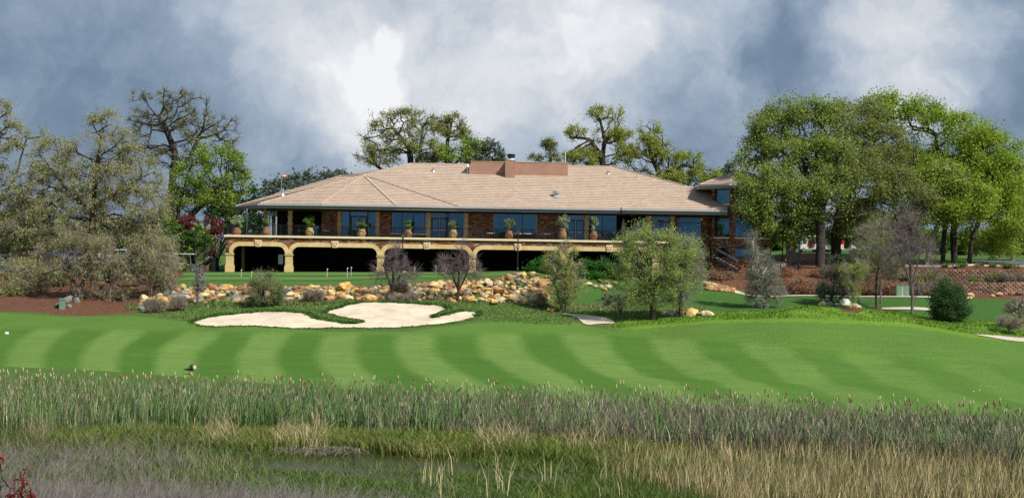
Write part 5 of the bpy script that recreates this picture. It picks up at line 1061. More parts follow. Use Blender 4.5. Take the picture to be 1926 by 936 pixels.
# ------------------------------------------------------------------ retaining walls
blk = []
for i in range(5):
    r = random.Random(i); w, h, dp = .455, .205, .30; j = .03; vs = [(0,dp,0),(w,dp,0),(w,dp,h),(0,dp,h),(.004,.07,.004),(w-.004,.07,.004),(w-.004,.07,h-.004),(.004,.07,h-.004)]
    vs += [(w*.28+r.uniform(-j,j), -.02+r.uniform(-j,j)*.6, .02),(w*.72+r.uniform(-j,j), -.02+r.uniform(-j,j)*.6, .02),(w*.72+r.uniform(-j,j), -.03, h-.02),(w*.28, -.01+r.uniform(-j,j)*.6, h-.02)]
    me = bpy.data.meshes.new('block'); me.from_pydata(vs, [], [(3,2,1,0),(0,1,5,4),(1,2,6,5),(2,3,7,6),(3,0,4,7),(4,5,9,8),(5,6,10,9),(6,7,11,10),(7,4,8,11),(8,9,10,11)])
    c = [(.22,.135,.09),(.18,.11,.075),(.27,.185,.125),(.16,.095,.07),(.25,.165,.12)][i]; a = me.attributes.new('tint', 'FLOAT_COLOR', 'POINT'); a.data.foreach_set('color', np.array([c+(1,)]*len(vs), np.float32).ravel()); me.materials.append(M['block']); blk.append(me)
def ret_wall(label, d, u0, u1, rows, most):
    x0, x1 = XX(u0, d), XX(u1, d); t = empty('retaining_wall', (x0, d, float(tz(x0, d-.4))), label, 'retaining wall'); cnt = 0; rest = MB(); x = x0; i = 0
    n = int((x1-x0)/.457)
    for i in range(n):
        for r in range(rows):
            x = x0 + (i + .5*(r % 2))*.457; zb = float(tz(x, d-.45)) - .1; zb = round(zb/.07)*.07
            if cnt < most:
                o = bpy.data.objects.new('block', random.choice(blk)); COL.objects.link(o); o.parent = t; o.location = Vector((x, d-.30+r*.02+random.uniform(-.012,.012), zb+r*.207)) - t.location; cnt += 1
            else: rest.add([(x+v.co.x, d-.3+r*.02+v.co.y, zb+r*.207+v.co.z) for v in blk[0].vertices], [tuple(p.vertices) for p in blk[0].polygons], random.choice([(.33,.20,.13),(.27,.16,.10),(.40,.27,.18)]))
    if rest.v: rest.build('block', M['block'], t, tinted=True, kind='stuff')
ret_wall('lower brown block retaining wall behind the cart path', 146, 1452, 1985, 6, 300)
ret_wall('upper tan block retaining wall under the kerb and road', 150, 1668, 1985, 6, 290)

# ------------------------------------------------------------------ grass tufts, reeds
patch_w = poly_world([(1046,588),(1095,590),(1148,596),(1164,611),(1130,612),(1100,616),(1084,601),(1070,595)])
def blades(C, h, w, lean, cols, var=.2, name='grass', label='', cat='grass', bend=.5, patch=.5, tipcol=None, kind='stuff', leandir=None):
    C = np.asarray(C); C = C[~inside(C[:, 0], C[:, 1], patch_w)]; n = len(C); ang = RNG.uniform(0, 2*np.pi, n); side = np.stack([np.cos(ang), np.sin(ang), np.zeros(n)], 1); hh = (h * RNG.uniform(.55, 1.2, n))[:, None]
    ld = RNG.normal(size=(n, 3)); ld[:, 2] = 0; ld /= np.linalg.norm(ld, axis=1, keepdims=True)
    if leandir is not None: ld = ld * .6 + np.array(leandir)
    ln = ld * hh * lean * RNG.uniform(.3, 1.3, (n, 1)); mid = C + np.array([0, 0, 1.]) * hh * .55 + ln * (1 - bend) * .5; top = C + np.array([0, 0, 1.]) * hh * (1 - .25 * lean) + ln
    s = side * w / 2 * RNG.uniform(.6, 1.3, (n, 1)); V = np.stack([C - s, C + s, mid + s * .8, mid - s * .8, top + s * .1, top - s * .1], 1).reshape(-1, 3); b = (np.arange(n) * 6)[:, None]
    Fq = np.concatenate([b + np.array([[0, 1, 2, 3]]), b + np.array([[3, 2, 4, 5]])]); t = tint_by(C, cols, 6, var, patch)/1.35*RNG.choice([.55,.9,1.15,1.5], (n,1)).repeat(6,0)
    o = mesh_np(name, V, Fq, M['blade'], tint=t, kind=kind); tag(o, label, cat); return o
def on_ground(x, y, dz=0.0): return np.stack([x, y, tz(x, y) + dz], 1)
def scatter_px(n, u0, u1, d0, d1, dens=None):
    u = RNG.uniform(u0, u1, n); d = np.sqrt(RNG.uniform(d0**2, d1**2, n))
    if dens is not None: k = RNG.uniform(0, 1, n) < dens(u, d); u, d = u[k], d[k]
    return XX(u, d), d
# long rough between bunkers and boulders
x, y = scatter_px(52000, 280, 1080, 118, 132.5); msk = ~inside(x, y, bunker_w); pyv = hor(UofXY(x, y)) - tz(x, y) / y * F; uu = UofXY(x, y)
msk &= (pyv < np.interp(uu, [280,360,620,760,900,1080], [590,604,606,606,603,612])); x, y = x[msk], y[msk]
blades(on_ground(x, y, -.02), .15, .05, .7, [(.085,.185,.03),(.12,.23,.045),(.15,.25,.06),(.22,.23,.09)], name='rough_grass', label='longer rough grass between the sand bunkers and the boulders', patch=.8)
bp_ = np.array(bunker_w); ctr = bp_.mean(0); nn = np.roll(bp_, -1, 0) - np.roll(bp_, 1, 0); nn /= np.linalg.norm(nn, axis=1, keepdims=True); area = np.sum(bp_[:, 0]*np.roll(bp_[:, 1], -1) - np.roll(bp_[:, 0], -1)*bp_[:, 1])
no = np.stack([nn[:, 1], -nn[:, 0]], 1) * (1 if area > 0 else -1); idx = np.repeat(np.arange(len(bp_)), 46); t = RNG.uniform(-.05, .55, len(idx)); back = no[idx][:, 1] > -.15; idx, t = idx[back], t[back]
q = bp_[idx] + no[idx] * t[:, None] + RNG.normal(size=(len(idx), 2)) * .08
blades(on_ground(q[:, 0], q[:, 1], .0), .34, .06, .9, [(.035,.10,.016),(.055,.14,.025),(.08,.17,.035)], name='rough_grass', label='overhanging dark grass lip round the sand bunkers')
q2 = bp_[np.repeat(np.arange(len(bp_)), 30)]; q2 = q2 + no[np.repeat(np.arange(len(bp_)), 30)] * RNG.uniform(-.10, .40, (len(q2), 1)) + RNG.normal(size=q2.shape) * .06
blades(on_ground(q2[:, 0], q2[:, 1], .0), .13, .05, .8, [(.06,.14,.02),(.09,.18,.03)], name='rough_grass', label='short ragged grass fringe round the edge of the sand')
# fingers of grass between the bunkers get a denser mat
x, y = scatter_px(60000, 1075, 1960, 112, 128); uu = UofXY(x, y); pyv = hor(uu) - tz(x, y) / y * F; msk = (pyv < np.interp(uu, [1060,1160,1340,1500,1700,1830,1926], [598,618,602,598,606,628,636])) & (pyv > 560) & ~(((uu-1605)/20)**2 + ((y-120.5)/.8)**2 < 1); msk &= RNG.uniform(0, 1, len(x)) < .35 + .75*(np.sin(x*.8+2*np.sin(y*.9))*np.sin(y*1.3+x*.3) > -.2); x, y = x[msk], y[msk]
blades(on_ground(x, y, -.02), .19, .05, .7, [(.11,.24,.022),(.17,.29,.03),(.24,.30,.05),(.09,.20,.02)], name='meadow_grass', label='bright yellow green uncut grass along the top of the fairway, right', patch=.35)
x, y = scatter_px(14000, 1075, 1330, 124, 132); blades(on_ground(x, y, -.02), .22, .05, .7, [(.10,.22,.04),(.19,.25,.07),(.27,.26,.12)], name='rough_grass', label='weedy grass round the willow trunks')
x, y = scatter_px(9000, 240, 700, 129, 131.5); blades(on_ground(x, y, -.02), .34, .05, .8, [(.10,.22,.035),(.16,.26,.06),(.25,.24,.11)], name='rough_grass', label='tall weedy grass along the foot of the boulder bank')

# marsh -----------------------------------------------------------
def far_edge(u): return np.interp(u, [-100,0,300,700,1000,1300,1600,1926,2100], [84.6,84.4,84.2,83.6,82.2,79.6,76.2,73.8,73])
def marsh_pts(n, u0, u1, d0, d1): u = RNG.uniform(u0, u1, n); t = RNG.uniform(0, 1, n); d = d0(u) + (d1(u) - d0(u)) * t if callable(d0) else d0 + (d1 - d0) * t; return u, d
def mz(n): return np.full(n, -8.98)
C1_ = lambda v: (lambda u: np.full_like(u, v))
def reed(n, u0, u1, near_f, far_f, h, w, lean, cols, name, label, bend=.5, patch=.3, dens=None, hmod=None, leandir=None):
    u, d = marsh_pts(n, u0, u1, near_f, far_f)
    if dens is not None: k = RNG.uniform(0, 1, len(u)) < dens(u, d); u, d = u[k], d[k]
    x = XX(u, d); C = np.stack([x, d, np.minimum(tz(x, d), -8.8) - .03], 1)
    return blades(C, h if hmod is None else hmod(u, d) * h, w, lean, cols, name=name, label=label, cat='reeds', bend=bend, patch=patch, leandir=leandir)
nearf = lambda u: np.interp(u, [-100, 300, 900, 1200, 2100], [69, 71.5, 71, 69, 63.5])
GRN = [(.065,.16,.03),(.10,.21,.042),(.14,.23,.065),(.22,.28,.14)]; GRYT = [(.32,.28,.20),(.22,.20,.15),(.42,.37,.26),(.13,.12,.09)]
gl = lambda u: np.interp(u, [-100, 600, 900, 1150, 1500, 2100], [1, .95, .50, .24, .26, .34])
clump = lambda u, d: .5 + .5*np.sin(u*.047 + 2.1*np.sin(d*.9 + u*.011))*np.sin(u*.019 + d*1.7)
reed(46000, -100, 2080, nearf, far_edge, 1.98, .055, .34, GRN, 'cattail_reeds', 'tall blue green cattail leaves in a broad band along the pond', dens=lambda u, d: gl(u)*(.35 + .8*clump(u, d)), hmod=lambda u, d: (.86 + .20*clump(u, d)) - .12*(far_edge(u)-d < 1.5), leandir=(.18, 0, 0))
reed(36000, -100, 2080, nearf, far_edge, 1.75, .045, .38, GRYT, 'dead_cattails', 'dry grey tan cattail stalks standing among the green leaves', dens=lambda u, d: np.clip((1.0 - gl(u) + .25)*(1.25 - .8*clump(u, d)), .12, 1), hmod=lambda u, d: 1.10 - .32*clump(u+50, d))
reed(15000, 850, 2080, lambda u: nearf(u) + .3, lambda u: nearf(u) + 8, 1.05, .05, 1.6, GRYT, 'broken_cattails', 'bent and broken grey cattail stalks lying in the reed bed', bend=.9)
reed(1500, -20, 620, nearf, far_edge, 2.05, .03, .2, [(.50,.42,.22),(.42,.36,.22)], 'dead_cattails', 'pale straw stalks among the green reeds at the left', dens=lambda u, d: np.clip(1-u/700, .2, 1))
# low yellow green sedge in front of the left and middle reeds
reed(40000, 120, 1300, lambda u: np.interp(u, [120,400,900,1300],[66.5,67.2,66.6,62]) - .8*np.sin(u*.017), lambda u: np.interp(u, [120,400,900,1300],[71,72.5,71.5,69]) + 1.2*np.sin(u*.023+1), .80, .04, .5, [(.12,.19,.028),(.18,.23,.045),(.08,.14,.022),(.27,.25,.09)], 'sedge', 'low yellow green sedge along the water edge', patch=.5)
reed(9000, 60, 1250, C1_(66.8), C1_(74), 1.30, .024, .5, [(.46,.38,.20),(.38,.30,.17),(.52,.44,.26)], 'straw_grass', 'straw coloured grass tufts rising from the low sedge', dens=lambda u, d: (np.sin(u*.035) + np.sin(u*.013+1) > .55).astype(float))
# right: tall tan grass nearer the camera
reed(20000, 1130, 2100, lambda u: np.interp(u, [1130,1400,2100],[59,50,50]), C1_(67.5), 1.38, .030, .42, [(.46,.36,.19),(.58,.48,.28),(.34,.25,.14),(.20,.20,.07)], 'tan_grass', 'tall tan dry grass filling the lower right', dens=lambda u, d: np.clip((u-1100)/350, .12, 1)*(.65+.35*np.sin(u*.045+d)), leandir=(.15,0,0))
reed(36000, 1080, 2100, C1_(50), C1_(69.5), .75, .032, .5, [(.09,.14,.022),(.13,.17,.03),(.05,.10,.02)], 'sedge', 'green undergrowth beneath the tan grass, lower right', patch=.5)
reed(24000, 880, 1330, C1_(50.5), C1_(62), .42, .022, .5, [(.07,.13,.02),(.10,.17,.025),(.045,.09,.018)], 'sedge', 'short green water grass growing in the shallow pond')
reed(70000, 250, 1250, C1_(51), C1_(66.9), .52, .036, .6, [(.10,.18,.025),(.13,.20,.035),(.16,.13,.04),(.06,.12,.02)], 'water_weed', 'thin green and russet weeds standing in the pond water', dens=lambda u, d: (.30+.7*(np.sin(u*.02+d*1.3) > .1))*np.where((d > 61.5) & (u < 900), .16, 1))
reed(420, 760, 1500, C1_(52), C1_(62), 1.6, .028, .35, [(.55,.47,.26),(.48,.40,.22)], 'straw_grass', 'a few long pale stalks arching over the near water', dens=lambda u, d: (np.sin(u*.055+np.sin(d)) > .1).astype(float))
# flattened reed mats by the water
for px, d, w_ in ((545,67.3,1.6),(600,67.0,1.0),(160,66.2,1.3),(650,67.4,1.2)):
    n = 500; u = RNG.normal(size=n) * w_ * 12 + px; y = d + RNG.normal(size=n) * .35; C = np.stack([XX(u, y), y, np.full(n, -8.97)], 1); blades(C, .45, .035, 3.5, GRYT, name='reed_mat', label={545:'mat of flattened brown reeds at the water edge, largest',600:'flattened reed mat right of the largest one',160:'flattened reed mat at the left by the grey twigs',650:'rightmost small mat of flattened reeds'}[px], cat='reeds', bend=.9)
# grey leafless brush at the bottom left
def brush(n, u0, u1, d0, d1, h, label, tm='twig_brush', dens=None, zoff=0):
    u = RNG.uniform(u0, u1, n); d = RNG.uniform(d0, d1, n)
    if dens is not None: k = RNG.uniform(0, 1, n) < dens(u, d); u, d = u[k], d[k]
    n = len(u); x = XX(u, d); hh = h * RNG.uniform(.5, 1.15, n); a = np.stack([x, d, np.maximum(tz(x, d), -9.0) - .05], 1); v = RNG.normal(size=(n, 3)) * .38; v[:, 2] = 1; m1 = a + v * (hh * .5)[:, None]
    E0 = [a]; E1x = [m1]; R = [np.full(n, .011)]
    for k in range(4):
        w = v + RNG.normal(size=(n, 3)) * .55; w[:, 2] = np.abs(w[:, 2]) * .8 + .2; t0 = RNG.uniform(.35, 1, (n, 1)); s_ = a + (m1 - a) * t0; e = s_ + w * (hh * .42)[:, None]; E0.append(s_); E1x.append(e); R.append(np.full(n, .007))
        w2 = w + RNG.normal(size=(n, 3)) * .6; s2 = s_ + (e - s_) * .55; E0.append(s2); E1x.append(s2 + w2 * (hh * .24)[:, None]); R.append(np.full(n, .005))
    R = np.concatenate(R); V, Fq = tubes(np.concatenate(E0), np.concatenate(E1x), R, R * .6, 3); o = mesh_np('brush', V, Fq, M[tm], kind='stuff'); tag(o, label, 'brush')
M['twig_brush'] = mat('twig_brush', (.25,.225,.205), .9, .3, 3)
brush(6500, -120, 960, 44.5, 54.5, 1.0, 'grey leafless brush filling the lower left corner', dens=lambda u, d: np.clip((1000-u)/420, 0, 1) * (d < np.interp(u, [-100,200,500,960],[52.8,52.2,51,47.5])))
brush(700, -120, 380, 53, 63, 1.1, 'thin brown brush standing in the reeds at the left', dens=lambda u, d: np.clip((420-u)/300, 0, 1))
reed(22000, -120, 500, C1_(54), C1_(70), .95, .03, .5, [(.09,.16,.035),(.13,.18,.05),(.20,.17,.10)], 'sedge', 'mixed green grass between the grey brush and the reeds, left', dens=lambda u, d: np.clip((560-u)/300, 0, 1))
reed(14000, 0, 1000, C1_(46), C1_(57), .75, .028, .6, [(.07,.12,.03),(.10,.15,.05)], 'sedge', 'green grass growing through the grey brush', dens=lambda u, d: .6)
# cattail heads: the ones that stand out over the bed are things of their own
def cattail_mesh():
    st = MB().lathe([(.008,0),(.006,1.75)], (0,0,0), 5); hd = MB().lathe([(.006,0),(.021,.015),(.024,.12),(.019,.21),(.005,.23)], (0,0,1.66), 7); tp = MB().lathe([(.005,0),(.003,.16)], (0,0,1.88), 4); return st, hd, tp
M['cat_tan'] = mat('cattail_tan', (.46,.39,.25), .95, .2, 30, .4, 60); M['cat_brown'] = mat('cattail_brown', (.22,.13,.08), .95, .2, 30, .4, 60); M['stalk'] = mat('stalk', (.20,.19,.09), .9, .2, 5)
protos = []
for mname in ('cat_tan', 'cat_brown'):
    st, hd, tp = cattail_mesh(); a = st.build('stem', M['stalk']); b2 = hd.build('seed_head', M[mname], smooth=True); protos.append((a.data, b2.data)); bpy.data.objects.remove(a); bpy.data.objects.remove(b2)
fluffy = [(12,694),(48,692),(60,700),(90,702),(105,703),(205,701),(415,702),(830,706)]
ct = []
for i in range(190):
    u = float(RNG.uniform(-10, 1940)); d = float(far_edge(u)) - float(RNG.uniform(.1, 3.2)) * (1 if u > 900 else .8)
    ct.append((u, d))
for u in (8,20,33,47,52,66,74,88,97,104,118): ct.append((u, 84.2 - random.random()*2))
ct.sort()
def where(u):
    if u < 120: return 'in the pale clump at the left edge'
    if u < 330: return 'between the left edge and the goose'
    if u < 420: return 'around the goose'
    if u < 700: return 'below the long sand bunker'
    if u < 960: return 'below the second sand bunker'
    if u < 1200: return 'below the path patch and the willow'
    if u < 1480: return 'left of the perched blackbird'
    if u < 1620: return 'around the perched blackbird'
    if u < 1800: return 'below the bare purple tree'
    return 'near the right edge'
ccount = {}; cl_ = []
for u, d in ct:
    kind = 0 if random.random() < .62 or u < 120 else 1; h = random.uniform(.98, 1.24); x = XX(u, d); w = where(u); cw = 'pale tan' if kind == 0 else 'dark brown'; sw = 'tall' if h > 1.11 else 'short'
    key = (sw, cw, w); ccount[key] = ccount.get(key, 0) + 1; cl_.append((key, ccount[key]))
    t = empty('cattail', (x, d, float(min(tz(x, d), -8.85))), f'{sw} {cw} cattail head above the reeds {w}', 'cattail', f'{sw} {cw} cattails {w}'); t.scale = (1.5, 1.5, h); t.rotation_euler = (random.uniform(-.07,.07), random.uniform(-.07,.07), 0)
    cl_[-1] = cl_[-1] + (t,)
    for nm, me in (('stem', protos[kind][0]), ('seed_head', protos[kind][1])): o = bpy.data.objects.new(nm, me); COL.objects.link(o); o.parent = t
ORD = ['leftmost','second','third','fourth','fifth','sixth','seventh','eighth','ninth','tenth','eleventh','twelfth','thirteenth','fourteenth','fifteenth','sixteenth','seventeenth','eighteenth','nineteenth','twentieth']
for (sw, cw, w), k, t in cl_:
    n_ = ccount[(sw, cw, w)]
    if n_ > 1: t['label'] = ('rightmost' if k == n_ else ORD[min(k-1, 19)]) + f' {sw} {cw} cattail {w}'
    t['group'] = 'cattails standing above the reed bed'
# remaining heads inside the bed as one mass
V = []; Fq = []; off = 0; T = []
n = 1500; u = RNG.uniform(-50, 2000, n); t = RNG.uniform(0, 1, n) ** .8; d = nearf(u) + (far_edge(u)-nearf(u))*t; x = XX(u, d); z = -8.95 + RNG.uniform(1.45, 1.95, n); tilt = RNG.normal(size=(n, 3))*.06; tilt[:, 2] = .19
E0 = np.stack([x, d, z], 1); E1x = E0 + tilt; V, Fq = tubes(E0, E1x, np.full(n, .028), np.full(n, .02), 5); c = np.where(RNG.uniform(0, 1, (n, 1)) < .6, np.array([[.42,.37,.26]]), np.array([[.20,.13,.09]])); o = mesh_np('cattail_heads', V, Fq, M['blade'], tint=np.repeat(c, 10, 0), kind='stuff'); tag(o, 'many brown and grey cattail heads deep inside the reed bed', 'reeds')

# ------------------------------------------------------------------ terrace furniture
def on_terr(px, y): return (XX(px, y), y, FLOOR)
def potted(px, py_top, py_rim, potm, label, y=150.75, w=1.0, cols=MIDG, big=1.0, kind=0):
    x = XX(px, y); t = empty('potted_shrub', (x, y, FLOOR), label, 'planter', 'pots with shrubs along the terrace railing')
    zr = ZZ(px, py_rim, y) - FLOOR; r = .40 * w
    pr = [(r*.55,0),(r*.78,.08*zr),(r*1.0,.45*zr),(r*.98,.62*zr),(r*.72,.9*zr),(r*.80,zr),(r*.70,zr),(r*.66,zr-.04)]
    MB().lathe(pr, (x, y, FLOOR), 40, .05, 10).build('pot', M[potm], t, smooth=True)
    MB().lathe([(r*.66,-.06),(r*.62,-.03)], (x, y, FLOOR+zr), 16).build('soil', M['black'], t)
    top = ZZ(px, py_top, y); hh = top - (FLOOR+zr); c = np.array([x, y, FLOOR + zr + hh*.5]); n = int(900*big)
    v = RNG.normal(size=(n, 3)); v /= np.linalg.norm(v, axis=1, keepdims=True); v *= RNG.uniform(.25, 1, (n, 1)) ** .5; cl = RNG.normal(size=(11, 3)); cl[:, 2] = cl[:, 2]*1.2+.35; cl /= np.linalg.norm(cl, axis=1, keepdims=True); pick = cl[RNG.integers(0, 11, n)]
    C = c + (v*.34*RNG.uniform(.5,1.3,(n,1)) + pick*RNG.uniform(.25,1.0,(n,1))) * np.array([.52*big, .45*big, hh*.56]); V, Fq = leaf_quads(C, .075); mesh_np('foliage', V, Fq, M['leaf'], t, tint=tint_by(C, cols, 4), kind='stuff')
    base = np.array([[x, y, FLOOR+zr-.05]]); E1x = c + pick[:14] * np.array([.4*big, .35*big, hh*.4]); V, Fq = tubes(np.repeat(base, 14, 0), E1x, np.full(14, .02), np.full(14, .008), 4); mesh_np('stem', V, Fq, M['bark_grey'], t)
    return t
PG = [(.12,.22,.04),(.17,.28,.06),(.08,.15,.03)]; PO = [(.20,.23,.10),(.27,.29,.14),(.14,.17,.07)]; PW = [(.30,.36,.20),(.42,.46,.32),(.18,.26,.10)]
potted(445, 406, 428, 'terracotta', 'terracotta pot with pale leafed shrub at the left corner of the terrace', 151.5, 1.1, PW, 1.25)
potted(500, 414, 427.5, 'terracotta', 'round terracotta pot with green shrub left of the first tan column', 151.0, .95, PG)
potted(582, 407, 428, 'ochrepot', 'ochre pot with tall green shrub right of the first tan column', 150.8, 1.05, PG, 1.2)
potted(680, 417, 431, 'ochrepot', 'pale ochre ribbed pot in front of the left double door', 150.7, 1.05, PG)
potted(767, 415, 431, 'brownpot', 'brown ribbed pot with green shrub before the three pane window', 150.8, .98, PG)
potted(852, 417, 432, 'ochrepot', 'ochre ribbed pot with upright leaves right of the second double door', 150.7, 1.0, PO, .9)
potted(957, 413, 434, 'terracotta', 'terracotta pot with olive shrub before the middle window', 150.8, .98, PO, 1.15)
potted(1058, 405, 430, 'brownpot', 'brown pot with tall pale green shrub before the tan pilaster', 150.9, .95, PW, 1.25)
potted(1116, 411, 435, 'terracotta', 'rust red ribbed pot with slender pale shrub near the right windows', 150.8, 1.0, PW, .95)
def chair(px, y, lab, rot=0):
    t = empty('patio_chair', (0, 0, 0), lab, 'chair', 'dark woven patio chairs on the terrace')
    MB().box((-.27,-.26,.36), (.27,.28,.46)).build('seat', M['black'], t, bevel=.02)
    bk = MB()
    for k in range(7): a = (k-3)/3*.27; bk.bar((a, .24+.05*(1-abs(k-3)/3), .46), (a*1.05, .30+.06*(1-abs(k-3)/3), .92-.10*abs(k-3)/3), .075, .03)
    bk.build('backrest', M['black'], t)
    for s in (-1, 1): MB().bar((s*.29,-.22,.64), (s*.29,.27,.66), .06, .04).bar((s*.29,-.22,.36), (s*.29,-.22,.64), .045).build('armrest', M['black'], t)
    for sx in (-1, 1):
        for sy in (-1, 1): MB().bar((sx*.25, sy*.22, 0), (sx*.24, sy*.22, .37), .045).build('leg', M['black'], t)
    t.location = on_terr(px, y); t.rotation_euler.z = rot; return t
def table(px, y, lab, r=.45):
    t = empty('patio_table', (0, 0, 0), lab, 'table', 'patio tables on the terrace')
    MB().lathe([(r,.70),(r,.735),(r-.02,.74)], (0,0,0), 24).build('tabletop', M['white'], t); MB().lathe([(.05,.04),(.04,.70)], (0,0,0), 10).build('pedestal', M['black'], t); MB().lathe([(.26,0),(.24,.035),(.06,.05)], (0,0,0), 16).build('base', M['black'], t)
    t.location = on_terr(px, y); return t
for px, y, lab in ((922,152.0,'small white topped table left of the terracotta olive pot'),(973,152.1,'white topped table just right of the terracotta olive pot'),(991,151.9,'white topped table under the right end of the middle window'),(1030,152.0,'white topped table before the stone wall beside the tall brown pot'),(613,152.2,'pale table in the covered patio before the stone wall'),(566,153.6,'pale table deep in the covered patio right of the tan column')): table(px, y, lab)
for px, y, r_, lab in ((893,151.9,1.4,'dark patio chair by the tan pilaster, leftmost on the open terrace'),(907,151.9,-1.4,'dark patio chair left of the small white table'),(934,151.8,1.5,'dark patio chair between the small white table and the window edge'),(944,152.2,-.4,'dark patio chair directly left of the olive pot'),(1012,151.9,1.4,'dark patio chair before the stone wall, left of the white table'),(1041,151.9,-1.4,'dark patio chair right of the white table by the stone wall'),(1131,151.8,.3,'rounded dark chair under the right two pane window, left one'),(1147,151.9,-.3,'rounded dark chair under the right two pane window, right one'),(603,151.9,1.5,'dark patio chair before the stone wall in the covered patio'),(626,152.0,-1.5,'dark patio chair left of the first double door'),(556,153.6,1.5,'dark patio chair just right of the first tan column'),(576,153.4,-1.5,'dark patio chair behind the tall ochre pot'),(660,152.2,3.1,'dark chair in front of the left glass sidelight')): chair(px, y, lab, r_)
def umbrella(px, y, lab, h=2.35):
    x = XX(px, y); t = empty('closed_umbrella', (x, y, FLOOR), lab, 'umbrella', 'closed grey umbrellas in the dark recess')
    MB().lathe([(.30,.95),(.27,1.0),(.20,1.5),(.12,2.0),(.05,h),(.02,h+.08)], (x,y,FLOOR), 28, .16, 7).build('canopy', M['grey_fabric'], t, smooth=True); MB().lathe([(.025,.05),(.025,.96)], (x,y,FLOOR), 8).build('pole', M['steel'], t); MB().lathe([(.28,0),(.26,.06),(.04,.09)], (x,y,FLOOR), 16).build('base', M['black'], t)
umbrella(1172, 152.2, 'closed grey umbrella standing alone, leftmost in the recess'); umbrella(1194, 152.4, 'closed grey umbrella, left of the close group of three', 2.5); umbrella(1200, 152.0, 'closed grey umbrella in the middle of the group of three', 2.4); umbrella(1210, 152.1, 'closed grey umbrella beside the tan pilaster', 2.4)

# ------------------------------------------------------------------ lamp posts
def lamp(px, d, py_top, lab, base=None, plinth=False):
    b = GD(px, d) if base is None else Vector(base); H = ZZ(px, py_top, d) - b.z; t = empty('lamp_post', b, lab, 'lamp post', 'black lantern lamp posts'); x, y, z = b
    MB().lathe([(.20,-.3),(.20,.12),(.14,.2),(.12,.5),(.065,.6),(.055,H-.75),(.10,H-.72),(.10,H-.68),(.04,H-.66)], b, 14).build('pole', M['frame'], t)
    ln = MB().lathe([(.11,H-.64),(.19,H-.24)], b, 6).build('lamp_glass', M['lampglass'], t)
    fr = MB()
    for k in range(6): a = k*math.pi/3; fr.bar((x+.115*math.cos(a), y+.115*math.sin(a), z+H-.65), (x+.195*math.cos(a), y+.195*math.sin(a), z+H-.23), .022)
    fr.build('lantern_frame', M['frame'], t); MB().lathe([(.25,H-.24),(.24,H-.20),(.10,H-.06),(.03,H-.02),(.03,H)], b, 6).build('lamp_cap', M['frame'], t)
    if plinth: MB().lathe([(.48,-.6),(.48,.05),(.42,.10)], b, 20).build('plinth', M['concrete'], t)
M['lampglass'] = glass('lamp_glass', (.35,.37,.38,1), .3)
lamp(974, 141.2, 429, 'tall black lamp post on a concrete plinth at the top of the boulders', plinth=True)
lamp(757.5, 148.6, 436, 'slim black lamp post behind the first bare tree, on a low plinth', plinth=True)
lamp(367, 151.0, 436, 'black lamp post right beside the golf cart'); lamp(385.5, 155, 411, 'black lamp post rising before the red shrub')
lamp(1472, 156, 413, 'black lamp post next to the stone tower steps'); lamp(1503.5, 151.8, 433, 'black lamp post on the brown mulch, left of the thick trunk')

# ------------------------------------------------------------------ vehicles
def wheel(parent, c, r=.24, w=.16, axis='y'):
    wh = (MB().cyly(c, r, w, 18) if axis == 'y' else MB().cylx(c, r, w, 18)).build('wheel', M['black'], parent); (MB().cyly(c, r*.55, w+.02, 12) if axis == 'y' else MB().cylx(c, r*.55, w+.02, 12)).build('rim', M['steel'], wh)
def golf_cart(loc, rot, lab, body, bag=False, tail=None):
    t = empty('golf_cart', (0, 0, 0), lab, 'golf cart', 'golf carts')
    b = MB().prism([(-1.15,.30),(-1.15,.70),(-1.0,.78),(-.35,.74),(-.25,.36),(.45,.36),(.62,.82),(.80,.86),(1.15,.60),(1.18,.30)], -.55, .55); b.build('body', M[body], t, fix=True, bevel=.03)
    MB().box((-.95,-.52,.78), (-.35,.52,.90)).build('seat', M['white'], t, bevel=.03); MB().box((-1.0,-.52,.95), (-.90,.52,1.25)).build('seat_back', M['white'], t, bevel=.03)
    for sx, xx in ((0, -.98), (1, .62)):
        for s in (-1, 1): MB().bar((xx, s*.5, .8), ((xx - (.12 if sx else -.05)), s*.52, 1.80), .04).build('roof_post', M['steel'], t)
    MB().box((-1.25,-.62,1.80), (.78,.62,1.88)).build('roof', M['white'], t, bevel=.035)
    MB().add([(.66,-.48,.86),(.66,.48,.86),(.52,.50,1.78),(.52,-.50,1.78)], [(0,1,2,3)]).build('windscreen', M['car_glass'], t)
    MB().bar((.45,.2,.8), (.30,.2,1.05), .03).cylx((.28,.2,1.06), .16, .03, 14).build('steering_wheel', M['black'], t)
    for cx_ in (-.78, .80):
        for s in (-1, 1): wheel(t, (cx_, s*.50, .22), .23, .18)
    for s in (-1, 1): MB().box((1.12,s*.38-.08,.55), (1.19,s*.38+.08,.66)).build('headlight', M['lampglass'], t)
    if tail:
        MB().box((-1.20,-.35,.45), (-1.14,.35,.75)).build('rear_panel', M[tail], t)
        for s in (-1, 1): MB().box((-1.5,s*.25-.12,.6), (-1.22,s*.25+.12,1.35)).build('golf_bag', M[tail], t, bevel=.04)
    t.location = loc; t.rotation_euler.z = rot
M['cart_teal'] = paint('cart_teal', (.05,.13,.14,1)); M['cart_cream'] = paint('cart_cream', (.70,.68,.60,1)); M['cart_white'] = paint('cart_white', (.72,.72,.72,1))
golf_cart(GD(352,151) , -.12, 'teal golf cart with a white roof by the left lamp post', 'cart_teal')
golf_cart((XX(1521,171), 171, float(tz(XX(1521,171),171))), .1, 'cream golf cart parked left of the thick dark trunk', 'cart_cream')
golf_cart((XX(1545,172), 172, float(tz(XX(1545,172),172))), .0, 'golf cart with red bags half hidden behind the thick trunk', 'cart_white', tail='red')
golf_cart((XX(1562,171), 171, float(tz(XX(1562,171),171))), 3.1, 'golf cart between the two thick trunks with red rear', 'cart_white', tail='red')
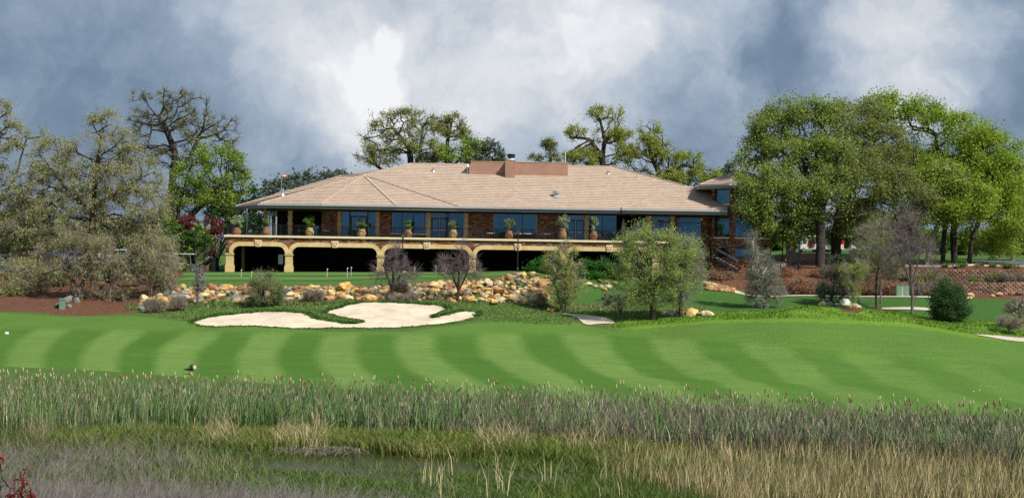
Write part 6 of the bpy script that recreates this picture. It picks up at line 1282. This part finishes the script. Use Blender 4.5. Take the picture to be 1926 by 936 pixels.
golf_cart((XX(1590,171), 171, float(tz(XX(1590,171),171))), .0, 'white golf cart right of the second thick trunk', 'cart_white')
def car(loc, rot, lab, body, kind='sedan', name='parked_car', cat='car'):
    t = empty(name, (0, 0, 0), lab, cat, 'vehicles in the car park behind the left trees')
    lo = [(-2.2,.35),(-2.25,.75),(-2.1,.95),(-1.6,1.0),(1.0,.98),(1.9,.85),(2.2,.65),(2.2,.35)]
    if kind == 'pickup': lo = [(-2.6,.45),(-2.65,1.05),(-1.0,1.08),(1.3,1.05),(2.3,.98),(2.5,.7),(2.5,.45)]
    b = MB().prism(lo, -.88, .88); b.build('body', M[body], t, fix=True, bevel=.06)
    if kind == 'sedan': ca = [(-1.75,.98),(-1.15,1.42),(.25,1.44),(1.05,.97)]
    elif kind == 'suv': ca = [(-2.05,.98),(-1.85,1.62),(.35,1.66),(1.1,.97)]
    else: ca = [(-.95,1.05),(-.85,1.72),(.65,1.74),(1.35,1.04)]
    MB().prism(ca, -.78, .78).build('cabin', M[body], t, fix=True, bevel=.05)
    xa, xb = ca[0][0]+.30, ca[3][0]-.28; zt_ = ca[1][1]-.08
    for s in (-1, 1):
        m_ = (xa+xb)/2
        for p, q in (([(xa,1.03),(m_-.04,1.03),(m_-.04,zt_),(ca[1][0]+.12,zt_)]), ([(m_+.04,1.03),(xb,1.03),(ca[2][0]-.06,zt_),(m_+.04,zt_)])) and [([(xa,1.05),(m_-.04,1.05),(m_-.04,zt_),(max(xa+.1,ca[1][0]+.12),zt_)],0), ([(m_+.04,1.05),(xb,1.05),(ca[2][0]-.06,zt_),(m_+.04,zt_)],0)]:
            MB().prism(p, s*.785-.008, s*.785+.008).build('window', M['car_glass'], t, fix=True)
    MB().add([(ca[3][0]-.02,-.68,1.06),(ca[3][0]-.02,.68,1.06),(ca[2][0]+.09,.64,zt_),(ca[2][0]+.09,-.64,zt_)], [(0,1,2,3)]).build('windscreen', M['car_glass'], t)
    for cx_ in (-1.45, 1.45):
        for s in (-1, 1): wheel(t, (cx_, s*.80, .33), .34, .22)
    for s in (-1, 1):
        MB().box((lo[-1][0]-.03,s*.62-.16,.62), (lo[-1][0]+.02,s*.62+.16,.76)).build('headlight', M['lampglass'], t); MB().box((lo[0][0]-.06,s*.66-.14,.72), (lo[0][0]+.02,s*.66+.14,.90)).build('tail_light', M['red'], t)
    t.location = loc; t.rotation_euler.z = rot
M['paint_silver'] = paint('paint_silver', (.50,.51,.52,1)); M['paint_dark'] = paint('paint_dark', (.05,.055,.065,1)); M['paint_blue'] = paint('paint_blue', (.01,.06,.42,1)); M['paint_red'] = paint('paint_red', (.55,.02,.02,1)); M['paint_white'] = paint('paint_white', (.75,.75,.75,1))
def pk(px, d): x = XX(px, d); return (x, d, float(tz(x, d)) + .05)
car(pk(97,153.5), 3.0, 'silver car parked nearest behind the left trees', 'paint_silver', 'sedan'); car(pk(55,156), 1.2, 'red car mostly hidden behind the silver one', 'paint_red')
car(pk(62,166), .1, 'dark grey sport utility car behind the silver one', 'paint_dark', 'suv'); car(pk(133,167), 3.0, 'bright blue pickup truck beside the weeping oak trunk', 'paint_blue', 'pickup', 'pickup_truck', 'pickup')
car(pk(190,170), .2, 'white car seen through twigs right of the weeping oak trunk', 'paint_white'); car(pk(232,168), .1, 'pale silver car at the right end of the car park', 'paint_silver', 'suv')

# ------------------------------------------------------------------ small things
def marker(px, d, label, cat, name, parts): return None
p = GD(119, 128.2); t = empty('utility_pillar', p, 'pale green utility pillar on the brown mulch at the left', 'utility box')
MB().box((p.x-.22,p.y-.2,p.z-.2), (p.x+.22,p.y+.2,p.z+.82)).build('body', M['green_box'], t, bevel=.02); MB().box((p.x-.25,p.y-.23,p.z+.823), (p.x+.25,p.y+.23,p.z+.93)).build('lid', M['green_box'], t, bevel=.03)
for px, lab in ((1691,'left green electrical cabinet behind the bare purple tree'),(1704,'right green electrical cabinet behind the bare purple tree')):
    p = GD(px, 142.9); t = empty('electrical_cabinet', p, lab, 'utility box'); MB().box((p.x-.28,p.y-.3,p.z-.1), (p.x+.28,p.y+.3,p.z+1.0)).build('body', M['green_box'], t, bevel=.02)
    MB().box((p.x-.22,p.y-.32,p.z+.12), (p.x+.22,p.y-.301,p.z+.9)).build('door', M['green_box'], t, bevel=.01); MB().box((p.x-.31,p.y-.33,p.z+1.002), (p.x+.31,p.y+.33,p.z+1.07)).build('lid', M['green_box'], t, bevel=.02); MB().box((p.x+(.29 if px == 1691 else -.35),p.y-.28,p.z), (p.x+(.35 if px == 1691 else -.29),p.y-.2,p.z+.98)).build('edge_panel', M['white'], t)
p = GD(1640, 127); t = empty('equipment_box', p, 'dark green box in the grass left of the bare purple tree', 'box'); MB().box((p.x-.32,p.y-.2,p.z-.1), (p.x+.32,p.y+.2,p.z+.30)).build('body', M['dark_green'], t, bevel=.02); MB().box((p.x-.35,p.y-.22,p.z+.302), (p.x+.35,p.y+.22,p.z+.36)).build('lid', M['dark_green'], t, bevel=.015)
p = GD(1617, 127.5); t = empty('ball_washer', p, 'dark teal ball washer on a post right of the pale boulders', 'ball washer'); MB().lathe([(.05,-.1),(.05,.62)], p, 10).build('post', M['dark_green'], t); MB().lathe([(.12,.60),(.14,.66),(.14,.92),(.05,1.0),(.05,1.08)], p, 14).build('washer', M['dark_green'], t); MB().box((p.x+.18,p.y-.15,p.z+.05), (p.x+.48,p.y+.15,p.z+.40)).build('basket', M['dark_green'], t, bevel=.02)
for px, d, h, lab in ((454.5,143,.75,'thin white practice flag stick in front of the first arch'),(616,143,.85,'thin white flag stick left of the second keystone'),(654,142.5,.95,'white flag stick, left one of the close pair'),(661,144.5,.85,'white flag stick, right one of the close pair'),(780.5,143,.75,'white flag stick between the two bare trees, left'),(820.5,145,.85,'flag stick before the dark fourth arch'),(835.5,144.8,.85,'flag stick just left of the second bare tree'),(839.5,141.5,.7,'nearest short white flag stick by the second bare tree'),(474,143.2,.55,'short white stick right of the first flag stick')):
    p = GD(px, d); t = empty('practice_flag', p, lab, 'flag stick', 'flag sticks on the putting green'); MB().lathe([(.018,-.1),(.016,h)], p, 6).build('stick', M['white'], t); MB().add([(p.x+.012,p.y,p.z+h-.11),(p.x+.09,p.y+.01,p.z+h-.08),(p.x+.09,p.y+.01,p.z+h-.04),(p.x+.012,p.y,p.z+h)], [(0,1,2,3)]).build('flag', M['white'], t)
p = G(13, 628, 86); t = empty('tee_marker', p, 'small white marker block on the fairway at the left edge', 'marker'); MB().box((p.x-.12,p.y-.1,p.z-.05), (p.x+.12,p.y+.1,p.z+.16)).build('block', M['white'], t, bevel=.03); MB().bar((p.x,p.y,p.z-.2), (p.x,p.y,p.z-.04), .05).build('spike', M['steel'], t)
p = GD(80, 86.6); mb = MB().bar((p.x+.10,p.y,p.z-.1), (p.x-.06,p.y,p.z+.55), .075).build('hazard_stake', M['orange'], bevel=.012); tag(mb, 'leaning orange stake between the reeds and the fairway', 'stake')
for px, py, lab in ((1831,737,'white golf ball lying low on the fairway at the right'),(1842,735,'tiny white golf ball right of the other ball')): 
    p = G(px, py, 74); o = MB().lathe([(.005,0),(.03,.012),(.042,.045),(.03,.078),(.005,.09)], p, 12).build('golf_ball', M['white'], smooth=True); tag(o, lab, 'golf ball')
p = GD(302, 136.5); t = empty('yard_sign', p, 'low white sign on two legs at the edge of the mulch', 'sign'); MB().box((p.x-.28,p.y-.02,p.z+.42), (p.x+.28,p.y+.02,p.z+.56)).build('board', M['white'], t); [MB().bar((p.x+s*.2,p.y,p.z-.1), (p.x+s*.2,p.y,p.z+.43), .03).build('leg', M['white'], t) for s in (-1, 1)]
p = GD(293, 147); mb = MB().lathe([(.06,-.1),(.055,.95),(.02,1.0)], p, 10).build('white_post', M['white']); tag(mb, 'white pipe post showing through the twigs left of the golf cart', 'post')
# windsock far behind the roof
p = P(538, 331, 204); t = empty('windsock', (p.x, p.y, p.z-9), 'orange and white windsock above the trees behind the roof', 'windsock')
MB().bar((p.x-.6,p.y,p.z-9), (p.x-.6,p.y,p.z+.3), .08).build('pole', M['steel'], t)
for k in range(3): MB().cylx((p.x-.45+k*.26,p.y,p.z-.03*k), .17-.03*k, .25, 12).build('sleeve', M['orange' if k % 2 == 0 else 'white'], t)
# gate, low wall, bin beside the tower
z0 = float(tz(XX(1465,150.5), 150.5)); t = empty('iron_fence', (XX(1452,150.5), 150.5, z0), 'black iron fence and gate at the foot of the tower steps', 'fence')
xa, xb = XX(1450,150.5), XX(1484,150.5); MB().bar((xa,150.5,z0+1.15), (xb,150.5,z0+1.15), .05).bar((xa,150.5,z0+.15), (xb,150.5,z0+.15), .05).build('rail', M['rail'], t)
n = 15
for k in range(n): x = xa+(xb-xa)*k/(n-1); MB().bar((x,150.5,z0+.1), (x,150.5,z0+1.2), .028).build('picket', M['rail'], t)
for x in (xa-.05, xb+.05): MB().box((x-.09,150.4,z0-.3), (x+.09,150.6,z0+1.7)).build('post', M['rail'], t)
t = empty('gate_post', (XX(1483,152), 152, z0), 'tall black gate post group left of the mulch lamp post', 'post'); 
for k in range(3): MB().box((XX(1480+k*3.5,152)-.07,151.9,z0-.4), (XX(1480+k*3.5,152)+.07,152.1,z0+3.3-k*.5)).build('post', M['rail'], t)
zb = float(tz(XX(1497,160), 160)); o = MB().box((XX(1486,160),160,zb-.3), (XX(1509,160),160.3,zb+1.0)).build('low_wall', M['concrete'], bevel=.02); tag(o, 'pale concrete low wall behind the mulch lamp post', 'wall')
t = empty('litter_bin', (XX(1489,161), 161, zb), 'slatted tan litter bin on the low concrete wall', 'bin')
for k in range(6): MB().box((XX(1484,161)+k*.115,160.9,zb+.95), (XX(1484,161)+k*.115+.095,160.95,zb+1.7)).build('slat', M['pilaster'], t)
MB().box((XX(1484,161)-.02,160.96,zb+.9), (XX(1484,161)+.70,161.5,zb+1.68)).build('liner', M['dark_wall'], t); MB().box((XX(1484,161)-.06,160.85,zb+1.703), (XX(1484,161)+.74,161.55,zb+1.78)).build('lid', M['frame'], t)
# garden steps beside the tower
t = empty('garden_steps', (XX(1466,153), 152, float(tz(XX(1466,153),152))), 'pale stone steps climbing past the right side of the tower', 'steps')
for k in range(6): zz = float(tz(XX(1464,153),152)) + k*.17; MB().box((XX(1452,153),151.6+k*.42,zz-.3), (XX(1479,153),152.05+k*.42,zz+.12)).build('step', M['concrete'], t)
# picket fence at the far left
t = empty('picket_fence', (XX(-5,148), 148, float(tz(XX(-5,148),148))), 'grey picket fence at the left edge below the car park', 'fence')
for k in range(16): x = XX(-28,148)+k*.155; z = float(tz(x,148)); MB().box((x,148,z-.1), (x+.09,148.04,z+1.15)).build('picket', M['steel'], t)
xa, xb = XX(-30,148), XX(18,148); z = float(tz(xa,148)); MB().box((xa,148.05,z+.9), (xb,148.09,z+.98)).box((xa,148.05,z+.25), (xb,148.09,z+.33)).build('rail', M['steel'], t)
# perimeter block wall & planting bed left of the stairs
p0 = XX(338,158); p1 = XX(392,158); z = float(tz(p0,158)); o = MB().box((p0,158,z-.4), (p1,158.4,z+.9)).build('garden_wall', mat('red_bed', (.28,.12,.07), .95, .3, 3, .4, 12)); tag(o, 'low reddish wall behind the golf cart and lamp posts', 'wall')
t = empty('walkway_fence', (XX(372,154.5), 154.5, z), 'black railing running behind the lower left stairs', 'fence')
MB().bar((XX(345,154.5),154.5,z+1.35), (XX(400,154.5),154.5,z+1.75), .05).build('rail', M['rail'], t)
for k in range(24): u = 346+k*2.25; MB().bar((XX(u,154.5),154.5,z-.1), (XX(u,154.5),154.5,z+1.35+.4*k/23), .025).build('picket', M['rail'], t)

# ------------------------------------------------------------------ birds
def loft_bird(name, secs, parent, m, n=12):
    """secs: (x, z, half width, half height)"""
    V = []; Fq = []
    for x, z, w, h in secs:
        for i in range(n): a = 2*math.pi*i/n; V.append((x, w*math.cos(a), z + h*math.sin(a)))
    for j in range(len(secs)-1):
        for i in range(n): Fq.append((j*n+i, j*n+(i+1)%n, (j+1)*n+(i+1)%n, (j+1)*n+i))
    Fq += [tuple(range(n-1,-1,-1)), tuple((len(secs)-1)*n+i for i in range(n))]
    return MB().add(V, Fq).build(name, m, parent, smooth=True)
M['feather_dark'] = mat('feather_dark', (.035,.028,.025), .7, .4, 18); M['feather_pale'] = mat('feather_pale', (.50,.44,.36), .8, .2, 14); M['feather_brown'] = mat('feather_brown', (.16,.11,.08), .8, .4, 16)
p = G(358, 704, 84.5); gz = empty('goose', (0,0,0), 'dark goose with pale breast preening at the edge of the fairway', 'goose')
def goose_mat():
    m, nt, b, out = new_mat('goose_plumage'); sets(b, .75, 0, .2); N = nt.nodes.new; L = nt.links.new; tc = N('ShaderNodeTexCoord'); s = N('ShaderNodeSeparateXYZ'); L(tc.outputs['Object'], s.inputs[0]); n = N('ShaderNodeTexNoise'); n.inputs['Scale'].default_value = 9; L(tc.outputs['Object'], n.inputs[0])
    a = N('ShaderNodeMath'); a.operation = 'MULTIPLY_ADD'; L(n.outputs[0], a.inputs[0]); a.inputs[1].default_value = .12; L(s.outputs[0], a.inputs[2]); r = N('ShaderNodeValToRGB'); r.color_ramp.elements[0].position = .24; r.color_ramp.elements[0].color = (.03,.024,.02,1); r.color_ramp.elements[1].position = .36; r.color_ramp.elements[1].color = (.55,.48,.38,1); L(a.outputs[0], r.inputs[0]); L(r.outputs[0], b.inputs['Base Color']); return m
loft_bird('body', [(-.46,.30,.01,.015),(-.40,.305,.06,.03),(-.28,.32,.10,.06),(-.10,.36,.15,.11),(.06,.41,.17,.16),(.20,.44,.17,.18),(.30,.44,.13,.15),(.36,.43,.06,.08),(.375,.42,.01,.02)], gz, goose_mat(), 16)
loft_bird('wing', [(-.38,.31,.02,.015),(-.20,.37,.155,.04),(0,.42,.175,.07),(.14,.47,.15,.07),(.20,.49,.05,.03)], gz, M['feather_brown'], 12)
loft_bird('neck', [(.24,.50,.05,.05),(.20,.58,.045,.045),(.10,.60,.042,.04),(.03,.57,.045,.042),(-.03,.53,.035,.03),(-.08,.50,.012,.010)], gz, M['feather_dark'], 10)
for s in (-1, 1):
    lg = MB().lathe([(.012,.02),(.013,.16),(.035,.30)], (.03+s*.05, s*.06, 0), 8).build('leg', M['black'], gz); MB().add([(.02+s*.05,s*.06,.005),(.14+s*.05,s*.06-.05,.005),(.15+s*.05,s*.06,.01),(.14+s*.05,s*.06+.05,.005),(.03+s*.05,s*.06,.03)], [(0,1,2),(0,2,3),(0,4,1),(0,3,4),(1,4,2),(2,4,3)]).build('foot', M['black'], lg)
gz.location = p; gz.rotation_euler.z = -.1
d = 75.6; p = Vector((XX(1534,d), d, ZZ(1534,757,d))); bb = empty('blackbird', (0,0,0), 'small blackbird with a rusty shoulder perched on a cattail', 'bird')
loft_bird('body', [(-.14,-.06,.004,.01),(-.10,-.04,.022,.012),(-.05,.0,.03,.03),(0,.035,.042,.045),(.05,.065,.038,.04),(.08,.095,.028,.03),(.115,.115,.026,.026),(.14,.118,.012,.012),(.165,.115,.003,.003)], bb, M['feather_dark'], 10)
loft_bird('wing', [(-.08,.0,.02,.01),(-.02,.04,.046,.025),(.03,.06,.045,.03),(.05,.07,.02,.01)], bb, mat('feather_rust', (.35,.09,.03), .8, .3, 10), 10)
for s in (-1, 1): MB().bar((0,s*.012,-.02), (.01,s*.012,-.09), .006).build('leg', M['black'], bb)
bb.location = p; bb.scale = (1.35,)*3; bb.rotation_euler = (0,-.6,-.5)
t = empty('cattail', (p.x+.01, p.y, -8.85), 'tall cattail bending under the perched blackbird', 'cattail'); hz = p.z-.10+8.85
for nm, me in (('stem', protos[1][0]), ('seed_head', protos[1][1])): o = bpy.data.objects.new(nm, me); COL.objects.link(o); o.parent = t
t.scale = (1.3,1.3,hz/1.9)
# ------------------------------------------------------------------ red tipped shrub close to the camera, lower left corner
b = np.array([XX(25,13), 13.0, float(tz(XX(25,13),13.0))]); t = empty('red_tip_shrub', b, 'close green shrub with red young leaves in the lower left corner', 'shrub')
tipsp = [(38,890),(50,888),(28,905),(45,912),(22,925),(55,925),(35,930),(3,862),(10,935),(60,940),(-10,870),(20,950),(48,950)]
E0 = []; E1x = []; LC = []; LT = []
for px, py in tipsp:
    e = np.array(P(px, py, 13+random.uniform(-.3,.3))); m_ = b*.35+e*.65+RNG.normal(size=3)*.05; E0 += [b, m_]; E1x += [m_, e]
    for k in range(16): q = m_ + (e-m_)*random.uniform(.55,1.06) + RNG.normal(size=3)*.02; LC.append(q); f = (q[2]-m_[2])/max(.01,(e[2]-m_[2])); LT.append((.26,.04,.035) if f > .78 + random.uniform(-.2,.2) else random.choice([(.05,.10,.03),(.08,.13,.04)]))
V, Fq = tubes(np.array(E0), np.array(E1x), np.full(len(E0), .010), np.full(len(E0), .006), 5); mesh_np('stem', V, Fq, M['bark_grey'], t); LC = np.array(LC); V, Fq = leaf_quads(LC, .038, droop=-.9, aspect=.35); mesh_np('foliage', V, Fq, M['leaf'], t, tint=np.repeat(np.array(LT), 4, 0), kind='stuff')
